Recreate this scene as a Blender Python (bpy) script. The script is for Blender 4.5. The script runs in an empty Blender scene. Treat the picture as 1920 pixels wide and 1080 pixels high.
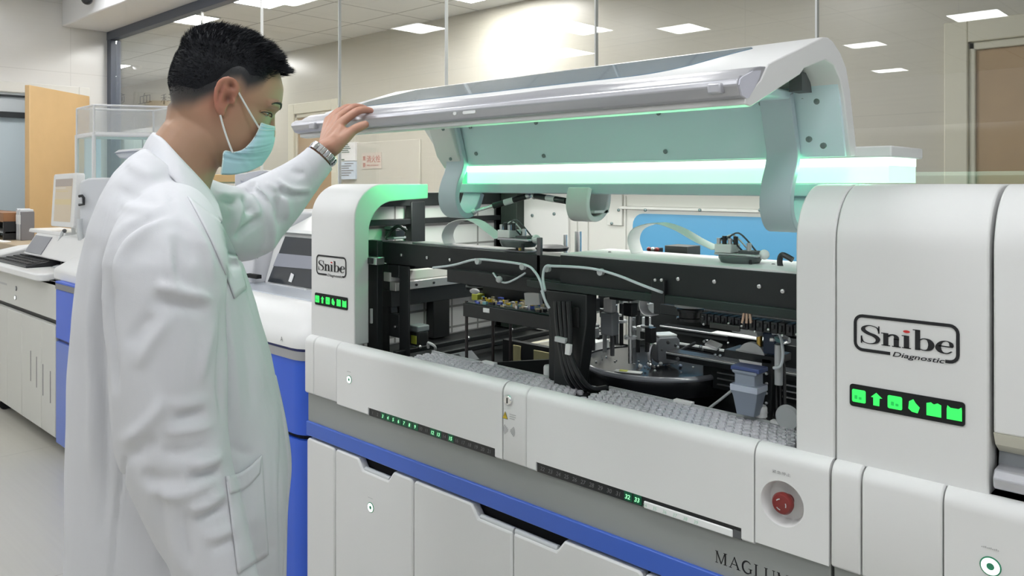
import bpy, bmesh, math, random
import numpy as np
from mathutils import Vector, Matrix
from mathutils.bvhtree import BVHTree
random.seed(7)
rng = np.random.default_rng(7)
scene = bpy.context.scene
COL = scene.collection

# ---------------------------------------------------------------- camera
F, TH, EYE = 1500.0, math.radians(43.8), 1.42      # focal length in 1920-px units, heading, eye height
HOR = 345.0
RIGHT = np.array([math.cos(TH), math.sin(TH), 0.0])
AXIS = np.array([-math.sin(TH), math.cos(TH), 0.0])
cam_d = bpy.data.cameras.new('camera')
cam_d.sensor_width = 36.0
cam_d.lens = F / 1920 * 36
cam_d.shift_y = -(540 - HOR) / 1920
cam_d.clip_start = 0.05
cam_d.clip_end = 60
cam = bpy.data.objects.new('camera', cam_d)
COL.objects.link(cam)
cam.location = (0, 0, EYE)
cam.rotation_euler = (math.radians(90), 0, TH)
scene.camera = cam

# ---------------------------------------------------------------- world and exposure
w = bpy.data.worlds.new('world')
scene.world = w
w.use_nodes = True
w.node_tree.nodes['Background'].inputs[0].default_value = (0.93, 0.96, 1.0, 1)
w.node_tree.nodes['Background'].inputs[1].default_value = 0.42
scene.view_settings.view_transform = 'Standard'
scene.view_settings.look = 'None'
scene.view_settings.gamma = 1
scene.view_settings.use_curve_mapping = False
scene.view_settings.exposure = 0.0
LIGHT = 16.4            # radiance of the ceiling panels
LIGHT_BEYOND = 38.0     # panels of the room behind the glass
scene.cycles.use_denoising = True
scene.cycles.max_bounces = 8
scene.cycles.diffuse_bounces = 4
scene.cycles.transparent_max_bounces = 16
scene.cycles.caustics_reflective = False
scene.cycles.caustics_refractive = False
scene.cycles.sample_clamp_indirect = 6.0


# ---------------------------------------------------------------- photo geometry -> places in the room
def ray(u, v):
    t = (u - 960) / F
    return np.array([AXIS[0] + t * RIGHT[0], AXIS[1] + t * RIGHT[1], (HOR - v) / F])
def PS(u, v, s): return ray(u, v) * s + np.array([0, 0, EYE])
def PY(u, v, y): d = ray(u, v); return d * (y / d[1]) + np.array([0, 0, EYE])
def PX(u, v, x): d = ray(u, v); return d * (x / d[0]) + np.array([0, 0, EYE])
def PZ(u, v, z): d = ray(u, v); return d * ((z - EYE) / d[2]) + np.array([0, 0, EYE])
def CW(p):   # (right, depth, z) -> world
    return RIGHT * p[0] + AXIS * p[1] + np.array([0, 0, p[2]])
def proj(P):
    P = np.asarray(P, float)
    s = P[..., 0] * AXIS[0] + P[..., 1] * AXIS[1]
    x = P[..., 0] * RIGHT[0] + P[..., 1] * RIGHT[1]
    return np.stack([960 + F * x / s, HOR - F * (P[..., 2] - EYE) / s], -1)


# ---------------------------------------------------------------- materials
MATS = {}
def mat(name, col, rough=0.5, metal=0.0, emit=None, strength=0.0, spec=0.5, noise=0.0, nscale=20, bump=0.0, bscale=200, coat=0.0, trans=0.0, alpha=1.0, sss=0.0):
    if name in MATS: return MATS[name]
    m = bpy.data.materials.new(name)
    m.use_nodes = True
    nt = m.node_tree
    b = nt.nodes['Principled BSDF']
    b.inputs['Base Color'].default_value = (*col, 1)
    b.inputs['Roughness'].default_value = rough
    b.inputs['Metallic'].default_value = metal
    b.inputs['Specular IOR Level'].default_value = spec
    b.inputs['Coat Weight'].default_value = coat
    b.inputs['Transmission Weight'].default_value = trans
    b.inputs['Alpha'].default_value = alpha
    if sss:
        b.inputs['Subsurface Weight'].default_value = sss
        b.inputs['Subsurface Radius'].default_value = (0.012, 0.005, 0.003)
    if emit:
        b.inputs['Emission Color'].default_value = (*emit, 1)
        b.inputs['Emission Strength'].default_value = strength
    tc = nt.nodes.new('ShaderNodeTexCoord')
    if noise:
        n = nt.nodes.new('ShaderNodeTexNoise'); n.inputs['Scale'].default_value = nscale; n.inputs['Detail'].default_value = 4
        nt.links.new(tc.outputs['Object'], n.inputs['Vector'])
        mx = nt.nodes.new('ShaderNodeMix'); mx.data_type = 'RGBA'
        mx.inputs['A'].default_value = (*[c * (1 - noise) for c in col], 1)
        mx.inputs['B'].default_value = (*[min(1, c * (1 + noise)) for c in col], 1)
        nt.links.new(n.outputs['Fac'], mx.inputs['Factor'])
        nt.links.new(mx.outputs['Result'], b.inputs['Base Color'])
    if bump:
        n2 = nt.nodes.new('ShaderNodeTexNoise'); n2.inputs['Scale'].default_value = bscale; n2.inputs['Detail'].default_value = 3
        nt.links.new(tc.outputs['Object'], n2.inputs['Vector'])
        bp = nt.nodes.new('ShaderNodeBump'); bp.inputs['Strength'].default_value = bump; bp.inputs['Distance'].default_value = 0.002
        nt.links.new(n2.outputs['Fac'], bp.inputs['Height'])
        nt.links.new(bp.outputs['Normal'], b.inputs['Normal'])
    MATS[name] = m
    return m

def sheet_glass(name, tint=(1, 1, 1), base=0.04, gain=0.96, rough=0.0, haze=0.0, hazecol=(1, 1, 1)):
    if name in MATS: return MATS[name]
    m = bpy.data.materials.new(name); m.use_nodes = True
    nt = m.node_tree; nt.nodes.clear()
    out = nt.nodes.new('ShaderNodeOutputMaterial')
    tr = nt.nodes.new('ShaderNodeBsdfTransparent'); tr.inputs[0].default_value = (*tint, 1)
    gl = nt.nodes.new('ShaderNodeBsdfGlossy'); gl.inputs['Roughness'].default_value = rough
    lw = nt.nodes.new('ShaderNodeLayerWeight'); lw.inputs['Blend'].default_value = 0.5
    pw = nt.nodes.new('ShaderNodeMath'); pw.operation = 'POWER'; pw.inputs[1].default_value = 5
    ma = nt.nodes.new('ShaderNodeMath'); ma.operation = 'MULTIPLY_ADD'; ma.inputs[1].default_value = gain; ma.inputs[2].default_value = base
    mx = nt.nodes.new('ShaderNodeMixShader')
    nt.links.new(lw.outputs['Facing'], pw.inputs[0]); nt.links.new(pw.outputs[0], ma.inputs[0])
    nt.links.new(ma.outputs[0], mx.inputs[0]); nt.links.new(gl.outputs[0], mx.inputs[2])
    if haze:
        df = nt.nodes.new('ShaderNodeBsdfDiffuse'); df.inputs[0].default_value = (*hazecol, 1)
        m2 = nt.nodes.new('ShaderNodeMixShader'); m2.inputs[0].default_value = haze
        nt.links.new(tr.outputs[0], m2.inputs[1]); nt.links.new(df.outputs[0], m2.inputs[2]); nt.links.new(m2.outputs[0], mx.inputs[1])
    else:
        nt.links.new(tr.outputs[0], mx.inputs[1])
    nt.links.new(mx.outputs[0], out.inputs[0])
    MATS[name] = m
    return m

WHITE = mat('white_plastic', (0.77, 0.77, 0.765), 0.38, noise=0.012, nscale=3)
WHITE2 = mat('white_door_plastic', (0.735, 0.735, 0.73), 0.42, noise=0.012, nscale=3)
CREAM = mat('cream_plastic', (0.72, 0.70, 0.60), 0.45)
GREYB = mat('grey_panel', (0.30, 0.315, 0.305), 0.45, noise=0.02, nscale=4)
BLUE = mat('blue_panel', (0.055, 0.135, 0.56), 0.35, noise=0.02, nscale=4)
BLUE2 = mat('bright_blue_panel', (0.03, 0.115, 0.66), 0.3, noise=0.03, nscale=3)
BLUE3 = mat('pale_blue_panel', (0.11, 0.19, 0.60), 0.3, noise=0.03, nscale=3)
BLACK = mat('black_metal', (0.014, 0.016, 0.017), 0.42, noise=0.15, nscale=30)
BLACK2 = mat('black_plastic', (0.02, 0.021, 0.023), 0.3)
GAP = mat('dark_gap', (0.006, 0.006, 0.007), 0.8)
DGREY = mat('dark_grey_plastic', (0.10, 0.105, 0.11), 0.45)
MGREY = mat('mid_grey_plastic', (0.30, 0.32, 0.34), 0.45)
LGREY = mat('light_grey_plastic', (0.55, 0.57, 0.58), 0.42)
HINGE = mat('hinge_grey', (0.52, 0.60, 0.66), 0.45)
LINER = mat('lid_liner', (0.66, 0.81, 0.86), 0.42, noise=0.02, nscale=4)  # white liner; teal glow of the light bar is put into the colour
SILVER = mat('silver_metal', (0.72, 0.72, 0.73), 0.28, 1.0)
ALU = mat('brushed_aluminium', (0.56, 0.56, 0.60), 0.32, 0.5, noise=0.03, nscale=60)
CHROME = mat('chrome', (0.85, 0.85, 0.86), 0.12, 1.0)
BRASS = mat('brass', (0.62, 0.42, 0.12), 0.3, 1.0)
INK = mat('black_ink', (0.012, 0.012, 0.015), 0.5)
INKG = mat('grey_ink', (0.22, 0.22, 0.23), 0.6)
INKLG = mat('pale_grey_ink', (0.48, 0.48, 0.48), 0.6)
REDINK = mat('red_ink', (0.62, 0.03, 0.03), 0.5)
REDTXT = mat('faded_red_ink', (0.55, 0.16, 0.13), 0.6)
REDBTN = mat('red_button', (0.21, 0.028, 0.026), 0.3)
YELLOW = mat('yellow_label', (0.75, 0.55, 0.03), 0.5)
YELLG = mat('yellow_green_label', (0.62, 0.65, 0.08), 0.5)
PAPER = mat('paper', (0.82, 0.82, 0.82), 0.7)
PAPERB = mat('bluish_paper', (0.62, 0.70, 0.80), 0.6)
TUBE = mat('translucent_tube', (0.66, 0.71, 0.75), 0.3)
BLUEWIN = mat('blue_window_film', (0.095, 0.33, 0.56), 0.4, noise=0.06, nscale=5)
GREEN_LED = mat('green_led', (0.02, 0.1, 0.03), 0.5, emit=(0.03, 1.0, 0.16), strength=1.25)
GREEN_ICON = mat('green_icon', (0.02, 0.1, 0.03), 0.5, emit=(0.035, 1.0, 0.13), strength=1.1)
GREEN_PALE = mat('pale_green_icon', (0.02, 0.1, 0.03), 0.5, emit=(0.35, 1.0, 0.5), strength=1.3)
WHITE_LED = mat('white_led', (0.8, 0.8, 0.8), 0.5, emit=(0.9, 1.0, 0.95), strength=1.2)
BAR_W = mat('light_bar_core', (0.8, 0.9, 0.85), 0.4, emit=(0.66, 1.0, 0.80), strength=2.2)
BAR_G = mat('light_bar_diffuser', (0.7, 0.9, 0.8), 0.4, emit=(0.50, 0.95, 0.65), strength=0.85)
GREENPL = mat('green_lit_plastic', (0.05, 0.45, 0.16), 0.4)
PANEL_LIGHT = mat('ceiling_panel_diffuser', (0.9, 0.9, 0.9), 0.5, emit=(0.955, 0.98, 1.0), strength=LIGHT)
PANEL_LIGHT2 = mat('ceiling_panel_diffuser_beyond', (0.9, 0.9, 0.9), 0.5, emit=(1.0, 0.99, 0.975), strength=LIGHT_BEYOND)
GLASS = sheet_glass('partition_glass', (0.985, 0.99, 0.985), base=0.06)
ACRYL = sheet_glass('clear_acrylic', (0.96, 0.97, 0.97), base=0.06, haze=0.16, hazecol=(0.85, 0.84, 0.84))
ACRYLT = sheet_glass('teal_acrylic', (0.84, 0.93, 0.92), base=0.06, haze=0.14, hazecol=(0.72, 0.84, 0.86))


# ---------------------------------------------------------------- mesh builder
class MB:
    def __init__(self): self.v = []; self.f = []
    def add(self, vs, fs):
        n = len(self.v)
        self.v += [tuple(map(float, p)) for p in vs]
        self.f += [tuple(n + i for i in f) for f in fs]
        return self
    def box(self, x0, x1, y0, y1, z0, z1):
        x0, x1 = sorted((x0, x1)); y0, y1 = sorted((y0, y1)); z0, z1 = sorted((z0, z1))
        return self.add([(x0, y0, z0), (x1, y0, z0), (x1, y1, z0), (x0, y1, z0), (x0, y0, z1), (x1, y0, z1), (x1, y1, z1), (x0, y1, z1)],
                        [(3, 2, 1, 0), (4, 5, 6, 7), (0, 1, 5, 4), (1, 2, 6, 5), (2, 3, 7, 6), (3, 0, 4, 7)])
    def obox(self, c, ax, h):
        c = np.array(c, float); ax = [np.array(a, float) / np.linalg.norm(a) for a in ax]
        vs = [c + sx * h[0] * ax[0] + sy * h[1] * ax[1] + sz * h[2] * ax[2] for sz in (-1, 1) for sx, sy in ((-1, -1), (1, -1), (1, 1), (-1, 1))]
        return self.add(vs, [(3, 2, 1, 0), (4, 5, 6, 7), (0, 1, 5, 4), (1, 2, 6, 5), (2, 3, 7, 6), (3, 0, 4, 7)])
    def prism(self, prof, a0, a1, axis='x'):
        # closed 2D outline pushed along an axis; axis x: (y,z), axis y: (x,z), axis z: (x,y)
        n = len(prof)
        def pt(p, a):
            return {'x': (a, p[0], p[1]), 'y': (p[0], a, p[1]), 'z': (p[0], p[1], a)}[axis]
        a0f = a0 if callable(a0) else (lambda i: a0)
        a1f = a1 if callable(a1) else (lambda i: a1)
        vs = [pt(p, a0f(i)) for i, p in enumerate(prof)] + [pt(p, a1f(i)) for i, p in enumerate(prof)]
        fs = [(i, (i + 1) % n, n + (i + 1) % n, n + i) for i in range(n)]
        fs += [tuple(range(n - 1, -1, -1)), tuple(range(n, 2 * n))]
        return self.add(vs, fs)
    def loft(self, rings, cap=True, closed=False):
        m = len(rings[0]); vs = [p for r in rings for p in r]; fs = []
        k = len(rings)
        for i in range(k if closed else k - 1):
            a, b = i * m, ((i + 1) % k) * m
            for j in range(m):
                fs.append((a + j, a + (j + 1) % m, b + (j + 1) % m, b + j))
        if cap and not closed:
            fs += [tuple(range(m - 1, -1, -1)), tuple(range((k - 1) * m, k * m))]
        return self.add(vs, fs)
    def grid(self, pts):
        h, w_ = len(pts), len(pts[0])
        return self.add([p for r in pts for p in r], [(i * w_ + j, i * w_ + j + 1, (i + 1) * w_ + j + 1, (i + 1) * w_ + j) for i in range(h - 1) for j in range(w_ - 1)])
    def tube(self, pts, r, n=10, closed=False, flat=1.0, cap=True):
        pts = [np.array(p, float) for p in pts]
        k = len(pts); rr = r if hasattr(r, '__len__') else [r] * k
        rings = []; prev = None
        for i in range(k):
            if closed: t = pts[(i + 1) % k] - pts[i - 1]
            else: t = pts[min(i + 1, k - 1)] - pts[max(i - 1, 0)]
            t = t / (np.linalg.norm(t) + 1e-12)
            if prev is None:
                a = np.array([0, 0, 1.0]) if abs(t[2]) < 0.9 else np.array([1.0, 0, 0])
                nrm = a - t * a.dot(t)
            else:
                nrm = prev - t * prev.dot(t)
            nrm /= np.linalg.norm(nrm) + 1e-12; prev = nrm
            b = np.cross(t, nrm)
            rings.append([pts[i] + rr[i] * (math.cos(q) * nrm + flat * math.sin(q) * b) for q in np.linspace(0, 2 * math.pi, n, endpoint=False)])
        return self.loft(rings, cap, closed)
    def cyl(self, p0, p1, r0, r1=None, n=20):
        return self.tube([p0, p1], [r0, r0 if r1 is None else r1], n)
    def lathe(self, prof, c, n=32, axis='z', cap=True):
        rings = []
        for r, h in prof:
            ring = []
            for q in np.linspace(0, 2 * math.pi, n, endpoint=False):
                a, b = r * math.cos(q), r * math.sin(q)
                d = {'z': (a, b, h), 'y': (a, h, -b), 'x': (h, a, b)}[axis]
                ring.append((c[0] + d[0], c[1] + d[1], c[2] + d[2]))
            rings.append(ring)
        return self.loft(rings, cap)
    def ball(self, c, r, n=14):
        rx, ry, rz = r if hasattr(r, '__len__') else (r, r, r)
        rings = [[(c[0] + rx * math.sin(a) * math.cos(q), c[1] + ry * math.sin(a) * math.sin(q), c[2] + rz * math.cos(a)) for q in np.linspace(0, 2 * math.pi, n, endpoint=False)] for a in np.linspace(math.pi - 0.02, 0.02, n // 2 + 2)]
        return self.loft(rings)
    def strip(self, pts, wd, th):
        # flat band along pts (list of points), wide along vector wd, thickness th
        pts = [np.array(p, float) for p in pts]; wd = np.array(wd, float); k = len(pts); rings = []
        for i in range(k):
            t = pts[min(i + 1, k - 1)] - pts[max(i - 1, 0)]; nn = np.cross(t, wd); nn = nn / (np.linalg.norm(nn) + 1e-12) * th / 2
            rings.append([pts[i] - wd / 2 - nn, pts[i] + wd / 2 - nn, pts[i] + wd / 2 + nn, pts[i] - wd / 2 + nn])
        return self.loft(rings)
    def build(self, name, m, parent=None, bevel=0.0, smooth=False, seg=2, auto=True, solid=0.0):
        me = bpy.data.meshes.new(name)
        me.from_pydata(self.v, [], self.f)
        bm = bmesh.new(); bm.from_mesh(me)
        bmesh.ops.recalc_face_normals(bm, faces=bm.faces); bm.to_mesh(me); bm.free()
        me.materials.append(m)
        o = bpy.data.objects.new(name, me); COL.objects.link(o)
        attach(o, parent)
        if solid:
            s = o.modifiers.new('solid', 'SOLIDIFY'); s.thickness = solid; s.offset = 0
        if bevel:
            b = o.modifiers.new('bevel', 'BEVEL'); b.width = bevel; b.segments = seg; b.limit_method = 'ANGLE'; b.angle_limit = math.radians(40); b.harden_normals = False
        if smooth or bevel:
            me.polygons.foreach_set('use_smooth', [True] * len(me.polygons))
            if auto: me.set_sharp_from_angle(angle=math.radians(42))
        return o

def attach(o, parent):
    if parent is None: return o
    o.parent = parent
    if parent.type == 'EMPTY':
        o.matrix_parent_inverse = Matrix.Translation(-Vector(parent.location))
    return o
def tag(o, label=None, cat=None, group=None, kind=None):
    if label: o['label'] = label
    if cat: o['category'] = cat
    if group: o['group'] = group
    if kind: o['kind'] = kind
    return o
def thing(name, label, cat, loc, group=None):
    o = bpy.data.objects.new(name, None); o.empty_display_size = 0.05
    COL.objects.link(o); o.location = loc
    return tag(o, label, cat, group)
def struct(mb, name, m, **k):
    return tag(mb.build(name, m, **k), kind='structure')
def lab(o, s): o['label'] = s; return o

# text as mesh; origin o, right vector ex, up vector ez, height = size of an em
def text(body, name, m, parent, o, ex, ez, size, shear=0.0, offset=0.0, align='LEFT', width=None, depth=0.0):
    c = bpy.data.curves.new('t', 'FONT'); c.body = body; c.size = 1.0; c.shear = shear; c.offset = offset; c.align_x = align; c.resolution_u = 3
    t = bpy.data.objects.new('t', c); COL.objects.link(t)
    bpy.context.view_layer.update()
    dg = bpy.context.evaluated_depsgraph_get()
    me = bpy.data.meshes.new_from_object(t.evaluated_get(dg))
    bpy.data.objects.remove(t)
    n = len(me.vertices); a = np.zeros(n * 3); me.vertices.foreach_get('co', a); a = a.reshape(-1, 3)
    ex = np.array(ex, float); ex /= np.linalg.norm(ex); ez = np.array(ez, float); ez /= np.linalg.norm(ez)
    sx = size
    if width: sx = width / max(1e-6, a[:, 0].max() - a[:, 0].min())
    pts = np.array(o)[None] + a[:, :1] * sx * ex + a[:, 1:2] * size * ez
    me.vertices.foreach_set('co', pts.ravel()); me.update()
    me.materials.clear(); me.materials.append(m); me.name = name
    ob = bpy.data.objects.new(name, me); COL.objects.link(ob)
    return attach(ob, parent)

# a flat drawing: stroke with varying half-width in a plane (o, ex, ez)
class Draw:
    def __init__(self, o, ex, ez): self.o = np.array(o, float); self.ex = np.array(ex, float); self.ez = np.array(ez, float); self.mb = MB()
    def p(self, q): return self.o + q[0] * self.ex + q[1] * self.ez
    def poly(self, pts): self.mb.add([self.p(q) for q in pts], [tuple(range(len(pts)))]); return self
    def rect(self, x0, x1, y0, y1): return self.poly([(x0, y0), (x1, y0), (x1, y1), (x0, y1)])
    def stroke(self, pts, wd, closed=False):
        pts = [np.array(q, float) for q in pts]; k = len(pts); wd = wd if hasattr(wd, '__len__') else [wd] * k
        L = []; R = []
        for i in range(k):
            t = (pts[(i + 1) % k] - pts[i - 1]) if closed else pts[min(i + 1, k - 1)] - pts[max(i - 1, 0)]
            t = t / (np.linalg.norm(t) + 1e-9); n = np.array([-t[1], t[0]])
            L.append(self.p(pts[i] + n * wd[i])); R.append(self.p(pts[i] - n * wd[i]))
        self.mb.add(L + R, [(i, (i + 1) % k, k + (i + 1) % k, k + i) for i in range(k if closed else k - 1)])
        return self
    def disc(self, c, r, n=20): return self.poly([(c[0] + r * math.cos(q), c[1] + r * math.sin(q)) for q in np.linspace(0, 2 * math.pi, n, endpoint=False)])

def smooth_path(pts, n=8):
    pts = [np.array(p, float) for p in pts]; out = []
    for i in range(len(pts) - 1):
        p0 = pts[max(i - 1, 0)]; p1 = pts[i]; p2 = pts[i + 1]; p3 = pts[min(i + 2, len(pts) - 1)]
        for t in np.linspace(0, 1, n, endpoint=False):
            out.append(0.5 * ((2 * p1) + (-p0 + p2) * t + (2 * p0 - 5 * p1 + 4 * p2 - p3) * t * t + (-p0 + 3 * p1 - 3 * p2 + p3) * t ** 3))
    out.append(pts[-1])
    return out
def arc(cx, cy, rx, ry, a0, a1, n=8):
    return [(cx + rx * math.cos(math.radians(a)), cy + ry * math.sin(math.radians(a))) for a in np.linspace(a0, a1, n)]
def round_rect(x0, x1, y0, y1, r, n=6):
    return arc(x1 - r, y0 + r, r, r, -90, 0, n) + arc(x1 - r, y1 - r, r, r, 0, 90, n) + arc(x0 + r, y1 - r, r, r, 90, 180, n) + arc(x0 + r, y0 + r, r, r, 180, 270, n)
# ================================================================ THE SETTING
GY, WY, CEIL, CEIL2, LX = 2.75, 4.6, 3.05, 2.86, -7.7
def node_mat(name, fn):
    m = bpy.data.materials.new(name); m.use_nodes = True; fn(m.node_tree, m.node_tree.nodes['Principled BSDF']); MATS[name] = m; return m
def tile_nodes(c1, c2, line, sx, sy, rough, axes, gap=0.004, stripe=0.0, gloss=0.5):
    def fn(nt, b):
        tc = nt.nodes.new('ShaderNodeTexCoord'); sep = nt.nodes.new('ShaderNodeSeparateXYZ'); com = nt.nodes.new('ShaderNodeCombineXYZ')
        nt.links.new(tc.outputs['Object'], sep.inputs[0])
        nt.links.new(sep.outputs[axes[0]], com.inputs['X']); nt.links.new(sep.outputs[axes[1]], com.inputs['Y'])
        br = nt.nodes.new('ShaderNodeTexBrick'); br.offset = 0; br.squash = 1
        br.inputs['Scale'].default_value = 1.0; br.inputs['Brick Width'].default_value = sx; br.inputs['Row Height'].default_value = sy
        br.inputs['Mortar Size'].default_value = gap; br.inputs['Mortar Smooth'].default_value = 0.1; br.inputs['Bias'].default_value = 0
        br.inputs['Color1'].default_value = (*c1, 1); br.inputs['Color2'].default_value = (*c2, 1); br.inputs['Mortar'].default_value = (*line, 1)
        nt.links.new(com.outputs[0], br.inputs['Vector'])
        src = br.outputs['Color']
        if stripe:
            mp = nt.nodes.new('ShaderNodeMapping'); mp.inputs['Scale'].default_value = (1.2, 60, 1)
            nt.links.new(com.outputs[0], mp.inputs['Vector'])
            no = nt.nodes.new('ShaderNodeTexNoise'); no.inputs['Scale'].default_value = 1.0; no.inputs['Detail'].default_value = 3
            nt.links.new(mp.outputs[0], no.inputs['Vector'])
            rm = nt.nodes.new('ShaderNodeMapRange'); rm.inputs['To Min'].default_value = 1 - stripe; rm.inputs['To Max'].default_value = 1 + stripe
            nt.links.new(no.outputs['Fac'], rm.inputs['Value'])
            mu = nt.nodes.new('ShaderNodeVectorMath'); mu.operation = 'SCALE'
            nt.links.new(src, mu.inputs[0]); nt.links.new(rm.outputs[0], mu.inputs['Scale']); src = mu.outputs[0]
        nt.links.new(src, b.inputs['Base Color'])
        b.inputs['Roughness'].default_value = rough; b.inputs['Specular IOR Level'].default_value = gloss
    return fn
FLOOR = node_mat('vinyl_floor', tile_nodes((0.56, 0.54, 0.475), (0.545, 0.525, 0.465), (0.43, 0.41, 0.36), 1.6, 1.9, 0.33, 'XY', 0.003, 0.05))
WALLT = node_mat('glossy_wall_tile', tile_nodes((0.75, 0.735, 0.71), (0.74, 0.725, 0.70), (0.66, 0.645, 0.62), 1.2, 0.6, 0.16, 'YZ', 0.003, 0.02))
WALLB = node_mat('beige_striated_tile', tile_nodes((0.58, 0.555, 0.475), (0.575, 0.55, 0.47), (0.52, 0.50, 0.43), 1.2, 0.6, 0.3, 'XZ', 0.002, 0.05))
CEILT = node_mat('ceiling_tile', tile_nodes((0.78, 0.785, 0.78), (0.77, 0.775, 0.77), (0.40, 0.40, 0.40), 0.6, 0.6, 0.85, 'XY', 0.008))
SOFFIT = mat('soffit_paint', (0.82, 0.82, 0.83), 0.7)
FRAMEG = mat('blue_grey_frame', (0.085, 0.10, 0.135), 0.45)
SEAL = mat('pane_seal', (0.84, 0.85, 0.84), 0.35)
DOORW = mat('tan_door_wood', (0.47, 0.325, 0.18), 0.45, noise=0.06, nscale=9)
DOORO = mat('orange_door_wood', (0.59, 0.395, 0.195), 0.42, noise=0.06, nscale=9)
FRAMEC = mat('cream_door_frame', (0.72, 0.69, 0.56), 0.45)
FRAMEW = mat('white_door_frame', (0.74, 0.73, 0.69), 0.45)
FROST = mat('frosted_film', (0.47, 0.525, 0.555), 0.35)

struct(MB().box(-14, 4, -7.5, 6.0, -0.1, 0), 'floor', FLOOR)
# ceiling of the laboratory and lower one behind the glass
struct(MB().box(LX - 0.2, 4, -7.5, GY - 0.06, CEIL, CEIL + 0.1), 'ceiling', CEILT)
struct(MB().box(-14, 4, GY + 0.02, WY, CEIL2, CEIL2 + 0.1), 'ceiling', CEILT)
# left wall with a doorway (door opening y 1.72..2.55, z 0..2.2)
d0, d1, dh = 1.50, 2.46, 2.19
lw_ = MB(); lw_.box(LX - 0.2, LX, -3.5, d0, 0, CEIL); lw_.box(LX - 0.2, LX, d1, GY - 0.03, 0, CEIL); lw_.box(LX - 0.2, LX, d0, d1, dh, CEIL)
struct(lw_, 'wall_left', WALLT)
# wall behind the glass
struct(MB().box(-14, 4, WY, WY + 0.15, 0, CEIL2), 'wall_back', WALLB)
struct(MB().box(-14.1, -14, GY, WY, 0, CEIL2), 'wall_side', WALLB)
# soffit above the partition
so = MB(); so.box(LX, 4, GY - 0.42, GY + 0.02, 2.80, CEIL)
struct(so, 'trim_1', SOFFIT, bevel=0.01)
# glass partition: rail, posts, panes
RZ = 2.78
struct(MB().box(LX, 4, GY - 0.05, GY + 0.02, RZ - 0.055, 2.80), 'trim_2', FRAMEG, bevel=0.003)
px0 = PY(203.5, 200, GY)[0]; px1 = PY(217.5, 200, GY)[0]
struct(MB().box(px0, px1, GY - 0.045, GY + 0.045, 0, RZ - 0.055), 'trim_3', FRAMEG, bevel=0.003)
struct(MB().box(LX - 0.02, px0, GY - 0.06, GY + 0.04, 0, RZ), 'wall_return', WALLT)
seams = [px1] + [PY(u, 200, GY)[0] for u in (379, 491, 637, 837, 1118, 1532)] + [0.6, 2.3, 4.0]
for i in range(len(seams) - 1):
    a, b = seams[i], seams[i + 1]
    tag(MB().box(a + 0.004, b - 0.004, GY - 0.006, GY + 0.006, 0.05, RZ - 0.05).build('window_%d' % (i + 1), GLASS), kind='structure')
for i, x in enumerate(seams[1:-1]):
    tag(MB().box(x - 0.0035, x + 0.0035, GY - 0.009, GY + 0.009, 0.05, RZ - 0.05).build('trim_%d' % (i + 4), SEAL), kind='structure')
struct(MB().box(px1, 4, GY - 0.03, GY + 0.03, 0, 0.05), 'baseboard_glass', FRAMEG)

# ---- doorway in the left wall
fr = MB()
fr.box(LX - 0.02, LX + 0.03, d0 - 0.09, d0, 0, dh + 0.09); fr.box(LX - 0.02, LX + 0.03, d1, d1 + 0.09, 0, dh + 0.09); fr.box(LX - 0.02, LX + 0.03, d0, d1, dh, dh + 0.09)
dfr = struct(fr, 'trim_door', FRAMEW, bevel=0.006)
# open leaf
ha = PS(164, 180, 7.02); hb = PS(51, 160, 6.22)
ax = hb - ha; ax[2] = 0; wl = np.linalg.norm(ax); ax /= wl; nx = np.array([-ax[1], ax[0], 0])
c = ha + ax * wl / 2; c[2] = 1.10
leaf = MB().obox(c, [ax, nx, (0, 0, 1)], (wl / 2, 0.02, 1.09)).build('door_1', DOORO, bevel=0.004)
tag(leaf, kind='structure')
for sgn in (1, -1):
    hp = ha + ax * (wl - 0.07) + nx * sgn * 0.05; hp[2] = 1.02
    MB().tube([hp - nx * sgn * 0.04, hp, hp - ax * 0.1], 0.009).build('door_handle', SILVER, leaf, smooth=True)
# room beyond the doorway: grey-blue screen with a dark transom
bx = LX - 2.2
struct(MB().box(bx - 0.1, bx, 0.2, 2.70, 0, CEIL), 'wall_beyond', FROST)
ta = PX(20, 176, bx + 0.04); tb = PX(20, 215, bx + 0.04)
mb = MB(); mb.box(bx, bx + 0.05, 0.4, 2.66, ta[2] - 0.03, ta[2] + 0.04); mb.box(bx, bx + 0.05, 0.4, 2.66, tb[2] - 0.03, tb[2] + 0.03)
struct(mb, 'trim_transom', BLACK2)
struct(MB().box(bx, bx + 0.02, 0.4, 2.66, tb[2] + 0.03, ta[2] - 0.03), 'window_transom', mat('transom_glass', (0.50, 0.52, 0.53), 0.1))
struct(MB().box(bx - 0.1, LX - 0.2, 0.2, 0.3, 0, CEIL), 'wall_beyond_near', FROST)
struct(MB().box(bx - 0.1, LX - 0.2, 2.66, 2.72, 0, CEIL), 'wall_beyond_far', FROST)
struct(MB().box(bx - 0.1, LX - 0.2, 0.2, 2.72, CEIL, CEIL + 0.1), 'ceiling', CEILT)

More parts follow.
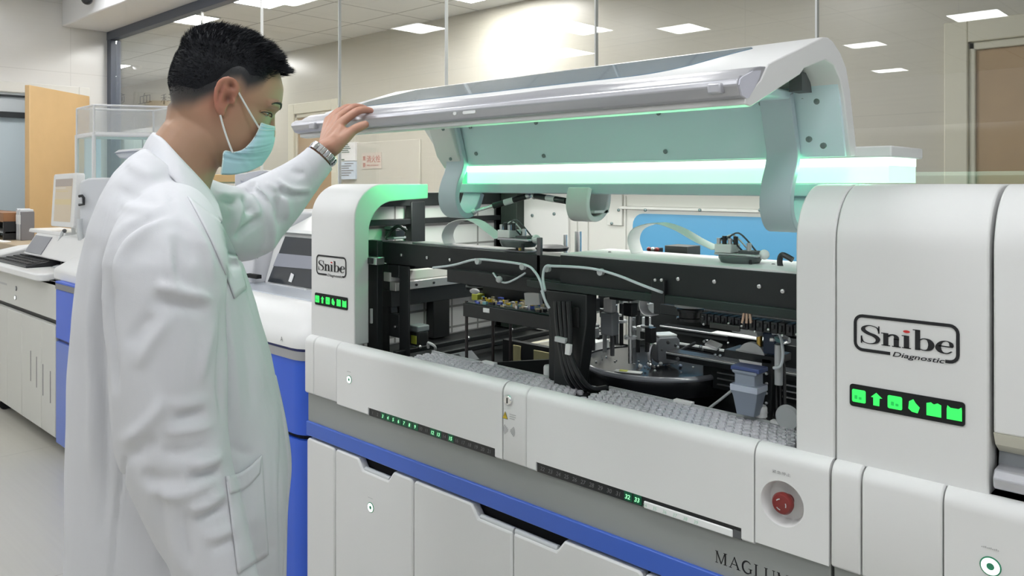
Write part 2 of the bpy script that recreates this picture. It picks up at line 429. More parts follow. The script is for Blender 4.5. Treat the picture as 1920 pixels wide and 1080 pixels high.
# ---- doors in the far wall
def far_door(n, u0, u1, vt, cu0=None, z1=None):
    xa = PY(u0, 300, WY)[0]; xb = PY(u1, 300, WY)[0]; zt = PY(u0, vt, WY)[2]
    fw = 0.11
    m = MB()
    m.box(xa, xa + fw, WY - 0.06, WY + 0.02, 0, zt); m.box(xb - fw, xb, WY - 0.06, WY + 0.02, 0, zt); m.box(xa + fw, xb - fw, WY - 0.06, WY + 0.02, zt - fw, zt)
    m.box(xa + fw, xa + fw + 0.03, WY - 0.04, WY + 0.02, 0, zt - fw); m.box(xb - fw - 0.03, xb - fw, WY - 0.04, WY + 0.02, 0, zt - fw); m.box(xa + fw, xb - fw, WY - 0.04, WY + 0.02, zt - fw - 0.04, zt - fw)
    struct(m, 'trim_door_frame', FRAMEC, bevel=0.006)
    lf = MB().box(xa + fw + 0.03, xb - fw - 0.03, WY - 0.02, WY + 0.02, 0, zt - fw - 0.04).build('door_%d' % n, DOORW, bevel=0.003)
    tag(lf, kind='structure')
    MB().tube([(xa + fw + 0.1, WY - 0.02, 1.0), (xa + fw + 0.1, WY - 0.06, 1.0), (xa + fw + 0.22, WY - 0.06, 1.0)], 0.01).build('door_handle', SILVER, lf, smooth=True)
far_door(2, 549, 642, 197)
far_door(3, 1776, 2080, 47)

# ---- ceiling lights
def ceiling_light(x0, x1, y0, y1, z, label, m=PANEL_LIGHT, group='recessed ceiling panel lights'):
    x0, x1 = sorted((x0, x1)); y0, y1 = sorted((y0, y1))
    r = thing('ceiling_light', label, 'ceiling light', ((x0 + x1) / 2, (y0 + y1) / 2, z - 0.012), group)
    f_ = MB(); e = 0.012
    f_.box(x0, x0 + e, y0, y1, z - 0.012, z + 0.004); f_.box(x1 - e, x1, y0, y1, z - 0.012, z + 0.004); f_.box(x0 + e, x1 - e, y0, y0 + e, z - 0.012, z + 0.004); f_.box(x0 + e, x1 - e, y1 - e, y1, z - 0.012, z + 0.004)
    f_.build('light_frame', WHITE, r)
    MB().box(x0 + e, x1 - e, y0 + e, y1 - e, z - 0.009, z - 0.001).build('diffuser', m, r)
    return r
M2 = 2 * GY
lights = [(-5.5, -5.05, M2 - 6.84, M2 - 5.76), (-4.70, -4.28, M2 - 7.5, M2 - 7.05), (-3.69, -3.28, M2 - 9.77, M2 - 9.40), (-4.23, -3.80, M2 - 12.17, M2 - 11.80),
          (-2.33, -1.87, M2 - 8.89, M2 - 8.44), (-6.70, -6.24, M2 - 5.56, M2 - 5.14), (-3.7, -3.1, 0.1, 0.7), (-1.9, -1.3, 0.3, 0.9), (-1.9, -1.3, -1.5, -0.9), (-0.1, 0.5, 0.3, 0.9), (0.2, 0.8, -1.5, -0.9), (-6.7, -6.1, -2.4, -1.8), (1.9, 2.5, -0.6, 0.0), (-6.5, -5.9, 1.6, 2.2)]  # last panel is added outside the view to brighten the left wall
LNAMES = ['long panel light in the laboratory ceiling, mirrored in the glass over the raised lid', 'square panel light mirrored in the glass above the tinted lid window', 'panel light mirrored in the glass right of the lid corner',
          'small panel light mirrored in the glass between lid corner and tan door', 'panel light mirrored in the glass at the top of the tan door', 'panel light mirrored in the glass left of the long panel', ]
for i, l in enumerate(lights):
    ceiling_light(*l, CEIL, LNAMES[i] if i < len(LNAMES) else 'unseen white square panel light in the laboratory ceiling above the analyzers')
q = [PZ(u, v, CEIL2) for u, v in ((430, 5), (525, 0))]
beyond = [(-5.95, -5.45, 2.95, 3.35, 'bright panel light behind the glass right above the person'), (-7.05, -6.60, 2.85, 3.25, 'panel light behind the glass beside the blue grey post'),
          (-4.45, -4.0, 3.0, 3.4, 'panel light behind the glass left of the second glass seam'), (-4.62, -4.0, 4.0, 4.35, 'panel light close to the far wall behind the glass'), (-2.5, -2.0, 2.95, 3.3, 'panel light behind the glass over the light bar'), (-10.5, -10.0, 3.4, 3.8, 'panel light far behind the glass over the wall sign'), (-8.75, -8.3, 3.95, 4.35, 'panel light behind the glass hidden by the head')]  # last panel is added behind the head to brighten the far ceiling
for x0, x1, y0, y1, s in beyond:
    ceiling_light(x0, x1, y0, y1, CEIL2, s, PANEL_LIGHT2, 'panel lights of the room behind the glass')

ceiling_light(LX - 1.5, LX - 0.9, 1.2, 1.8, CEIL, 'panel light of the corridor beyond the open orange door', PANEL_LIGHT2, 'panel lights of the room behind the glass')  # added out of sight to brighten the frosted corridor wall
# small things on the ceilings
det = PZ(257, 124, CEIL2)
r = thing('smoke_detector', 'small round white smoke detector on the ceiling behind the glass', 'smoke detector', (det[0], det[1], CEIL2))
MB().lathe([(0.02, -0.045), (0.035, -0.04), (0.05, -0.018), (0.055, 0.0)], (det[0], det[1], CEIL2)).build('detector_body', WHITE, r, smooth=True)
cm = PS(163, -2, 6.4)
r = thing('security_camera', 'white dome security camera with black lens under the soffit', 'security camera', (cm[0], cm[1], CEIL))
MB().lathe([(0.03, 0.0), (0.06, 0.02), (0.065, CEIL - cm[2])], (cm[0], cm[1], cm[2])).build('camera_base', WHITE, r, smooth=True)
MB().ball((cm[0] - 0.0, cm[1], cm[2] - 0.005), 0.042).build('dome', BLACK2, r, smooth=True)

# sign on the far wall (characters) and fire hydrant panel
sg = thing('wall_sign', 'dark three character sign on the wall behind the glass, left of the head', 'wall sign', tuple(PY(270, 199, WY - .012)))
for ch, u0, u1 in (('输', 206, 233), ('血', 258, 283), ('科', 300, 327)):
    qa, qb = PY(u0, 197, WY - .012), PY(u1, 172, WY - .012)
    text(ch, 'character', INK, sg, (qa[0], WY - .012, qa[2] + .012), (1, 0, 0), (0, 0, 1), (qb[2] - qa[2]) / .92, offset=-.012, width=qb[0] - qa[0])
ha, hb = PY(670, 267, WY), PY(735, 330, WY)
r = thing('hydrant_cabinet', 'flush beige hydrant cabinet door with red lettering under the lid handle', 'hydrant cabinet', ((ha[0] + hb[0]) / 2, WY, 0.6))
hx0, hx1 = PY(668, 270, WY)[0], PY(790, 270, WY)[0]
MB().box(hx0, hx1, WY - 0.02, WY - 0.001, 0.6, PY(668, 268, WY)[2]).build('cabinet_door', mat('cabinet_beige', (0.60, 0.575, 0.50), 0.35), r, bevel=0.004)
la, lb = PY(683, 287, WY), PY(719, 316, WY); ly = WY - 0.026
MB().box(la[0], lb[0], ly, ly + 0.004, lb[2], la[2]).build('label_plate', mat('label_pink', (0.66, 0.58, 0.51), 0.5), r)
ww = lb[0] - la[0]; hh = la[2] - lb[2]
text('消火栓', 'label_text', REDTXT, r, (la[0] + ww * 0.25, ly - 0.002, lb[2] + hh * 0.42), (1, 0, 0), (0, 0, 1), hh * 0.48, width=ww * 0.70)
text('重', 'label_text', REDTXT, r, (la[0] + ww * 0.04, ly - 0.002, lb[2] + hh * 0.55), (1, 0, 0), (0, 0, 1), hh * 0.30, width=ww * 0.15)
text('要', 'label_text', REDTXT, r, (la[0] + ww * 0.04, ly - 0.002, lb[2] + hh * 0.12), (1, 0, 0), (0, 0, 1), hh * 0.30, width=ww * 0.15)
text('FIRE HYDRANT', 'label_text', REDTXT, r, (la[0] + ww * 0.27, ly - 0.002, lb[2] + hh * 0.16), (1, 0, 0), (0, 0, 1), hh * 0.13, width=ww * 0.6)
# notices beside the door frame
def notice(u0, v0, u1, v1, label, m, grp='notices beside the door frame'):
    a, b = PY(u0, v0, WY - 0.04), PY(u1, v1, WY - 0.04)
    o = thing('wall_notice', label, 'notice', ((a[0] + b[0]) / 2, WY - 0.035, b[2]), grp)
    MB().box(a[0], b[0], WY - 0.04, WY - 0.001, b[2], a[2]).build('sheet', m, o)
    y = WY - 0.043
    d = Draw((a[0], y, b[2]), (b[0] - a[0], 0, 0), (0, 0, a[2] - b[2]))
    return o, d
o, d = notice(638, 268, 666, 301, 'upper white notice with green mark on the wall under the hand', PAPER)
for k in range(5): d.rect(0.1, 0.55 + 0.08 * (k % 3), 0.85 - k * 0.1, 0.89 - k * 0.1)
d.rect(0.05, 0.3, 0.04, 0.10); d.mb.build('notice_text', mat('green_ink', (0.03, 0.10, 0.05), 0.6), o)
o, d = notice(638, 303, 666, 336, 'lower bluish notice with text lines on the wall under the hand', PAPERB)
for k in range(6): d.rect(0.1 + 0.2 * (k == 0), 0.9 - 0.15 * (k % 3), 0.85 - k * 0.13, 0.90 - k * 0.13)
d.mb.build('notice_text', INKG, o)
# ================================================================ THE TWO LARGE ANALYZERS
D = 1.35; YP = 1.373; MW = 1.640; YB = 2.24      # front plane, post front plane, machine width, back
ZL = 0.950; ZB = 0.772                            # ledge of the white front band, its lower edge
GRP = 'row of large immunoassay analyzers'

def serif_logo(o, ex, ez, parent, small=False):
    """letters S n i b e in a heavy serif, frame and small word; unit square: width 1 x height hh"""
    d = Draw(o, ex, ez)
    def pth(pts, n=6): return smooth_path([(a, b) for a, b in pts], n)
    # S
    s = pth([(0.245, 0.60), (0.225, 0.70), (0.155, 0.745), (0.095, 0.70), (0.085, 0.62), (0.13, 0.545), (0.20, 0.49), (0.235, 0.41), (0.215, 0.315), (0.15, 0.275), (0.085, 0.31), (0.065, 0.42)])
    k = len(s); wd = [0.008 + 0.025 * math.exp(-((i / (k - 1) - 0.5) / 0.22) ** 2) for i in range(k)]
    d.stroke(s, wd); d.rect(0.237, 0.252, 0.56, 0.75); d.rect(0.058, 0.073, 0.27, 0.46)
    def stem(x, y0, y1, w=0.026, tl=0.022, tr=0.0, b=0.018):
        d.rect(x - w, x + w, y0, y1); d.rect(x - w - b, x + w + b, y0, y0 + 0.022)
        if tl: d.poly([(x - w - tl, y1 - 0.022), (x - w + 0.01, y1 - 0.022), (x + w, y1), (x - w - tl, y1)])
    # n
    stem(0.315, 0.275, 0.60); stem(0.42, 0.275, 0.48, tl=0)
    a = pth([(0.335, 0.515), (0.365, 0.565), (0.40, 0.57), (0.42, 0.53), (0.42, 0.46)]); d.stroke(a, [0.012 + 0.016 * i / (len(a) - 1) for i in range(len(a))])
    # i
    stem(0.52, 0.275, 0.60)
    # b
    d.rect(0.602, 0.652, 0.275, 0.78); d.rect(0.58, 0.652, 0.758, 0.78)
    b = pth([(0.645, 0.53), (0.685, 0.575), (0.735, 0.55), (0.757, 0.435), (0.735, 0.32), (0.685, 0.288), (0.635, 0.315)]); k = len(b)
    d.stroke(b, [0.008 + 0.022 * math.exp(-((i / (k - 1) - 0.5) / 0.25) ** 2) for i in range(k)])
    # e
    e = pth([(0.945, 0.345), (0.905, 0.287), (0.855, 0.295), (0.825, 0.36), (0.822, 0.455), (0.85, 0.55), (0.895, 0.582), (0.935, 0.545), (0.945, 0.452)]); k = len(e)
    d.stroke(e, [0.008 + 0.020 * math.exp(-((i / (k - 1) - 0.42) / 0.22) ** 2) + 0.012 * math.exp(-((i / (k - 1) - 0.93) / 0.1) ** 2) for i in range(k)])
    d.rect(0.825, 0.955, 0.437, 0.465)
    d.mb.build('logo_letters', INK, parent)
    dd = Draw(o, ex, ez); dd.disc((0.52, 0.70), 0.034); dd.mb.build('logo_dot', REDINK, parent)
    W_, Z_ = float(np.linalg.norm(ex)), float(np.linalg.norm(ez)); r_ = .012; b_, t_ = .09 * Z_, .975 * Z_
    fr = Draw(o, (1, 0, 0), (0, 0, 1))
    path = [(0.36 * W_, b_), (r_, b_)] + arc(r_, b_ + r_, r_, r_, 270, 180, 6) + arc(r_, t_ - r_, r_, r_, 180, 90, 6) + arc(W_ - r_, t_ - r_, r_, r_, 90, 0, 6) + arc(W_ - r_, b_ + r_, r_, r_, 0, -90, 6) + [(0.885 * W_, b_)]
    fr.stroke(path, 0.0026); fr.mb.build('logo_frame', INK, parent)
    ex = np.array(ex, float); ez = np.array(ez, float); o = np.array(o, float)
    text('Diagnostic', 'logo_word', INK, parent, o + 0.375 * ex + 0.03 * ez, ex, ez, 0.175 * np.linalg.norm(ez), shear=0.25, offset=0.012, width=0.50 * np.linalg.norm(ex))

def status_panel(x0, x1, z0, z1, y, parent):
    b = MB().prism(round_rect(x0, x1, z0, z1, 0.005), y - 0.002, y + 0.004, 'y').build('status_panel', GAP, parent)
    n = 6; w_ = x1 - x0; h = z1 - z0
    kinds = 'odscoo'
    for i in range(n):
        d = Draw((x0 + w_ * (i + 0.5) / n + (0.0 if i else 0.001), y - 0.0032, (z0 + z1) / 2), (1, 0, 0), (0, 0, 1)); s = h * 0.29
        if i in (0, 2): d.poly(round_rect(-s * 1.05, s * 1.05, -s, s, s * 0.25, 4))
        elif i == 1: d.poly([(-0.45 * s, -s), (0.45 * s, -s), (0.5 * s, 0.2 * s), (0.9 * s, 0.25 * s), (0, s), (-0.8 * s, 0.25 * s), (-0.45 * s, 0.2 * s)])
        elif i == 3: d.poly([(-0.8 * s, -0.5 * s), (-0.7 * s, 0.6 * s), (-0.1 * s, s), (0.2 * s, 0.5 * s), (0.8 * s, -0.1 * s), (0.5 * s, -s), (-0.3 * s, -0.9 * s)])
        elif i == 4: d.poly([(-s, -s), (s, -s), (s, 0.8 * s), (0.5 * s, s), (0, 0.75 * s), (-0.4 * s, s), (-s, 0.8 * s)])
        else: d.poly([(-s, -s), (s, -s), (s, 0.55 * s), (0.95 * s, s), (0.55 * s, 0.7 * s), (-0.5 * s, 0.7 * s), (-0.9 * s, s), (-s, 0.5 * s)])
        d.mb.build('status_icon', GREEN_ICON, b)
        if i in (0, 2):
            d = Draw((x0 + w_ * (i + 0.5) / n, y - 0.0040, (z0 + z1) / 2), (1, 0, 0), (0, 0, 1))
            d.rect(-0.55 * s, -0.1 * s, -0.5 * s, 0.1 * s).rect(0.1 * s, 0.55 * s, -0.5 * s, -0.1 * s); d.mb.build('icon_glyph', mat('icon_dark_green', (0.0, 0.12, 0.02), 0.5, emit=(0.02, 0.6, 0.1), strength=0.8), b)

def led_ring(x, z, y, r, parent):
    d = MB(); n = 28
    ro = [(x + r * math.cos(q), y - 0.0015, z + r * math.sin(q)) for q in np.linspace(0, 2 * math.pi, n, endpoint=False)]
    ri = [(x + 0.42 * r * math.cos(q), y - 0.0015, z + 0.42 * r * math.sin(q)) for q in np.linspace(0, 2 * math.pi, n, endpoint=False)]
    b = MB().cyl((x, y + 0.002, z), (x, y - 0.0008, z), r * 1.15, n=28).build('power_button', mat('button_green_rim', (0.03, 0.24, 0.13), 0.4), parent, smooth=True)
    MB().add(ro + ri, [(i, (i + 1) % n, n + (i + 1) % n, n + i) for i in range(n)]).build('light_ring', WHITE_LED, b)
    d = Draw((x - r * 0.95, y - 0.0012, z + r * 2.05), (1, 0, 0), (0, 0, 1)); [d.rect(k * r * .19, k * r * .19 + r * .14, 0, .0016 + .0006 * (k % 3)) for k in range(10)]; d.mb.build('button_caption', INKLG, b)

def front_profile(y, z0, z1, rt, rb=0.006, depth=0.05):
    """(y,z) outline of a front cover with a big rounded top edge"""
    return [(y + depth, z0)] + arc(y + rb, z0 + rb, rb, rb, 270, 180, 3) + arc(y + rt, z1 - rt, rt, rt, 180, 90, 7) + [(y + depth, z1)]

def analyzer(x0, opened, label):
    X = lambda o: x0 + o
    root = thing('immunoassay_analyzer', label, 'laboratory analyzer', (x0 + MW / 2, (D + YB) / 2, 0), GRP)
    XR = x0 + MW
    # ---- base: plinth, doors, grey band, blue band
    MB().box(X(0.03), XR - 0.03, D + 0.06, YB - 0.03, 0.03, 0.10).build('plinth', DGREY, root)
    for xx in (0.15, MW - 0.15):
        for yy in (D + 0.15, YB - 0.15):
            MB().cyl((X(xx), yy, 0), (X(xx), yy, 0.035), 0.035).build('levelling_foot', BLACK2, root, smooth=True)
    cab = MB().box(X(0.012), XR - 0.012, D + 0.035, YB, 0.10, 0.70).build('cabinet', GAP, root)
    MB().box(X(0.004), X(0.012), D + 0.04, YB, 0.08, 0.93).build('side_panel', WHITE2, root, bevel=0.002)
    MB().box(XR - 0.012, XR - 0.004, D + 0.04, YB, 0.08, 0.93).build('side_panel', WHITE2, root, bevel=0.002)
    MB().box(X(0.003), XR - 0.003, D + 0.012, D + 0.05, 0.683, 0.80).build('grey_band', GREYB, root)
    MB().box(X(0.003), XR - 0.003, D + 0.004, D + 0.05, 0.640, 0.683).build('blue_band', BLUE, root, bevel=0.002)
    dw = 0.3665; db = 0.159
    edges = [0.004, db] + [db + dw * i for i in (1, 2, 3)] + [MW - 0.004]
    zt = 0.632; y = D + 0.004
    for i in range(5):
        a, b = X(edges[i]) + 0.0025, X(edges[i + 1]) - 0.0025
        # notch for the hand grip at the top edge
        nt = None
        if i == 1: nt = (X(0.279), X(0.436))
        if i == 2: nt = (X(0.755), b + 0.01)
        if i == 3: nt = (a - 0.01, X(1.046))
        r = 0.012
        top = [(a, zt), (b, zt)] if nt is None else None
        zn = zt - 0.030
        if nt is None: pr = [(a, 0.09), (b, 0.09)] + arc(b - r, zt - r, r, r, 0, 90, 4) + arc(a + r, zt - r, r, r, 90, 180, 4)
        elif i == 1: pr = [(a, 0.09), (b, 0.09)] + arc(b - r, zt - r, r, r, 0, 90, 4) + [(nt[1] + 0.004, zt), (nt[1] - 0.02, zn), (nt[0] + 0.02, zn), (nt[0] - 0.004, zt)] + arc(a + r, zt - r, r, r, 90, 180, 4)
        elif i == 2: pr = [(a, 0.09), (b, 0.09), (b, zn), (nt[0] + 0.02, zn), (nt[0] - 0.004, zt)] + arc(a + r, zt - r, r, r, 90, 180, 4)
        else: pr = [(a, 0.09), (b, 0.09)] + arc(b - r, zt - r, r, r, 0, 90, 4) + [(nt[1] + 0.004, zt), (nt[1] - 0.02, zn), (a, zn)]
        dr = MB().prism(pr, y, y + 0.028, 'y').build('cabinet_door', WHITE2, root, bevel=0.005)
        if nt:
            na, nb = max(nt[0], a) + (0.022 if nt[0] >= a else 0), min(nt[1], b) - (0.022 if nt[1] <= b else 0)
            MB().tube([(na, y + 0.012, zn + 0.001), (nb, y + 0.012, zn + 0.001)], 0.008, 10).build('grip_lip', LGREY, dr, smooth=True)
        if i == 1: led_ring(X(0.338), 0.507, y, 0.0125, dr)
    # ---- white front band
    y = D; rt = 0.024
    def cover(a, b, z0=ZB, name='front_cover', dep=0.028):
        return MB().prism(front_profile(y, z0, ZL, rt, depth=dep), X(a) + 0.0015, X(b) - 0.0015, 'x').build(name, WHITE, root, bevel=0.003)
    cover(0, 0.051); cover(0.051, 0.175)
    def slot_panel(a, s0, s1, b, name):
        m = MB(); zs = 0.7885
        pr = [(y + 0.028, zs), (y, zs), (y, ZL - rt - 0.002)] + arc(y + rt, ZL - rt, rt, rt, 180, 90, 7) + [(y + 0.028, ZL)]
        m.prism(pr, X(a) + 0.0015, X(b) - 0.0015, 'x')
        for q0, q1 in ((X(a) + 0.0015, X(s0)), (X(s1), X(b) - 0.0015)): m.prism([(y + .028, zs), (y + .028, ZB - .006), (y + .004, ZB - .006), (y, ZB - .002), (y, zs)], q0, q1, 'x')
        return m.build(name, WHITE, root, smooth=True)
    p1 = slot_panel(0.175, 0.331, 0.838, 0.863, 'front_cover')
    pc = cover(0.863, 0.94, ZB - 0.006)
    p2 = slot_panel(0.94, 0.970, 1.477, 1.503, 'front_cover')
    pe = None
    # emergency stop panel with a round recess
    ex_, ez_, er = 1.555, 0.855, 0.040
    m = MB(); n = 40
    m.prism([(y + 0.028, ZL - 0.0), (y + 0.028, ZL - 0.04), (y, ZL - 0.04)] + arc(y + rt, ZL - rt, rt, rt, 180, 90, 7), X(1.503) + 0.0015, XR - 0.002, 'x')
    a, b, zb, ztp = X(1.503) + 0.0015, XR - 0.002, ZB, ZL - 0.04
    outer = []
    for q in np.linspace(0, 2 * math.pi, n, endpoint=False):
        cx, cz = math.cos(q), math.sin(q)
        sc = min(((b - X(ex_)) if cx > 0 else (X(ex_) - a)) / max(abs(cx), 1e-6), ((ztp - ez_) if cz > 0 else (ez_ - zb)) / max(abs(cz), 1e-6))
        outer.append((X(ex_) + cx * sc, y, ez_ + cz * sc))
    for cxn, czn in ((a, zb), (b, zb), (b, ztp), (a, ztp)):   # snap the nearest ring point to each corner
        j = min(range(n), key=lambda i_: (outer[i_][0] - cxn) ** 2 + (outer[i_][2] - czn) ** 2); outer[j] = (cxn, y, czn)
    rings = [[(p[0], y + 0.05, p[2]) for p in outer], outer]
    for rr, dy in ((er, 0.0), (er * 0.95, 0.004), (er * 0.86, 0.028)):
        rings.append([(X(ex_) + rr * math.cos(q), y + dy, ez_ + rr * math.sin(q)) for q in np.linspace(0, 2 * math.pi, n, endpoint=False)])
    m.loft(rings)
    pe = m.build('emergency_panel', WHITE, root, smooth=True)
    bt = MB().lathe([(0.010, 0.030), (0.010, 0.014), (0.018, 0.010), (0.0195, 0.002), (0.0165, -0.003), (0.011, -0.0045)], (X(ex_), y, ez_), axis='y').build('stop_button', REDBTN, pe, smooth=True)
    for q0 in (100, 220, 340):
        d = Draw((X(ex_), y - 0.0052, ez_), (1, 0, 0), (0, 0, 1)); d.stroke(arc(0, 0, 0.0095, 0.0095, q0, q0 + 45, 6), 0.0009); d.mb.build('arrow_mark', LGREY, bt)
    text('紧急停止', 'stop_caption', INKG, pe, (X(ex_) - 0.018, y - 0.0012, 0.907), (1, 0, 0), (0, 0, 1), 0.006, width=0.034)
    led_ring(X(0.2395), 0.852, y, 0.0125 if not opened else 0.0105, p1)
    # number strips
    for (s0, s1, n0, lit) in ((0.331, 0.838, 1, {3, 4, 5, 6, 7, 8, 9, 12, 13, 15}), (0.970, 1.477, 22, {32, 33} if opened else set())):
        st = MB().box(X(s0), X(s1), y + 0.004, y + 0.03, 0.7655, 0.7895).build('number_strip', BLACK2, root)
        pitch = (s1 - s0 - 0.016) / 21
        for k in range(21):
            nmb = n0 + k; on = nmb in lit
            if opened and n0 == 22 and nmb >= 34: continue
            if not opened and k > 12 and n0 == 1: continue
            if on: MB().box(X(s0) + 0.010 + pitch * k - 0.002, X(s0) + 0.010 + pitch * k + 0.018, y + 0.0035, y + 0.0045, 0.7675, 0.7872).build('lit_window', mat('led_window', (0.0, 0.03, 0.015), 0.4, emit=(0.0, 0.22, 0.09), strength=0.2), st)
            text(str(nmb), 'position_number', GREEN_PALE if on else mat('number_grey', (0.19, 0.195, 0.20), 0.6), st, (X(s0) + 0.016 + pitch * k - (0.003 if nmb < 10 else 0.006), y + 0.0028, 0.7718), (1, 0, 0), (0, 0, 1), 0.0130, shear=0.2, offset=0.02 if on else 0.0)
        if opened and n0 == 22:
            MB().box(X(s0 + 0.012 + pitch * 12), X(s1 - 0.018), y + 0.0, y + 0.004, 0.7655, 0.7800).build('strip_glare', mat('glare_white', (0.85, 0.86, 0.86), 0.25), st, bevel=0.002)  # reflection glare on the strip, painted as a white sliver
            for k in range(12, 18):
                text(str(22 + k), 'position_number', mat('glare_faded_green', (0.42, 0.66, 0.52), 0.5), st, (X(s0) + 0.010 + pitch * k, y - 0.0008, 0.7690), (1, 0, 0), (0, 0, 1), 0.0095, shear=0.2)  # digits paled in colour, as washed out by the glare
            MB().box(X(s1 - 0.017), X(s1 - 0.002), y + 0.002, y + 0.005, 0.7665, 0.781).build('strip_end', DGREY, st)
    # lock, warning label, radio mark
    lx = X(0.863) + 0.020
    lk = MB().lathe([(0.0125, 0.004), (0.0125, -0.002), (0.010, -0.005), (0.006, -0.005)], (lx, y, 0.925 - 0.012), axis='y').build('lock', CHROME, pc, smooth=True)
    MB().box(lx - 0.001, lx + 0.001, y - 0.0062, y - 0.004, 0.906, 0.919).build('keyhole', GAP, lk)
    d = Draw((lx - 0.010, y - 0.001, 0.876), (1, 0, 0), (0, 0, 1)); d.poly([(-0.009, -0.009), (0.009, -0.009), (0, 0.009)]); d.mb.build('warning_triangle', INK, pc)
    d = Draw((lx - 0.010, y - 0.0014, 0.876), (1, 0, 0), (0, 0, 1)); d.poly([(-0.0075, -0.008), (0.0075, -0.008), (0, 0.007)]); wt = d.mb.build('warning_triangle', YELLOW, pc)
    d = Draw((lx - 0.010, y - 0.0018, 0.876), (1, 0, 0), (0, 0, 1)); d.rect(-0.0008, 0.0008, -0.0035, 0.0035).rect(-0.0008, 0.0008, -0.0065, -0.0048); d.mb.build('warning_mark', INK, pc)
    d = Draw((lx + 0.004, y - 0.001, 0.876), (1, 0, 0), (0, 0, 1))
    for k in range(3): d.rect(0, 0.021 - 0.004 * (k == 2), 0.004 - 0.005 * k, 0.0058 - 0.005 * k)
    d.mb.build('warning_text', INKLG, pc)
    d = Draw((lx + 0.003, y - 0.001, 0.842), (1, 0, 0), (0, 0, 1))
    for sg_ in (1, -1):
        for k in range(4):
            rr = 0.005 + 0.0042 * k
            d.stroke([(sg_ * (rr * math.cos(q) - 0.0), rr * math.sin(q)) for q in np.linspace(-0.7, 0.7, 7)], 0.0013)
    d.mb.build('radio_mark', INKLG, pc)
    # grey band lettering
    hgt = 0.0225; L = Draw((X(1.417), D + 0.0112, 0.7035), (hgt, 0, 0), (0, 0, hgt)); cx = 0.0
    def st_(x, y0=0, y1=1, w=.07, s0=True, s1=True):
        L.rect(cx + x - w, cx + x + w, y0, y1)
        for f_, yy in ((s0, y0), (s1, y1 - .05)):
            if f_: L.rect(cx + x - w - .10, cx + x + w + .10, yy, yy + .05)
    for ch in 'MAGLUMI':
        if ch == 'M': st_(.15, w=.03); st_(.95); L.poly([(cx + .08, 1), (cx + .22, 1), (cx + .60, .12), (cx + .53, 0)]); L.poly([(cx + .88, 1), (cx + .97, 1), (cx + .60, 0), (cx + .53, .0)]); cx += 1.28
        elif ch == 'A': L.poly([(cx + .08, 0), (cx + .15, 0), (cx + .52, .88), (cx + .50, 1)]); L.poly([(cx + .45, .95), (cx + .52, 1.02), (cx + .97, 0), (cx + .80, 0)]); L.rect(cx + .25, cx + .78, .32, .38); L.rect(cx, cx + .28, 0, .05); L.rect(cx + .70, cx + 1.05, 0, .05); cx += 1.16
        elif ch == 'G': g_ = arc(cx + .48, .5, .40, .49, 42, 318, 20); L.stroke(g_, [.03 + .055 * math.sin(math.pi * k / 19) for k in range(20)]); L.rect(cx + .72, cx + .86, .08, .42); L.rect(cx + .60, cx + .94, .39, .44); cx += 1.08
        elif ch == 'L': st_(.18); L.rect(cx + .15, cx + .72, 0, .05); L.poly([(cx + .66, .05), (cx + .72, .05), (cx + .76, .26)]); cx += .86
        elif ch == 'U': L.rect(cx + .11, cx + .25, .3, 1); L.rect(cx + .80, cx + .86, .3, 1); L.stroke(arc(cx + .505, .33, .325, .31, 180, 360, 12), [.07 - .04 * k / 11 for k in range(12)]); L.rect(cx + .02, cx + .34, .95, 1); L.rect(cx + .70, cx + .96, .95, 1); cx += 1.08
        else: st_(.15); cx += .4
    L.mb.build('band_lettering', INK, root)
    # ---- posts and shell (C-shaped arch at each side)
    def arch(a, b, name, dep_lo=0.052):
        ytop = 1.655
        prof = [(YP, ZL - 0.004)] + arc(YP + 0.105, EYE - 0.105, 0.105, 0.105, 180, 90, 12) + [(ytop, EYE), (ytop, EYE - 0.046), (1.55, EYE - 0.050)] + arc(YP + 0.052 + 0.095, EYE - 0.052 - 0.095, 0.095, 0.095, 90, 180, 10) + [(YP + dep_lo, ZL - 0.004)]
        return MB().prism(prof, a, b, 'x').build(name, WHITE, root, bevel=0.003)
    left = arch(X(0.001), X(0.232), 'logo_post')
    arch(XR - 0.070, XR - 0.001, 'side_post')
    # logo and icons on the left post
    serif_logo((X(0.034), YP - 0.0012, 1.137), (0.156, 0, 0), (0, 0, 0.064), left)
    status_panel(X(0.025), X(0.200), 1.046, 1.083, YP, left)
    # rear deck, light bar
    if opened:
        MB().box(X(0.45), XR + 0.012, 1.612, 1.80, EYE + 0.052, EYE + 0.074).build('deck_edge', WHITE, root, bevel=0.003)
        bar = MB().box(X(0.45), XR + 0.004, 1.622, 1.78, EYE + 0.002, EYE + 0.036).build('light_bar', BAR_G, root)
        MB().box(X(0.45), XR + 0.004, 1.619, 1.783, EYE + 0.036, EYE + 0.052).build('light_core', BAR_W, bar)
        MB().box(X(0.375), XR - 0.08, 1.615, 1.70, EYE - 0.026, EYE + 0.001).build('cross_beam', HINGE, root, bevel=0.003)
        MB().box(X(0.432), X(0.449), 1.617, 1.76, EYE - 0.012, EYE + 0.052).build('bar_end_cap', mat('green_tinted_end', (0.25, 0.8, 0.45), 0.4, emit=(0.08, 1.0, 0.30), strength=0.55), root, bevel=0.003)
    else:
        MB().box(X(0.232), XR - 0.07, 1.60, 1.80, EYE - 0.06, EYE - 0.004).build('deck_edge', WHITE, root, bevel=0.003)
    MB().box(X(0.004), XR - 0.004, 2.14 if opened else 1.655, YB, EYE - 0.03, EYE - 0.003).build('rear_cover', WHITE, root, bevel=0.003)
    MB().box(X(0.002), X(0.012), YP + 0.05, YB, 0.93, EYE - 0.03).build('upper_side_panel', WHITE, root)
    MB().box(XR - 0.012, XR - 0.002, YP + 0.05, YB, 0.93, EYE - 0.03).build('upper_side_panel', WHITE, root)
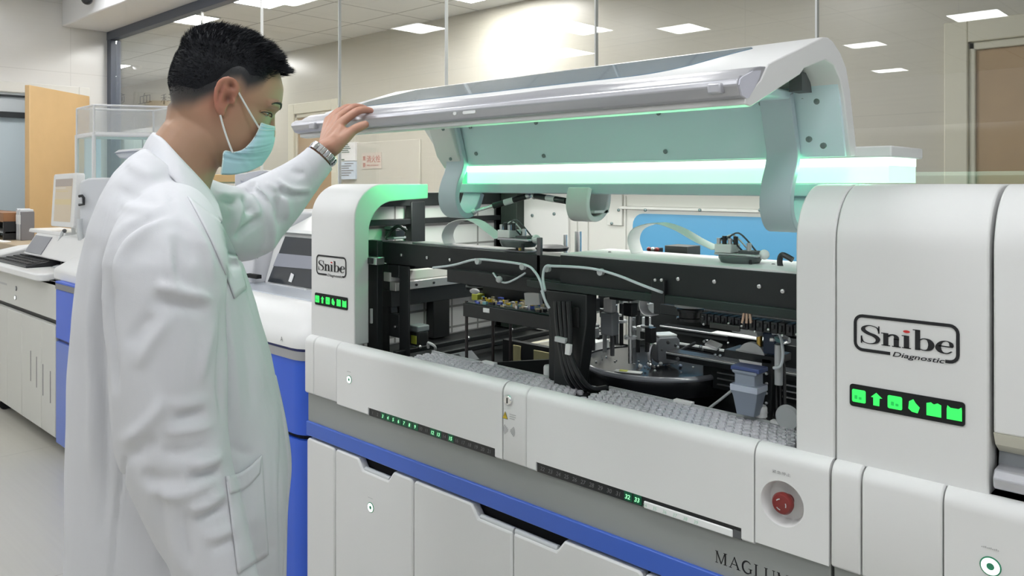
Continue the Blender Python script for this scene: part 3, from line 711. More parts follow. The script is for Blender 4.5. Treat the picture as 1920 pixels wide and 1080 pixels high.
    MB().box(X(0.012), XR - 0.012, YB - 0.012, YB, 0.70, EYE - 0.02).build('back_panel', WHITE, root)
    MB().box(X(0.012), XR - 0.012, D + 0.055, YB - 0.012, 0.86, 0.875).build('work_deck', BLACK, root)
    if opened: lid_open(root, X, XR); interior(root, X, XR)
    else:
        # closed lid: same section as the posts, with grip recess and metal rail at its lower edge
        a, b = X(0.238), XR - 0.076
        prof = [(YP, 1.045)] + arc(YP + 0.105, EYE - 0.105, 0.105, 0.105, 180, 90, 12) + [(1.62, EYE), (1.62, EYE - 0.02), (YP + 0.10, EYE - 0.03), (YP + 0.03, EYE - 0.12), (YP + 0.028, 1.045)]
        lid = MB().prism(prof, a, b, 'x').build('lid', WHITE, root, bevel=0.003)
        MB().prism([(YP, 1.045), (YP + 0.012, 1.025), (YP + 0.034, 1.01), (YP + 0.034, 1.046)], a, b, 'x').build('grip_chamfer', CREAM, lid)
        MB().prism([(YP + 0.030, 0.985), (YP + 0.036, 1.016), (YP + 0.042, 1.016), (YP + 0.042, 0.985)], a, b, 'x').build('grip_recess', MGREY, lid)
        MB().prism([(YP + 0.014, 0.958), (YP - 0.002, 0.962), (YP - 0.006, 0.978), (YP + 0.004, 0.990), (YP + 0.036, 0.992), (YP + 0.036, 0.958)], a, b, 'x').build('lid_rail', ALU, lid, bevel=0.003)
        MB().prism([(YP + 0.02, 1.09), (YP - 0.004, 1.10), (YP - 0.004, 1.33), (YP + 0.03, 1.36)], a + 0.12, b - 0.12, 'x').build('lid_window', mat('lid_window_dark', (0.05, 0.07, 0.09), 0.08), lid)
    return root

def screw(p, n, r, parent, m=None, name='screw'):
    p = np.array(p, float); n = np.array(n, float); n /= np.linalg.norm(n)
    MB().tube([p - n * 0.001, p + n * 0.0025, p + n * 0.0035], [r, r, r * 0.6], 10).build(name, m or mat('screw_metal', (0.20, 0.26, 0.26), 0.35, 0.7), parent, smooth=True)

def lid_open(root, X, XR):
    zb = EYE
    # section points (y, z) measured along the lid from the rail to the hinge, outer and inner skin
    out_ = [(1.213, 1.588), (1.240, 1.618), (1.456, 1.690)] + [(1.480, 1.6925), (1.503, 1.688), (1.538, 1.671), (1.567, 1.645), (1.585, 1.605), (1.610, 1.520), (1.622, 1.476)]
    inn = [(1.590, 1.474), (1.556, 1.585), (1.538, 1.620), (1.508, 1.644), (1.468, 1.650), (1.376, 1.624), (1.360, 1.612), (1.342, 1.605), (1.180, 1.543), (1.160, 1.545), (1.160, 1.555)]
    prof = out_ + inn
    def xl(i):
        yv, zv = prof[i]
        if yv < 1.30: return -1.905
        if zv > 1.60: return -1.868
        return -1.868 + (1.60 - zv) / 0.13 * 0.075
    lid = MB().prism(prof, lambda i: xl(i), -0.605, 'x').build('lid', WHITE, root, bevel=0.002)
    # tinted window let into the sloping front skin
    p0 = np.array((1.240, 1.618)); p1 = np.array((1.456, 1.690)); tdir = (p1 - p0); nrm = np.array((-tdir[1], tdir[0])); nrm /= np.linalg.norm(nrm)
    def on(x, q, off=0.0016): s = p0 + tdir * q + nrm * off; return (x, s[0], s[1])
    xr, xl_ = -0.715, -1.845
    outl = [(xl_ + 0.02, 0.10), (-0.90, 0.10)] + [(-0.90 + 0.12 * math.sin(t) , 0.10 + 0.42 * (1 - math.cos(t))) for t in np.linspace(0.2, 1.3, 7)] + [(xr - 0.03, 0.72), (xr - 0.01, 0.83), (xr - 0.02, 0.90)] + [(xl_ + 0.10, 0.90), (xl_ + 0.02, 0.45)]
    win = MB().add([on(x, q) for x, q in outl] + [on(x, q, -0.006) for x, q in outl], [tuple(range(len(outl)))] + [(i, (i + 1) % len(outl), len(outl) + (i + 1) % len(outl), len(outl) + i) for i in range(len(outl))]).build('lid_window', mat('lid_tinted_glass', (0.15, 0.245, 0.33), 0.05, spec=0.9, coat=0.4), lid)
    # aluminium grip rail along the front edge
    rail = [(1.163, 1.554), (1.148, 1.558), (1.137, 1.574), (1.139, 1.583), (1.150, 1.590), (1.166, 1.591), (1.180, 1.600), (1.196, 1.607), (1.216, 1.611), (1.236, 1.613), (1.214, 1.586), (1.190, 1.570), (1.172, 1.556)]
    rl = MB().prism(rail, -1.912, -0.607, 'x').build('grip_rail', ALU, lid, bevel=0.002)
    prof_c = [(1.163, 1.5545), (1.148, 1.5585), (1.140, 1.574), (1.143, 1.583), (1.152, 1.588), (1.186, 1.600), (1.212, 1.604), (1.205, 1.590), (1.186, 1.570), (1.172, 1.557)]
    MB().prism(prof_c, -0.607, -0.604, 'x').build('rail_end_cap', mat('rail_cap', (0.62, 0.62, 0.70), 0.4), rl)
    # clear slot and dot set into the rail, latch blocks
    for ua, ub, nm in ((868, 892, 'rail_slot'), (850, 856, 'rail_slot')):
        xa, xb = PY(ua, 215, 1.139)[0], PY(ub, 215, 1.139)[0]
        MB().prism(round_rect(xa, xb, 1.566, 1.573, 0.0034), 1.138, 1.145, 'y').build(nm, PAPER, rl)
    for u in (587, 1341):
        xa = PY(u, 240, 1.135)[0]
        MB().box(xa - 0.012, xa + 0.012, 1.129, 1.145, 1.562, 1.579).build('latch_button', ALU, rl, bevel=0.003)
    # liner: inner wall facing the room, ledge, screws, left bracket
    ly0, lz0, ly1, lz1 = 1.552, 1.592, 1.588, 1.474
    lin = MB()
    LW = -1.695
    lin.prism([(ly0, 1.615), (ly1 - 0.002, lz1), (ly1 - 0.010, lz1), (ly0 - 0.010, 1.612)], LW, -0.612, 'x')
    lin_o = lin.build('lid_liner', LINER, lid)
    MB().prism([(1.31, 1.592), (1.36, 1.606), (1.545, 1.606), (1.548, 1.590), (1.40, 1.585), (1.33, 1.580)], LW, -0.700, 'x').build('liner_box', LINER, lid, bevel=0.004)
    for u, v in ((1005, 230), (1020, 292), (1235, 212), (1248, 284), (1428, 194), (1440, 265), (882, 238), (893, 288)):
        t = (u - 960) / F
        z_ = PY(u, v, 1.55)[2]; yy = 1.546 + (1.60 - z_) * 0.29
        p = PY(u, v, yy - 0.004); screw(p, (0, -1, -0.3), 0.0055, lin_o)
    for u, v in ((1506, 187), (1532, 190), (1517, 261), (1544, 273)):
        p = PY(u, v, 1.552); screw(p, (0, -1, -0.3), 0.0062, lin_o)
    br = MB().prism([(1.50, 1.615), (1.548, 1.615), (1.592, 1.472), (1.575, 1.466), (1.545, 1.50)], -1.790, LW - 0.002, 'x').build('hinge_cover', WHITE, lid, bevel=0.004)
    for u, v in ((831, 242), (845, 298)): screw(PY(u, v, 1.50 if v < 260 else 1.543), (0, -1, -0.3), 0.005, br)
    MB().box(-0.690, -0.664, 1.50, 1.55, 1.60, 1.636).build('liner_stop', DGREY, lid)
    # hinge arms: goosenecks that leave the lid and hook under the light bar
    def arm(xa, xb, m, name='hinge_arm', thick=0.016):
        path = [(1.532, 1.600), (1.556, 1.520), (1.566, 1.485), (1.560, 1.455), (1.545, 1.425), (1.536, 1.395), (1.536, 1.370), (1.545, 1.347), (1.563, 1.332), (1.585, 1.330), (1.606, 1.342), (1.622, 1.362), (1.634, 1.392)]
        path = smooth_path(path, 4)
        pts = [((xa + xb) / 2, p[0], p[1]) for p in path]
        return MB().strip(pts, (xb - xa, 0, 0), thick).build(name, m, lid, bevel=0.002)
    xa, xb = PY(1433, 320, 1.55)[0], PY(1492, 320, 1.55)[0]
    arm(xa, xb, HINGE)
    xa = PY(835, 330, 1.555)[0]
    arm(xa, xa + 0.075, HINGE)
    xa = PY(880, 390, 1.6)[0]
    path = smooth_path([(1.60, EYE - 0.01), (1.592, 1.385), (1.590, 1.362), (1.600, 1.338), (1.62, 1.330), (1.645, 1.335), (1.668, 1.352), (1.678, 1.375), (1.680, EYE - 0.015)], 4)
    xm = PY(1068, 385, 1.6)[0]
    MB().strip([(xm + 0.035, p[0], p[1]) for p in path], (0.07, 0, 0), 0.014).build('cable_duct', WHITE, root, bevel=0.003)
    MB().box(xm, xm + 0.07, 1.615, 1.675, 1.345, 1.352).build('cable_duct_web', WHITE, root)
    # gas springs
    def spring(p0, p1, pm, label=None):
        g = MB().tube([pm, p1], 0.0085, 12).build('gas_spring', BLACK2, root, smooth=True)
        MB().tube([p0, pm], 0.0042, 10).build('spring_rod', CHROME, g, smooth=True)
        MB().ball(p0, 0.009).build('spring_joint', SILVER, g, smooth=True); MB().ball(p1, 0.010).build('spring_joint', SILVER, g, smooth=True)
        q = np.array(pm) * 0.68 + np.array(p1) * 0.32; q2 = np.array(pm) * 0.42 + np.array(p1) * 0.58
        MB().tube([q, q2], 0.0090, 12).build('spring_label', PAPER, g, smooth=True)
    spring(PY(889, 397, 1.60), PY(990, 367, 1.66), PY(925, 386, 1.62))
    spring(PY(1076, 380, 1.62), PY(1002, 367, 1.66), PY(1062, 377, 1.625))
    # green LED strip in the slot below the deck edge
    ld = bpy.data.lights.new('led_strip', 'AREA'); ld.shape = 'RECTANGLE'; ld.size = 1.15; ld.size_y = 0.012; ld.spread = math.radians(110); ld.energy = LED_W; ld.color = (0.16, 1.0, 0.42)
    lo = bpy.data.objects.new('led_strip', ld); COL.objects.link(lo); lo.location = (-1.15, 1.600, EYE + 0.03); lo.rotation_euler = (math.radians(-104), 0, 0)
    attach(lo, root)
    l2 = bpy.data.lights.new('led_strip', 'AREA'); l2.shape = 'RECTANGLE'; l2.size = 0.10; l2.size_y = 0.02; l2.energy = 0.85; l2.color = (0.04, 1.0, 0.30)
    o2 = bpy.data.objects.new('led_strip', l2); COL.objects.link(o2); o2.location = (-1.770, 1.61, EYE + 0.035); o2.rotation_euler = (0, math.radians(82), 0); attach(o2, root)
LED_W = 1.1
GRIDW = node_mat('white_gridded_panel', tile_nodes((0.90, 0.885, 0.88), (0.89, 0.875, 0.87), (0.34, 0.33, 0.32), 0.13, 0.075, 0.5, 'YZ', 0.004))
GRIDX = node_mat('white_gridded_panel_back', tile_nodes((0.80, 0.78, 0.76), (0.79, 0.77, 0.75), (0.30, 0.29, 0.28), 0.16, 0.105, 0.5, 'XZ', 0.006))
BACKW = mat('back_panel_white', (0.66, 0.65, 0.61), 0.5)
def interior(root, X, XR):
    r2 = random.Random(5)
    def B(name, x0, x1, y0, y1, z0, z1, m=BLACK, p=root, bevel=0.0015): return MB().box(x0, x1, y0, y1, z0, z1).build(name, m, p, bevel=bevel)
    LXI = X(0.012)                     # inner face of the left side (-2.177)
    # gridded white side wall with black frame in front
    B('side_liner', LXI, LXI + 0.004, 1.42, YB - 0.012, 0.88, EYE - 0.03, GRIDW, bevel=0)
    xf = LXI + 0.05
    fr = MB()
    for y0, y1 in ((1.43, 1.47), (2.16, 2.22)): fr.box(xf - 0.04, xf, y0, y1, 0.88, EYE - 0.03)
    for z0, z1 in ((1.345, 1.39), (1.283, 1.302), (1.01, 1.06)): fr.box(xf - 0.03, xf - 0.005, 1.43, 2.22, z0, z1)
    fr.box(xf - 0.03, xf, 1.725, 1.785, 1.10, 1.36)
    fr.box(xf - 0.04, xf - 0.002, 1.825, 1.90, 0.88, 1.05)
    fr.build('inner_frame', BLACK, root, bevel=0.002)
    # rear wall: black corner post, white panel, blue window
    yb = YB - 0.02
    B('corner_post', LXI + 0.02, LXI + 0.13, yb - 0.06, yb, 0.88, EYE - 0.02, mat('green_black', (0.012, 0.022, 0.016), 0.5))
    B('rear_liner', LXI + 0.13, XR - 0.015, yb - 0.008, yb, 0.88, EYE - 0.03, BACKW, bevel=0)
    pa, pb = PY(985, 400, yb), PY(1072, 400, yb)
    pl = B('access_plate', pa[0], pb[0], yb - 0.02, yb - 0.006, 1.10, EYE - 0.02, mat('plate_white', (0.70, 0.69, 0.67), 0.5))
    for u, v in ((998, 404), (1039, 401)): screw(PY(u, v, yb - 0.021), (0, -1, 0), 0.006, pl)
    pa, pb = PY(1144, 378, yb), PY(1172, 423, yb)
    pl = B('access_plate', pa[0], pb[0], yb - 0.018, yb - 0.006, pb[2], EYE - 0.02, BACKW)
    for u, v in ((1160, 394), (1147, 419)): screw(PY(u, v, yb - 0.019), (0, -1, 0), 0.005, pl)
    for u in (1085, 1105, 1176): B('panel_rib', PY(u, 420, yb)[0] - 0.003, PY(u, 420, yb)[0] + 0.003, yb - 0.014, yb - 0.006, 0.9, EYE - 0.04, BACKW, bevel=0)
    za = PY(1300, 389, yb)[2]
    B('panel_ledge', PY(1172, 390, yb)[0], XR - 0.02, yb - 0.035, yb - 0.006, za - 0.01, za, BACKW)
    for u in (1210, 1312, 1425): screw(PY(u, 394, yb - 0.036), (0, -1, 0), 0.005, root)
    wa = PY(1187, 400, yb - 0.012); 
    MB().prism(round_rect(wa[0], XR - 0.05, 1.02, wa[2], 0.04), yb - 0.014, yb - 0.008, 'y').build('blue_window', BLUEWIN, root)
    # ---- two long gantry beams along the machine
    def beam(name, xa, xb, y0, y1, z0, z1, top=None):
        b = B(name, xa, xb, y0, y1, z0, z1, BLACK)
        if top: MB().box(xa, xb, y0 + 0.003, y1, z1, z1 + 0.004).build('beam_top', top, b)
        return b
    xa = PY(712, 470, 1.50)[0]
    b1 = beam('gantry_beam', xa, -1.27, 1.50, 1.58, 1.178, 1.242)
    for u in (711, 753, 801, 844): screw(PY(u, 474 + (u - 711) * 0.1, 1.499), (0, -1, 0), 0.0045, b1, SILVER)
    B('beam_cover', PY(770, 455, 1.51)[0], PY(985, 455, 1.51)[0], 1.515, 1.57, 1.2415, 1.247, mat('cover_steel', (0.35, 0.36, 0.37), 0.3, 0.6), b1)
    B('beam_plate', PY(838, 500, 1.47)[0], -1.24, 1.470, 1.50, 1.150, 1.186, BLACK, b1)
    xb0 = PY(1050, 500, 1.46)[0]
    b2 = beam('gantry_beam', xb0, XR - 0.02, 1.46, 1.66, 1.180, 1.250, mat('beam_white', (0.78, 0.78, 0.78), 0.35))
    for u, v in ((1272, 523), (1340, 528), (1424, 537), (1468, 546)): screw(PY(u, v, 1.459), (0, -1, 0), 0.0042, b2, SILVER)
    for u, v in ((1143, 474), (1160, 479), (1450, 497)): screw(PY(u, v, 1.57)*1.0, (0, 0, 1), 0.004, b2, DGREY)
    B('beam_plate', xb0 - 0.10, XR - 0.03, 1.450, 1.475, 1.166, 1.184, mat('plate_black', (0.018, 0.03, 0.026), 0.35), b2)
    B('beam_clip', PY(1222, 520, 1.45)[0], PY(1246, 520, 1.45)[0], 1.448, 1.46, 1.165, 1.215, BLACK2, b2)
    for u in (1229, 1241): screw(PY(u, 525, 1.447), (0, -1, 0), 0.0035, b2, SILVER)
    # pointed cable chain under the right beam
    ch = MB()
    x = PY(1315, 580, 1.46)[0]
    while x < XR - 0.06:
        ch.box(x, x + 0.013, 1.458, 1.49, 1.132, 1.154); ch.box(x + 0.003, x + 0.009, 1.453, 1.459, 1.136 + .006 * r2.random(), 1.150); x += 0.0152
    ch.build('cable_chain', BLACK2, root, bevel=0.0015)
    dots = MB(); x = PY(1320, 580, 1.45)[0]
    while x < XR - 0.08: dots.ball((x, 1.449, 1.137 + r2.uniform(-.006, .006)), 0.0028, 8); x += 0.028
    dots.build('chain_pins', SILVER, root)
    # ---- flat ribbon cables that arch over the beams
    def ribbon(pts, w_, name='ribbon_cable', m=PAPER):
        pts = smooth_path(pts, 6); return MB().strip(pts, (0, w_, 0), 0.0016).build(name, m, root, smooth=True)
    def yz(u, v, y): return PY(u, v, y)
    ribbon([yz(845, 461, 1.56), yz(839, 440, 1.56), yz(850, 420, 1.56), yz(875, 411, 1.56), yz(897, 416, 1.56), yz(920, 433, 1.56), yz(938, 447, 1.56)], 0.045)
    ribbon([yz(1195, 474, 1.60), yz(1188, 450, 1.60), yz(1196, 430, 1.60), yz(1220, 420, 1.60), yz(1243, 419, 1.60), yz(1275, 430, 1.60), yz(1310, 450, 1.60), yz(1345, 467, 1.60)], 0.05)
    ribbon([yz(1225, 547, 1.50), yz(1208, 560, 1.50), yz(1206, 575, 1.50), yz(1214, 588, 1.50), yz(1228, 591, 1.50)], 0.03)
    # ---- carriages riding on the beams (small assemblies with pulleys, sensors, loops of wire)
    def carriage(c, sc, name):
        c = np.array(c, float)
        g = MB(); g.lathe([(0.048 * sc, 0.0), (0.055 * sc, 0.012 * sc), (0.055 * sc, 0.018 * sc)], c, 24); g = g.build(name, mat('carriage_grey', (0.12, 0.14, 0.14), 0.4, 0.4), root, smooth=True)
        MB().box(c[0] - .06 * sc, c[0] + .062 * sc, c[1] - .028 * sc, c[1] + .03 * sc, c[2] + .018 * sc, c[2] + .024 * sc).build('carriage_plate', SILVER, g, bevel=0.001)
        MB().box(c[0] - .058 * sc, c[0] - .01 * sc, c[1] - .03 * sc, c[1] + .02 * sc, c[2] + .024 * sc, c[2] + .047 * sc).build('connector_block', WHITE, g, bevel=0.002)
        MB().box(c[0] + .005 * sc, c[0] + .05 * sc, c[1] - .02 * sc, c[1] + .02 * sc, c[2] + .024 * sc, c[2] + .032 * sc).build('sensor_board', DGREY, g)
        for k in range(4): MB().cyl(c + np.array((-.05 + .016 * k, -.02, .047)) * sc, c + np.array((-.05 + .016 * k, -.02, .062 + .006 * (k % 2))) * sc, .006 * sc, n=10).build('plug', BLACK2 if k % 2 else SILVER, g, smooth=True)
        MB().ball(c + np.array((.066, 0, .024)) * sc, .013 * sc).build('roller', PAPER, g, smooth=True)
        MB().cyl(c + np.array((.03, -.01, .03)) * sc, c + np.array((.03, -.01, .052)) * sc, .006 * sc).build('plug', SILVER, g, smooth=True)
        for k in range(3):
            a = c + np.array((-.055 + .01 * k, -.015, .055)) * sc; b = c + np.array((.0 + .02 * k, .01, .03)) * sc
            MB().tube(smooth_path([a, (a + b) / 2 + np.array((0, -.01, .022 + .006 * k)) * sc, b], 5), .0022 * sc, 6).build('wire', (BLACK2, PAPER, DGREY)[k], g, smooth=True)
        for k in range(3): MB().cyl(c + np.array((.02 + .012 * k, -.03, -.008)) * sc, c + np.array((.02 + .012 * k, -.03, .012)) * sc, .004 * sc, n=10).build('pin', BRASS if k == 1 else BLACK2, g, smooth=True)
    carriage(PY(973, 462, 1.54), 0.92, 'gripper_carriage')
    carriage(PY(1388, 492, 1.56), 0.82, 'gripper_carriage')
    # vertical rod and white ball at left beam end, black pads, silver columns
    B('sensor_post', PY(1006, 440, 1.5)[0], PY(1013, 440, 1.5)[0], 1.50, 1.51, 1.165, 1.285, mat('post_steel', (0.16, 0.15, 0.16), 0.4, 0.5))
    a = PY(1035, 470, 1.75); MB().lathe([(0.045, 0), (0.05, 0.01), (0.03, 0.016)], a).build('sample_rotor', BLACK2, root, smooth=True)
    for u, wv in ((1060, 6), (1084, 12)):
        a = PY(u, 434 if wv > 6 else 440, 1.9); MB().cyl((a[0], 1.9, 1.0), (a[0], 1.9, a[2]), 0.0008 * wv + 0.001).build('guide_column', SILVER, root, smooth=True)
    for k, (u, v) in enumerate(((1050, 488), (1030, 484), (1042, 494))):
        a = PY(u, v, 1.52); MB().tube(smooth_path([a + (-.06, 0, -.004), a + (0, -.01, .004), a + (.05, 0, -.002)], 5), 0.003, 7).build('blue_grey_hose', mat('hose_blue', (0.35, 0.42, 0.60), 0.4), root, smooth=True)
    # black sensor head and box standing behind the right beam
    a = PY(1228, 470, 1.70); g = B('sensor_head', a[0] - .012, a[0] + .018, 1.69, 1.71, 1.22, a[2] + .008, BLACK2)
    for k in range(3): MB().ball((a[0] - .01 + .012 * k, 1.688, a[2] + .004), .006, 8).build('sensor_lens', SILVER if k % 2 else REDBTN, g, smooth=True)
    p, q = PY(1246, 460, 1.68), PY(1289, 485, 1.68); B('driver_box', p[0], q[0], 1.68, 1.74, 1.22, p[2], mat('driver_black', (0.035, 0.037, 0.035), 0.45))
    MB().tube(smooth_path([PY(1465, 505, 1.55), PY(1462, 490, 1.55), PY(1467, 478, 1.55), PY(1486, 487, 1.55)], 5), 0.006, 8).build('black_hose', BLACK2, root, smooth=True)
    # ---- pale tubing along the beams with clips
    def hose(pts, rr=0.0032, m=TUBE, name='tubing'): return MB().tube(smooth_path([np.array(q) for q in pts], 6), rr, 8).build(name, m, root, smooth=True)
    hs = hose([PY(812, 502, 1.485), PY(850, 497, 1.46), PY(890, 487, 1.455), PY(930, 489, 1.455), PY(985, 497, 1.45), PY(1003, 510, 1.44), PY(1014, 530, 1.42), PY(1021, 560, 1.41), PY(1030, 578, 1.41)])
    hs2 = hose([PY(1022, 545, 1.41), PY(1018, 520, 1.43), PY(1023, 500, 1.44), PY(1040, 499, 1.445), PY(1085, 501, 1.445), PY(1122, 506, 1.445), PY(1160, 517, 1.44), PY(1200, 533, 1.43), PY(1232, 545, 1.43), PY(1245, 549, 1.46)])
    for u, v, h in ((897, 490, hs), (981, 500, hs), (1027, 504, hs2), (1127, 510, hs2)):
        a = PY(u, v, 1.452); MB().cyl(a + (0, 0.004, 0), a + (0, -0.006, 0), 0.008, n=12).build('hose_clip', LGREY, h, smooth=True)
    hose([PY(925, 512, 1.47), PY(935, 525, 1.46), PY(948, 530, 1.455), PY(965, 524, 1.455), PY(985, 512, 1.46)], 0.0026)
    a = PY(936, 524, 1.45); MB().ball(a, 0.009, 10).build('hose_joint', LGREY, root, smooth=True)
    # ---- left stand: black plate with a tall triangular opening
    x0, x1 = PY(712, 560, 1.505)[0], PY(766, 560, 1.505)[0]; w_ = x1 - x0
    st = MB()
    zt, z0 = 1.175, 0.885
    st.box(x0, x0 + w_ * 0.30, 1.505, 1.512, z0, zt); st.box(x0 + w_ * 0.68, x1, 1.505, 1.512, z0, zt)
    st.box(x0 + w_ * .30, x0 + w_ * .68, 1.505, 1.53, 1.136, zt); st.prism([(x0 + w_ * .30, .955), (x0 + w_ * .68, .955), (x0 + w_ * .68, 1.025), (x0 + w_ * .30, 1.025)], 1.505, 1.53, 'y'); st.prism([(x0 + w_ * .30, 1.025), (x0 + w_ * .42, 1.025), (x0 + w_ * .30, 1.136)], 1.505, 1.53, 'y'); st.box(x0 + .004, x0 + w_ * .45, 1.56, 1.566, .95, zt)
    st.box(x0, x1, 1.53, 1.60, 1.165, zt + 0.01)
    sto = st.build('beam_stand', BLACK, root, bevel=0.002)
    MB().tube([PY(727, 530, 1.53), PY(735, 590, 1.53)], 0.005, 8).build('cable', SILVER, sto, smooth=True)
    MB().tube([PY(731, 528, 1.53), PY(746, 565, 1.53)], 0.004, 8).build('cable', SILVER, sto, smooth=True)
    pp = PY(740, 536, 1.525); B('plug', pp[0] - .012, pp[0] + .012, 1.52, 1.53, pp[2] - .014, pp[2] + .014, PAPER, sto)
    screw(PY(741, 613, 1.503), (0, -1, 0), 0.005, sto, SILVER)
    B('stand_dark_plate', X(0.24), x0 + 0.01, 1.45, 1.47, 0.885, 1.25, BLACK)  # dark plate left of the beam stand
    tb = PY(695, 600, 1.444); B('tall_label', tb[0] - .004, tb[0] + .004, 1.443, 1.45, 1.00, 1.045, PAPER)
    # latch on the left post
    la = PY(700, 488, 1.44)
    lt = B('lid_latch', la[0] - .035, la[0] + .035, 1.425, 1.455, la[2] - .011, la[2] + .011, SILVER)
    B('latch_block', la[0] - .008, la[0] + .018, 1.420, 1.426, la[2] - .009, la[2] + .009, BLACK2, lt); MB().cyl(la + (-.04, -.02, 0), la + (-.025, -.02, 0), .010, n=12).build('latch_pin', BLACK2, lt, smooth=True)
    # ---- stepper motor helper
    def motor(c, s, h, name='stepper_motor', lm=YELLG, body=MGREY):
        c = np.array(c, float)
        o = MB().prism([(c[0] - s, c[1] - s * .7), (c[0] - s * .7, c[1] - s), (c[0] + s * .7, c[1] - s), (c[0] + s, c[1] - s * .7), (c[0] + s, c[1] + s * .7), (c[0] + s * .7, c[1] + s), (c[0] - s * .7, c[1] + s), (c[0] - s, c[1] + s * .7)], c[2] + h * .22, c[2] + h * .75, 'z').build(name, BLACK2, root, bevel=0.002)
        MB().box(c[0] - s, c[0] + s, c[1] - s, c[1] + s, c[2], c[2] + h * .22).build('motor_flange', body, o, bevel=0.004)
        MB().box(c[0] - s, c[0] + s, c[1] - s, c[1] + s, c[2] + h * .75, c[2] + h).build('motor_cap', body, o, bevel=0.004)
        if lm: MB().box(c[0] - s * .2, c[0] + s * .75, c[1] - s - .002, c[1] - s + .001, c[2] + h * .30, c[2] + h * .62).build('motor_label', lm, o)
        return o
    a = PY(785, 653, 1.58); motor((a[0], 1.58, a[2] - .005), 0.024, 0.078)
    a = PY(803, 652, 1.56); MB().tube(smooth_path([a, a + (.012, -.01, .018), a + (.03, 0, .008), a + (.02, .01, -.006)], 5), 0.004, 8).build('cable', PAPER, root, smooth=True)
    a = PY(741, 448, 1.66); motor((a[0], 1.66, a[2]), 0.027, 0.042, lm=None)
    MB().tube(smooth_path([a + (-.02, -.02, .0), a + (.02, -.03, .03), a + (.045, -.02, .045), a + (.06, .0, .03)], 5), 0.006, 8).build('cable', BLACK2, root, smooth=True)
    # ---- silver guide rail and black rails running to the rear
    xr = -1.955
    ra = B('guide_rail', xr, xr + .03, 1.50, 2.0, 1.096, 1.122, mat('rail_steel', (0.62, 0.60, 0.58), 0.35, 0.75))
    B('rail_top', xr - .03, xr + .002, 1.50, 2.0, 1.122, 1.150, mat('rail_light', (0.66, 0.64, 0.61), 0.45), ra)
    for k in range(4): screw((xr + .031, 1.58 + .07 * k, 1.109), (1, 0, 0), 0.004, ra, BLACK2)
    B('rail_backing', xr - .05, xr + .01, 1.50, 2.05, 1.045, 1.094, BLACK)
    a = PY(896, 520, 1.66); pu = MB().lathe([(.036, 0), (.036, .006), (.030, .007), (.030, .013), (.036, .014), (.036, .02), (.02, .021), (.02, .04)], (a[0], 1.66, a[2] - .035)).build('belt_pulley', BLACK2, root, smooth=True)
    MB().lathe([(.0365, .0085), (.0365, .0105)], (a[0], 1.66, a[2] - .035)).build('pulley_belt', LGREY, pu)
    B('bearing_block', a[0] - .025, a[0] + .03, 1.62, 1.66, a[2] - .008, a[2] + .02, LGREY)
    for k, (xx, z_) in enumerate(((-1.90, .925), (-1.86, .905), (-1.83, .915))): B('floor_rail', xx, xx + .018, 1.47, 2.12, z_ - .014, z_, BLACK, bevel=0.002)
    for yy in (1.55, 1.75, 1.95): MB().ball((-1.872, yy, .928), .006, 8).build('rail_stop', SILVER, root, smooth=True)
    # ---- printed circuit board on a black shelf with pillars
    BY = 1.49; xa, xb = PY(868, 585, BY)[0], PY(1038, 585, BY)[0]; zs = PY(868, 568, BY)[2]
    sh = B('board_shelf', xa, xb, BY, BY + .12, zs - .036, zs, BLACK)
    pcb = B('circuit_board', xa + .004, xb - .004, BY + .005, BY + .115, zs, zs + .003, mat('pcb_dark_green', (0.02, 0.05, 0.04), 0.4), sh)
    cm_ = [PAPER, mat('conn_blue', (0.08, 0.13, 0.55), 0.4), YELLOW, mat('conn_beige', (0.6, 0.5, 0.32), 0.5), BLACK2, SILVER, mat('conn_teal', (0.2, 0.45, 0.5), 0.4)]
    for k in range(95):
        x = r2.uniform(xa + .012, xb - .012); y = r2.uniform(BY + .01, BY + .108); s = r2.uniform(.002, .007); h = r2.uniform(.003, .011)
        MB().box(x - s, x + s, y - s * .7, y + s * .7, zs + .003, zs + .003 + h).build('board_connector', cm_[r2.randrange(7)], pcb)
    p = PY(912, 582, BY); B('shelf_label', p[0] - .012, p[0] + .012, BY - .0015, BY + .001, p[2] - .006, p[2] + .006, PAPER, sh)
    for x, y in ((xa + .006, BY + .008), (xa + .006, BY + .11), (xa + .075, BY + .11)): MB().cyl((x, y, .88), (x, y, zs + .006), .0045, n=10).build('shelf_pillar', mat('pillar_dark', (0.06, 0.05, 0.05), 0.35, 0.5), sh, smooth=True)
    # black carriage body hanging under the left beam, labels, white bracket
    p, q = PY(905, 545, 1.62), PY(1030, 560, 1.62)
    hb = B('carriage_housing', p[0], q[0], 1.62, 1.67, 1.085, 1.178, BLACK)
    for u in (979, 990): a = PY(u, 538, 1.619); B('orange_tag', a[0] - .006, a[0] + .006, 1.6185, 1.62, a[2] - .012, a[2] + .012, mat('tag_pink', (0.62, 0.40, 0.33), 0.5), hb)
    for u, v in ((968, 528), (985, 526)): a = PY(u, v, 1.619); B('square_label', a[0] - .007, a[0] + .007, 1.6185, 1.62, a[2] - .006, a[2] + .006, DGREY, hb)
    a = PY(1000, 560, 1.53); MB().obox(a, [(1, 0, .12), (0, 1, 0), (-.12, 0, 1)], (.026, .006, .016)).build('white_bracket', PAPER, root, bevel=0.001)
    a = PY(890, 546, 1.55); MB().ball(a, (.018, .01, .008), 10).build('white_cap', PAPER, root, smooth=True)
    a = PY(893, 556, 1.60); MB().box(a[0] - .01, a[0] + .015, 1.59, 1.62, a[2] - .01, a[2] + .008).build('yellow_plug', YELLG, root, bevel=0.002)
    # ---- central black column, sloping, with cable bundle and coil
    xa, xb = PY(1022, 560, 1.45)[0], PY(1090, 560, 1.45)[0]
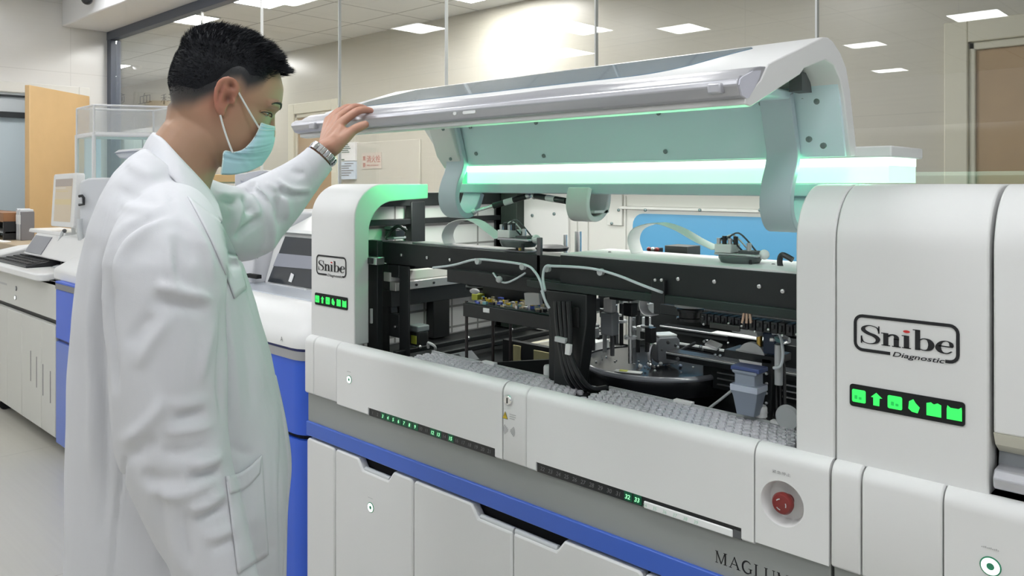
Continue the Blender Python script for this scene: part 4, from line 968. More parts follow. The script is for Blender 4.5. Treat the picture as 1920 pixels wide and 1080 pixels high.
    cc = MB(); cc.prism([(xa, 1.165), (xb + .015, 1.165), (xb + .015, 1.10), (xb - .025, 0.885), (xb - .085, 0.885), (xb - .085, 1.03), (xa + .01, 1.11)], 1.45, 1.49, 'y')
    co = cc.build('centre_column', BLACK, root, bevel=0.003)
    a = PY(1073, 590, 1.448); B('column_handle', a[0] - .020, a[0] + .022, 1.444, 1.452, a[2] - .030, a[2] + .02, GAP, co, bevel=0.006)
    B('column_foot', PY(1034, 680, 1.48)[0], PY(1086, 680, 1.48)[0], 1.47, 1.52, .885, 1.09, BLACK, co)
    for k in range(4):
        u0 = 1042 + k * 8
        hose([PY(u0, 565, 1.44 - .004 * k), PY(u0 + 3, 610, 1.43), PY(1052 + k * 6, 660, 1.42), PY(1060 + k * 8, 700, 1.42), PY(1078 + k * 10, 728, 1.45), PY(1110 + k * 9, 742 - 5 * k, 1.50)], 0.0062, BLACK2, 'black_cable')
    hose([PY(1015, 545, 1.43), PY(1024, 570, 1.42), PY(1030, 578, 1.42)], 0.0026)
    a = PY(1052, 637, 1.415); MB().obox(a, [(1, .2, -.1), (0, 1, 0), (.1, 0, 1)], (.014, .005, .006)).build('cable_tie', LGREY, root, bevel=0.001)
    a = PY(1066, 655, 1.412); MB().obox(a, [(1, .2, -.1), (0, 1, 0), (.1, 0, 1)], (.006, .004, .012)).build('cable_tag', PAPER, root)
    t = np.linspace(0, 1, 150); c0, c1 = PY(1099, 592, 1.52), PY(1099, 672, 1.52)
    MB().tube([c0 + (c1 - c0) * q + np.array((math.cos(q * 60) * .011, math.sin(q * 60) * .011, 0)) for q in t], 0.0028, 6).build('coiled_tube', mat('coil_violet', (0.45, 0.46, 0.60), 0.35), root, smooth=True)
    # ---- cream block with black frame, black divider plates on the left floor
    p = PY(1020, 660, 1.80); q = PY(950, 660, 1.72)
    cb = B('cream_bin', -1.62, -1.36, 1.70, 1.85, .875, .945, mat('cream_bin', (0.70, 0.66, 0.52), 0.5))
    MB().prism([(-1.60, .945), (-1.38, .945), (-1.38, .975), (-1.43, .99)], 1.76, 1.84, 'y').build('bin_spout', PAPER, cb)
    B('bin_frame', -1.645, -1.40, 1.675, 1.695, .885, .965, BLACK, cb); B('bin_window', -1.52, -1.46, 1.672, 1.676, .918, .952, mat('bin_label', (0.66, 0.60, 0.32), 0.5), cb); B('bin_side', -1.60, -1.57, 1.672, 1.676, .90, .955, mat('bin_label', (0.66, 0.60, 0.32), 0.5), cb)
    MB().obox((-1.45, 1.60, .91), [(.55, .84, 0), (-.84, .55, 0), (0, 0, 1)], (.17, .004, .035)).build('divider_plate', BLACK, root)
    B('waste_slot', -1.72, -1.55, 1.52, 1.60, .885, .905, BLACK2); MB().strip([(-1.70, 1.54, .935), (-1.66, 1.54, .945), (-1.63, 1.54, .925)], (0, .05, 0), .003).build('grey_flap', MGREY, root)
    B('bright_strip', -1.55, -1.45, 1.55, 1.565, .885, .895, CREAM)
    # ---- cuvette trays along the front ledge
    def tray(x0, x1, y0, y1, z, seed, n_dark):
        rr = random.Random(seed)
        t_ = MB().box(x0, x1, y0, y1, .876, z - .010).build('cuvette_tray', mat('tray_dark', (0.02, 0.02, 0.024), 0.5), root, bevel=0.001)
        px = 0.0178; py = (y1 - y0 - .008) / 6
        wells = MB(); caps = MB(); nx = int((x1 - x0 - .01) / px)
        for i in range(nx):
            for j in range(6):
                cx, cy = x0 + .006 + px * (i + .25 + .5 * (j % 2)), y0 + .004 + py * (j + .5)
                h = z + rr.uniform(-.0015, .001)
                rg = lambda k, zz: [(cx + px * k * math.cos(q), cy + py * k * math.sin(q), zz) for q in np.linspace(.39, .39 + 2 * math.pi, 8, endpoint=False)]
                wells.loft([rg(.40, z - .014), rg(.47, h - .003), rg(.47, h), rg(.36, h), rg(.30, z - .012)], cap=False)
                if rr.random() < n_dark:
                    zc_ = z - rr.choice((.003, .006, .009)); caps.add(rg(.33, zc_), [tuple(range(8))])
        tag(wells.build('cuvette_cells', mat('cuvette_clear', (0.74, 0.73, 0.77), 0.25, spec=0.6), t_), kind='stuff')
        if caps.v: tag(caps.build('cuvette_contents', mat('cuvette_fill', (0.22, 0.21, 0.25), 0.3), t_), kind='stuff')
        # rim and clips
        MB().box(x0 - .002, x1 + .002, y1, y1 + .004, .90, z + .002).build('tray_rim', LGREY, t_)
        for k in (.35, .80): MB().box(x0 + (x1 - x0) * k, x0 + (x1 - x0) * k + .045, y1 - .002, y1 + .012, z - .002, z + .005).build('tray_clip', PAPER, t_, bevel=0.001)
        return t_
    tray(-1.735, -1.150, 1.383, 1.482, .945, 3, .5)
    tray(-1.130, -0.632, 1.383, 1.507, .945, 4, .75)
    # ---- turntable with motor
    tc = (-1.183, 1.786, .945)
    tt = MB().lathe([(.175, -.045), (.192, -.040), (.196, -.015), (.197, .004), (.193, .009), (.185, .0095), (.02, .0105)], tc, 64).build('reaction_turntable', mat('turntable_black', (0.016, 0.017, 0.02), 0.22), root, smooth=True)
    MB().lathe([(.1975, .0), (.1985, .004), (.1955, .0095), (.190, .0115)], tc, 64, cap=False).build('turntable_rim', mat('rim_clear', (0.25, 0.26, 0.29), 0.15), tt, smooth=True)
    for k in range(26):
        q = r2.uniform(0, 6.28); rad = r2.uniform(.05, .18); MB().cyl((tc[0] + rad * math.cos(q), tc[1] + rad * math.sin(q), tc[2] + .010), (tc[0] + rad * math.cos(q), tc[1] + rad * math.sin(q), tc[2] + .0125), r2.uniform(.0012, .003), n=8).build('rivet', LGREY, tt)
    p = PZ(1178, 697, tc[2] + .0115); MB().obox(p, [(.93, .36, 0), (-.36, .93, 0), (0, 0, 1)], (.034, .011, .001)).build('warning_label', PAPER, tt); MB().obox(p + (-.012, -.003, .001), [(.93, .36, 0), (-.36, .93, 0), (0, 0, 1)], (.010, .008, .001)).build('warning_label', YELLG, tt)
    q = PS(1247, 690, 2.05); q[2] = tc[2] + .012; ax1 = RIGHT * .97 + AXIS * .24; ax2 = AXIS * .97 - RIGHT * .24
    mm = MB().prism([(-.031, -.022), (-.022, -.034), (.022, -.034), (.031, -.025), (.031, .025), (.024, .034), (-.024, .034), (-.031, .022)], -.022, .022, 'y')
    mm.v = [tuple(q + np.array((0, 0, .040)) + ax1 * a[0] + ax2 * a[1] + np.array((0, 0, a[2]))) for a in mm.v]
    mm = mm.build('turntable_motor', mat('motor_grey', (0.17, 0.18, 0.20), 0.45), root, bevel=0.003)
    MB().obox(q + np.array((0, 0, .076)) + ax2 * .004, [ax1, ax2, (0, 0, 1)], (.026, .022, .004)).build('motor_cap', LGREY, mm, bevel=0.003)
    MB().tube([q + np.array((0, 0, .030)) - ax1 * .040 - ax2 * .02 + ax1 * .012 * math.cos(a) + np.array((0, 0, .030 * math.sin(a))) for a in np.linspace(1.2, 4.9, 14)], .005, 8).build('motor_bracket', SILVER, mm, smooth=True)
    for k in range(14): MB().ball(q + ax1 * r2.uniform(-.085, .03) - ax2 * r2.uniform(.0, .05) + np.array((0, 0, r2.uniform(0, .012))), r2.uniform(.003, .006), 8).build('fitting', (SILVER, LGREY, mat('fit_blue', (0.3, 0.36, 0.5), 0.3))[k % 3], mm, smooth=True)
    MB().tube([q + ax1 * .03 + np.array((0, 0, .03)), q + ax1 * .10 + ax2 * .03 + np.array((0, 0, .045))], .004, 8).build('motor_cable', BLACK2, mm, smooth=True)
    p = PZ(1165, 652, .955); d2 = MB().lathe([(.065, -.02), (.068, 0), (.064, .003)], (p[0], p[1], .945), 40).build('small_rotor', mat('rotor_grey', (0.10, 0.105, 0.11), 0.25), root, smooth=True)
    for k in range(12): q2 = k * math.pi / 6; MB().cyl((p[0] + .05 * math.cos(q2), p[1] + .05 * math.sin(q2), .948), (p[0] + .05 * math.cos(q2), p[1] + .05 * math.sin(q2), .950), .004, n=8).build('rotor_hole', LGREY, d2)
    MB().cyl((p[0] + .02, p[1] + .03, .95), (p[0] + .02, p[1] + .03, 1.04), .007).build('rotor_shaft', DGREY, d2, smooth=True)
    # ---- rails and plates behind the turntable
    B('rear_rail', -1.30, -.62, 1.98, 2.02, .99, 1.01, BLACK); B('rear_rail', -1.34, -.62, 2.04, 2.07, 1.03, 1.06, BLACK)
    B('rear_rail_edge', -1.30, -.62, 1.975, 1.98, 1.004, 1.010, SILVER); B('rear_rail_edge', -1.34, -.62, 1.96, 1.966, .965, .972, LGREY)
    B('rear_black_plate', -1.50, -.60, 2.12, 2.14, .88, 1.10, BLACK); B('rear_black_plate', -1.22, -.60, 2.09, 2.11, 1.0, 1.19, BLACK)
    B('wash_station', -1.02, -.70, 1.86, 1.95, .975, 1.03, BLACK2); p = B('wash_station_lid', -1.06, -.86, 1.85, 1.88, 1.032, 1.037, PAPER)
    for k in range(9): screw((-1.0 + .035 * k, 1.858, 1.0 + .012 * (k % 2)), (0, -1, 0), .0055, root, SILVER)
    B('lower_gantry', -1.10, -.66, 1.70, 1.74, .985, 1.005, BLACK2); B('lower_gantry_edge', -1.10, -.66, 1.698, 1.70, .998, 1.003, LGREY)
    B('lower_gantry', -1.02, -.68, 1.74, 1.80, .925, .985, BLACK)
    for k in range(3): B('bright_rod', -.98, -.70, 1.735, 1.74, .935 + .014 * k, .939 + .014 * k, SILVER)
    a = PY(1338, 655, 1.60); MB().obox(a + (0, 0, .01), [(.9, .3, -.3), (0, 1, .2), (.3, 0, 1)], (.014, .012, .003)).build('white_tab', PAPER, root)
    # black hanging plates right, with pulleys
    p, q = PY(1330, 600, 1.445), PY(1386, 600, 1.445); B('hanging_plate', p[0], q[0], 1.445, 1.451, PY(1360, 619, 1.445)[2], 1.14, mat('plate_darkgrey', (0.03, 0.032, 0.03), 0.5))
    a = PY(1294, 575, 1.56); pu = MB().lathe([(.030, -.03), (.030, -.024), (.025, -.023), (.025, -.010), (.030, -.009), (.030, -.004), (.012, -.003), (.012, .012)], a).build('belt_pulley', BLACK2, root, smooth=True)
    MB().lathe([(.034, 0.0), (.034, .006)], a).build('pulley_plate', LGREY, pu)
    for sx in (-.014, .012): MB().cyl(a + (sx, -.01, .006), a + (sx, -.01, .03), .006, n=10).build('pulley_post', SILVER, pu, smooth=True)
    p = PY(1180, 570, 1.5)
    # vertical actuator rods in the middle (pipetting arms)
    for u, yv, zt, zb_, m in ((1148, 1.62, 1.17, .99, DGREY), (1165, 1.70, 1.16, 1.0, BLACK2), (1182, 1.60, 1.15, .985, SILVER), (1196, 1.74, 1.14, .98, BLACK2), (1213, 1.68, 1.14, 1.0, BLACK2), (1134, 1.66, 1.15, .985, LGREY), (1112, 1.6, 1.15, 1.0, BLACK2)):
        a = PY(u, 560, yv); o = MB().cyl((a[0], yv, zb_), (a[0], yv, zt), .0055, n=12).build('actuator_rod', m, root, smooth=True)
        MB().box(a[0] - .013, a[0] + .013, yv - .012, yv + .012, zt - .05, zt - .018).build('actuator_block', (BLACK2, LGREY, DGREY)[int(u) % 3], o, bevel=0.002)
        MB().lathe([(.016, 0), (.016, .006)], (a[0], yv, zb_ + .06)).build('actuator_collar', LGREY, o, smooth=True)
    a = PY(1141, 605, 1.58); B('pump_body', a[0] - .018, a[0] + .018, 1.57, 1.60, a[2] - .03, a[2] + .025, MGREY, bevel=0.003); B('pump_head', a[0] - .013, a[0] + .013, 1.575, 1.595, a[2] + .025, a[2] + .06, PAPER, bevel=0.003)
    a = PY(1161, 540, 1.56); bx_ = B('relay_box', a[0] - .03, a[0] + .03, 1.56, 1.60, a[2] - .03, a[2] + .03, BLACK2); B('relay_label', a[0] - .026, a[0] - .004, 1.558, 1.561, a[2] - .022, a[2] + .02, PAPER, bx_)
    for k in range(3): B('relay_print', a[0] - .024, a[0] - .008, 1.5568, 1.5582, a[2] - .014 + .011 * k, a[2] - .010 + .011 * k, INKG, bx_)
    a = PY(1195, 545, 1.60); B('valve_block', a[0] - .02, a[0] + .02, 1.60, 1.63, a[2] - .03, a[2] + .02, LGREY, bevel=0.002)
    # ---- right hand cluster: wash pump, funnel, wheel, brass pillar
    p, q = PY(1373, 640, 1.55), PY(1438, 640, 1.55)
    sb = B('sampler_bracket', q[0] - .012, q[0] + .010, 1.55, 1.60, .885, 1.06, BLACK)
    B('sampler_bridge', p[0] - .02, q[0] + .02, 1.55, 1.62, 1.050, 1.066, BLACK2, sb); B('bridge_top', p[0] + .006, q[0] - .02, 1.552, 1.60, 1.066, 1.070, PAPER, sb)
    for k in range(7): screw((q[0] + .0, 1.549, .91 + .02 * k), (0, -1, 0), .003, sb, SILVER)
    a = PY(1412, 668, 1.56); wh = MB().lathe([(.030, -.008), (.030, .004), (.024, .006), (.008, .006)], (a[0], 1.56, a[2]), axis='y').build('white_wheel', PAPER, root, smooth=True)
    wh.scale = (1, 1, 1)
    fu = MB(); a = PY(1404, 735, 1.50); zc = a[2]
    def ring(w2, d2_, z_, dx=0): return [(a[0] - w2 + dx, 1.50 - d2_, z_), (a[0] + w2 + dx, 1.50 - d2_, z_), (a[0] + w2 + dx, 1.50 + d2_, z_), (a[0] - w2 + dx, 1.50 + d2_, z_)]
    fu.loft([ring(.019, .015, zc - .045), ring(.026, .018, zc - .008), ring(.029, .022, zc + .004), ring(.029, .022, zc + .016), ring(.022, .018, zc + .017), ring(.022, .018, zc + .038), ring(.027, .02, zc + .040), ring(.027, .02, zc + .048)])
    fo = fu.build('waste_chute', mat('chute_blue_grey', (0.27, 0.31, 0.38), 0.3), root, bevel=0.002)
    MB().loft([ring(.0295, .0225, zc + .004), ring(.0295, .0225, zc + .016)]).build('chute_rim', mat('chute_rim', (0.50, 0.55, 0.66), 0.3), fo)
    B('chute_gate', a[0] - .030, a[0] + .032, 1.48, 1.52, zc + .044, zc + .053, mat('gate_blue', (0.06, 0.09, 0.24), 0.35), fo)
    a = PY(1424, 610, 1.56); MB().cyl((a[0], 1.56, 1.05), (a[0], 1.56, 1.115), .006, n=12).build('brass_pillar', BRASS, root, smooth=True); B('dark_solenoid', a[0] + .012, a[0] + .04, 1.55, 1.58, 1.07, 1.115, mat('solenoid_blue', (0.03, 0.05, 0.10), 0.35), bevel=0.003)
    for k, u in enumerate((1392, 1400, 1408)): a = PY(u, 606, 1.455); MB().tube([a, a + (.004 - .003 * k, 0, .024)], .0028, 8).build('copper_tip', mat('tip_copper', (0.55, 0.40, 0.30), 0.35, 0.6), root, smooth=True)
    a = PY(1400, 617, 1.54); MB().prism([(a[0] - .03, a[2] - .008), (a[0] + .03, a[2] - .012), (a[0] + .025, a[2] + .006), (a[0] - .005, a[2] + .012), (a[0] - .028, a[2] + .004)], 1.53, 1.57, 'y').build('pale_shroud', LGREY, root, bevel=0.002)
    MB().tube(smooth_path([PY(1448, 625, 1.5), PY(1462, 628, 1.5), PY(1468, 660, 1.5), PY(1464, 685, 1.5), PY(1450, 690, 1.5)], 6), .003, 8).build('tubing', TUBE, root, smooth=True)
    a = PY(1460, 693, 1.52); MB().cyl((a[0], 1.52, a[2] - .03), (a[0], 1.52, a[2] + .05), .008, n=12).build('syringe', LGREY, root, smooth=True)
    for k in range(22):
        u, v = r2.uniform(1446, 1482), r2.uniform(568, 640); a = PY(u, v, r2.uniform(1.53, 1.62)); s = r2.uniform(.003, .009)
        MB().obox(a, [(1, r2.uniform(-.5, .5), r2.uniform(-.4, .4)), (0, 1, 0), (r2.uniform(-.4, .4), 0, 1)], (s, s, s * .7)).build('fitting', (SILVER, PAPER, DGREY, mat('fit_teal', (0.10, 0.28, 0.30), 0.35), mat('fit_blue', (0.3, 0.36, 0.5), 0.3))[k % 5], root, bevel=0.001)
    for k in range(30):
        u, v = r2.uniform(1105, 1225), r2.uniform(548, 640); a = PY(u, v, r2.uniform(1.62, 1.85)); s = r2.uniform(.003, .011)
        MB().obox(a, [(1, r2.uniform(-.2, .2), 0), (0, 1, 0), (0, 0, 1)], (s, s, s * r2.uniform(.5, 2))).build('fitting', (SILVER, PAPER, BLACK2, DGREY, LGREY)[k % 5], root, bevel=0.001)
    for k in range(14):
        u, v = r2.uniform(1240, 1370), r2.uniform(635, 690); a = PY(u, v, 1.694); screw(a, (0, -1, 0), r2.uniform(.002, .005), root, (SILVER, DGREY)[k % 2])
    a = PY(1475, 785, 1.50); MB().lathe([(.022, 0), (.026, .006), (.022, .012), (.012, .013)], (a[0], 1.50, a[2]), axis='y').build('wheel', LGREY, root, smooth=True)
    for k in range(4): hose([PY(1440 + 8 * k, 640, 1.6), PY(1446 + 8 * k, 700, 1.58), PY(1450 + 7 * k, 780, 1.56)], .004, BLACK2, 'black_cable')
    hose([PY(1330, 765, 1.55), PY(1350, 750, 1.56), PY(1375, 730, 1.57)], .003, LGREY, 'drain_rod')
    B('dark_floor_box', -.98, -.62, 1.53, 1.60, .876, .915, BLACK2)

def interior_fill(root):  # added fill light without a visible source, brightens the mechanism
    ld = bpy.data.lights.new('interior_fill', 'AREA'); ld.shape = 'RECTANGLE'; ld.size = 1.4; ld.size_y = 0.05; ld.energy = 4.5; ld.color = (1.0, 0.98, 0.95)
    lo = bpy.data.objects.new('interior_fill', ld); COL.objects.link(lo); lo.location = (-1.40, 1.72, EYE - 0.045); lo.rotation_euler = (math.radians(30), 0, 0); attach(lo, root)

def capped_bottle(u, v, y, h, label, z0):
    a = PY(u, v, y); r = thing('reagent_bottle', label, 'bottle', (a[0], y, z0), 'small white capped bottles beside the cuvette trays')
    MB().lathe([(.0135, 0), (.0135, h - .028), (.010, h - .024), (.010, h - .020)], (a[0], y, z0), 20).build('bottle_body', mat('bottle_translucent', (0.62, 0.62, 0.62), 0.3), r, smooth=True)
    MB().lathe([(.0145, h - .022), (.0145, h - .004), (.0125, h)], (a[0], y, z0), 24).build('bottle_cap', PAPER, r, smooth=True)

A1 = analyzer(-2.189, True, 'large white analyzer with its lid raised, green light bar and exposed black mechanism')
interior_fill(A1)
A2 = analyzer(-2.189 + MW, False, 'white analyzer with closed lid cut by the right edge, big logo on its post')
capped_bottle(1030, 690, 1.497, .095, 'white capped bottle at the right end of the left cuvette tray, beside black cables', .875)
capped_bottle(1425, 772, 1.522, .095, 'white capped bottle behind the right cuvette tray, under the grey chute', .875)
# ================================================================ EQUIPMENT FURTHER LEFT
YF = 1.38
def rbox(mb, x0, x1, y0, y1, z0, z1, r, n=8, corners=(1, 1, 1, 1)):
    """box with rounded vertical edges; corners: (x1,y0),(x1,y1),(x0,y1),(x0,y0)"""
    o = []
    for (cx, cy, a0), c in zip(((x1 - r, y0 + r, -90), (x1 - r, y1 - r, 0), (x0 + r, y1 - r, 90), (x0 + r, y0 + r, 180)), corners):
        if c: o += arc(cx, cy, r, r, a0, a0 + 90, n)
        else: o.append((x1 if a0 in (-90, 0) else x0, y0 if a0 in (-90, 180) else y1))
    return mb.prism(o, z0, z1, 'z')
def loft_rr(mb, secs, n=6):
    """secs: (x0,x1,y0,y1,r,z) rounded rectangles stacked"""
    rings = []
    for x0, x1, y0, y1, r, z in secs: rings.append([(p[0], p[1], z) for p in round_rect(x0, x1, y0, y1, r, n)])
    return mb.loft(rings)

# ---- analyzer with blue base and white hood between person and big machine
bx0, bx1 = -3.42, -2.215
r = thing('hooded_analyzer', 'white hooded analyzer on a bright blue base behind the person', 'laboratory analyzer', ((bx0 + bx1) / 2, 1.7, 0))
m = MB(); rbox(m, bx0, bx1, YF, 2.2, 0.10, 0.595, 0.09); m.build('lower_base', BLUE2, r, smooth=True)
m = MB(); rbox(m, bx0 + .02, bx1 - .02, YF + .03, 2.18, 0.0, 0.10, 0.08); m.build('plinth', DGREY, r)
m = MB(); rbox(m, bx0 + .015, bx1 - .015, YF + .015, 2.18, 0.594, 0.612, 0.08); m.build('base_gap', GAP, r)
m = MB(); rbox(m, bx0, bx1, YF, 2.2, 0.612, 0.852, 0.09); m.build('upper_base', BLUE2, r, smooth=True)
m = MB(); rbox(m, bx0 - .002, bx1 + .002, YF - .004, 2.2, 0.852, 0.880, 0.092); m.build('grey_band', mat('band_grey', (0.36, 0.36, 0.37), 0.45), r, smooth=True)
m = MB(); rbox(m, bx0, bx1, YF, 2.2, 0.880, 0.890, 0.09); m.build('navy_line', mat('navy_line', (0.02, 0.03, 0.16), 0.4), r, smooth=True)
m = MB(); loft_rr(m, [(bx0 - .004, bx1 + .004, YF - .008, 2.2, .095, .890), (bx0 - .004, bx1 + .004, YF - .008, 2.2, .095, .915), (bx0 + .01, bx1 - .012, YF + .01, 2.2, .09, .945), (bx0 + .03, bx1 - .05, YF + .09, 2.2, .08, 1.005), (bx0 + .04, bx1 - .06, YF + .12, 2.2, .07, 1.012)])
lip = m.build('white_deck', WHITE, r, smooth=True)
MB().box(bx0 + .05, bx1 - .07, YF + .14, 1.86, 1.011, 1.016).build('deck_plate', mat('deck_blueish', (0.60, 0.64, 0.70), 0.25), r)
text('A', 'deck_mark', INKG, lip, (PY(531, 648, YF)[0], YF - .010, .905), (1, 0, 0), (0, 0, 1), 0.022)
# sloping hood with a window
hx0, hx1 = -3.0, PY(585, 500, 1.72)[0] + .25
hood = [(1.66, 1.012), (1.72, 1.22), (1.78, 1.24), (1.95, 1.315), (2.2, 1.32), (2.2, 1.0), (1.66, 1.0)]
ho = MB().prism(hood, hx0, hx1, 'x').build('hood', WHITE, r, bevel=0.012)
a, b = PY(511, 560, 1.68), PY(640, 490, 1.71)
def hq(x, q, off=0.003): return (x, 1.66 + .06 * q - off * .96, 1.012 + .208 * q + off * .28)
wx0, wx1 = a[0], hx1 - .03
MB().add([hq(wx0, .05), hq(wx1, .05), hq(wx1, .93), hq(wx0 + .045, .93)], [(0, 1, 2, 3)]).build('hood_window', mat('hood_glass', (0.045, 0.05, 0.058), 0.08), ho, solid=0.004)
MB().add([hq(wx0 + .015, .35, .006), hq(wx1 - .05, .40, .006), hq(wx1 - .05, .62, .006), hq(wx0 + .03, .60, .006)], [(0, 1, 2, 3)]).build('inner_arm', mat('inner_arm', (0.30, 0.31, 0.36), 0.4), ho, solid=0.004)
for u, v, s in ((549, 520, 1.3), (541, 552, 1.0), (522, 556, .9), (551, 560, .8), (573, 560, .8), (575, 542, .5)):
    q = (PY(u, v, 1.69)[2] - 1.012) / .208; x = PY(u, v, 1.66 + .06 * q)[0]; d_ = .012 * s
    MB().add([hq(x - d_ * .8, q - .05 * s, .008), hq(x + d_ * .7, q - .06 * s, .008), hq(x + d_, q + .05 * s, .008), hq(x - d_ * .5, q + .07 * s, .008)], [(0, 1, 2, 3)]).build('white_tag', PAPER, ho, solid=0.002)
MB().prism([(1.73, 1.235), (1.70, 1.225), (1.76, 1.20), (1.79, 1.225)], hx0 + .03, hx1 - .01, 'x').build('hood_lip', LGREY, ho, bevel=0.003)
MB().prism([(1.90, 1.30), (1.96, 1.345), (2.2, 1.35), (2.2, 1.30)], hx0, hx1, 'x').build('hood_top', WHITE, ho, bevel=0.008)
# boxy module left of it, partly behind the chest
m = MB().box(-3.38, -3.01, 1.62, 2.2, 1.012, 1.30).build('side_module', mat('module_white', (0.68, 0.68, 0.71), 0.4), r, bevel=0.008)
p = PY(476, 512, 1.61); MB().box(p[0] - .05, p[0] + .04, 1.60, 1.622, p[2] - .02, p[2] - .005).build('module_slot', GAP, m)
p = PY(478, 513, 1.61); MB().box(p[0] - .004, p[0] + .004, 1.615, 1.622, 1.12, 1.128).build('module_dot', INKG, m)

# ---- long analyzer at far left: white cabinet, blue end bay, keyboard, screen
ax0, axb, ax1 = -5.95, PY(106, 700, YF)[0], -3.50
r = thing('chemistry_analyzer', 'long grey white analyzer with blue end bay at the left edge of the photo', 'laboratory analyzer', ((ax0 + ax1) / 2, 1.75, 0))
zt, zg = 0.905, 0.64
a = MB().box(ax0, axb, YF, 2.15, 0.70, zt).build('upper_cabinet', mat('cab_grey_white', (0.60, 0.60, 0.565), 0.42, noise=0.015, nscale=3), r, bevel=0.004)
cabm = MATS['cab_grey_white']
MB().box(ax0, axb + .02, YF + .03, 2.15, 0.655, 0.70).build('grip_recess', mat('recess_dark', (0.09, 0.09, 0.085), 0.5), r)
xs = [ax0, PY(3, 700, YF)[0] - .15, PY(16, 700, YF)[0], PY(43, 700, YF)[0], PY(80, 700, YF)[0], axb]
for i in range(5):
    d_ = MB().box(xs[i] + .0015, xs[i + 1] - .0015, YF - .006, YF + .02, 0.085, 0.672).build('cabinet_door', cabm, r, bevel=0.003)
    if i in (3, 4):
        for k in range(2):
            x = PY(((60, 71), (83, 97))[i - 3][k], 690, YF)[0]; MB().box(x - .004, x + .004, YF - .0075, YF - .005, PY(70, 662 + 6 * k + (i - 3) * 14, YF)[2] - .17, PY(70, 662 + 6 * k + (i - 3) * 14, YF)[2]).build('vent_slit', INKG, d_)
MB().box(ax0, ax1, YF + .03, 2.12, 0.085, 0.655).build('carcass', DGREY, r)
MB().box(axb, ax1, YF - .004, 2.15, zg - .03, zt - .035).build('blue_upper_bay', BLUE2, r, bevel=0.006)
MB().box(axb + .0, ax1, YF - .004, 2.15, 0.06, zg - .045).build('blue_lower_bay', BLUE3, r, bevel=0.006)
MB().box(axb, ax1, YF + .01, 2.15, zg - .046, zg - .029).build('bay_gap', mat('navy_line', (0.02, 0.03, 0.16), 0.4), r)
MB().box(axb, ax1, YF - .006, 2.15, zt - .035, zt - .006).build('grey_band', mat('band_dark', (0.22, 0.22, 0.23), 0.45), r)
MB().box(axb, ax1, YF - .006, 2.15, zt - .006, zt + .006).build('blue_top', BLUE2, r, bevel=0.003)
for u, yv in ((2, YF + .03), (12, YF + .06), (30, YF + .5)):
    x = PY(u, 740, yv)[0]; c_ = MB().cyl((x - .02, yv + .02, .035), (x + .02, yv + .02, .035), .035, n=18).build('caster', BLACK2, r, smooth=True); MB().box(x - .02, x + .02, yv, yv + .06, .06, .088).build('caster_fork', DGREY, c_)
p = PY(30, 600, YF)
for u, v, k in ((30, 541, 0), (29, 558, 1)):
    p = PY(u, v, YF - .002); MB().cyl((p[0], YF + .001, p[2]), (p[0], YF - .006, p[2]), .010, n=14).build('front_button', WHITE_LED if k else LGREY, a, smooth=True)
    MB().cyl((p[0], YF + .001, p[2]), (p[0], YF - .004, p[2]), .014, n=14).build('button_ring', INKG, a, smooth=True)
d = Draw((PY(0, 526, YF)[0] - .1, YF - .002, PY(0, 531, YF)[2]), (1, 0, 0), (0, 0, 1)); d.rect(0, .26, 0, .012); d.mb.build('front_lettering', INKLG, a)
# top: sloping white housings, keyboard shelf
kz = PY(60, 503, YF - .02)[2]
kx0, kx1 = PY(0, 500, YF)[0] - .06, PY(90, 500, YF)[0] + .03
MB().prism(round_rect(kx0, kx1, YF - .06, YF + .40, .05), .90, kz - .012, 'z').build('keyboard_shelf', WHITE, r, bevel=0.008)
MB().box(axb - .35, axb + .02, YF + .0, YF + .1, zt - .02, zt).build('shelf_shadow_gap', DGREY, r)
sec = [(YF + .02, .90), (YF + .02, .965), (YF + .14, 1.03), (YF + .42, 1.06), (2.1, 1.07), (2.1, .90)]
MB().prism(sec, kx1 - .02, kx1 + .36, 'x').build('right_housing', WHITE, r, bevel=0.015)
sec2 = [(YF + .33, .90), (YF + .35, .99), (YF + .48, 1.03), (2.1, 1.04), (2.1, .90)]
MB().prism(sec2, ax0 + .01, kx1, 'x').build('rear_housing', WHITE, r, bevel=0.012)
MB().prism([(YF - .02, .90), (YF - .01, .985), (YF + .16, 1.02), (YF + .36, 1.03), (YF + .36, .90)], ax0, kx0 + .03, 'x').build('left_housing', WHITE, r, bevel=0.015)
a_, b_ = PY(50, 475, 1.86), PY(140, 432, 1.95)
sl = MB().prism([(1.48, .985), (1.56, 1.115), (1.62, 1.125), (1.80, 1.12), (1.80, .985)], PY(48, 470, 1.50)[0], PY(150, 470, 1.50)[0], 'x').build('sloping_hood', WHITE, r, bevel=0.012)
def hs_(x, q, off=.003): return (x, 1.48 + .08 * q - off * .85, .985 + .13 * q + off * .5)
xa, xb = PY(58, 455, 1.52)[0], PY(88, 455, 1.52)[0]
MB().add([hs_(xa, .12), hs_(xb, .12), hs_(xb, .88), hs_(xa, .88)], [(0, 1, 2, 3)]).build('hood_window', mat('hood_grey', (0.25, 0.26, 0.29), 0.3), sl, solid=.003)
MB().prism([(1.56, 1.112), (1.565, 1.135), (1.75, 1.135), (1.75, 1.112)], PY(60, 440, 1.58)[0], PY(125, 440, 1.58)[0], 'x').build('hood_top', WHITE, sl, bevel=0.006)
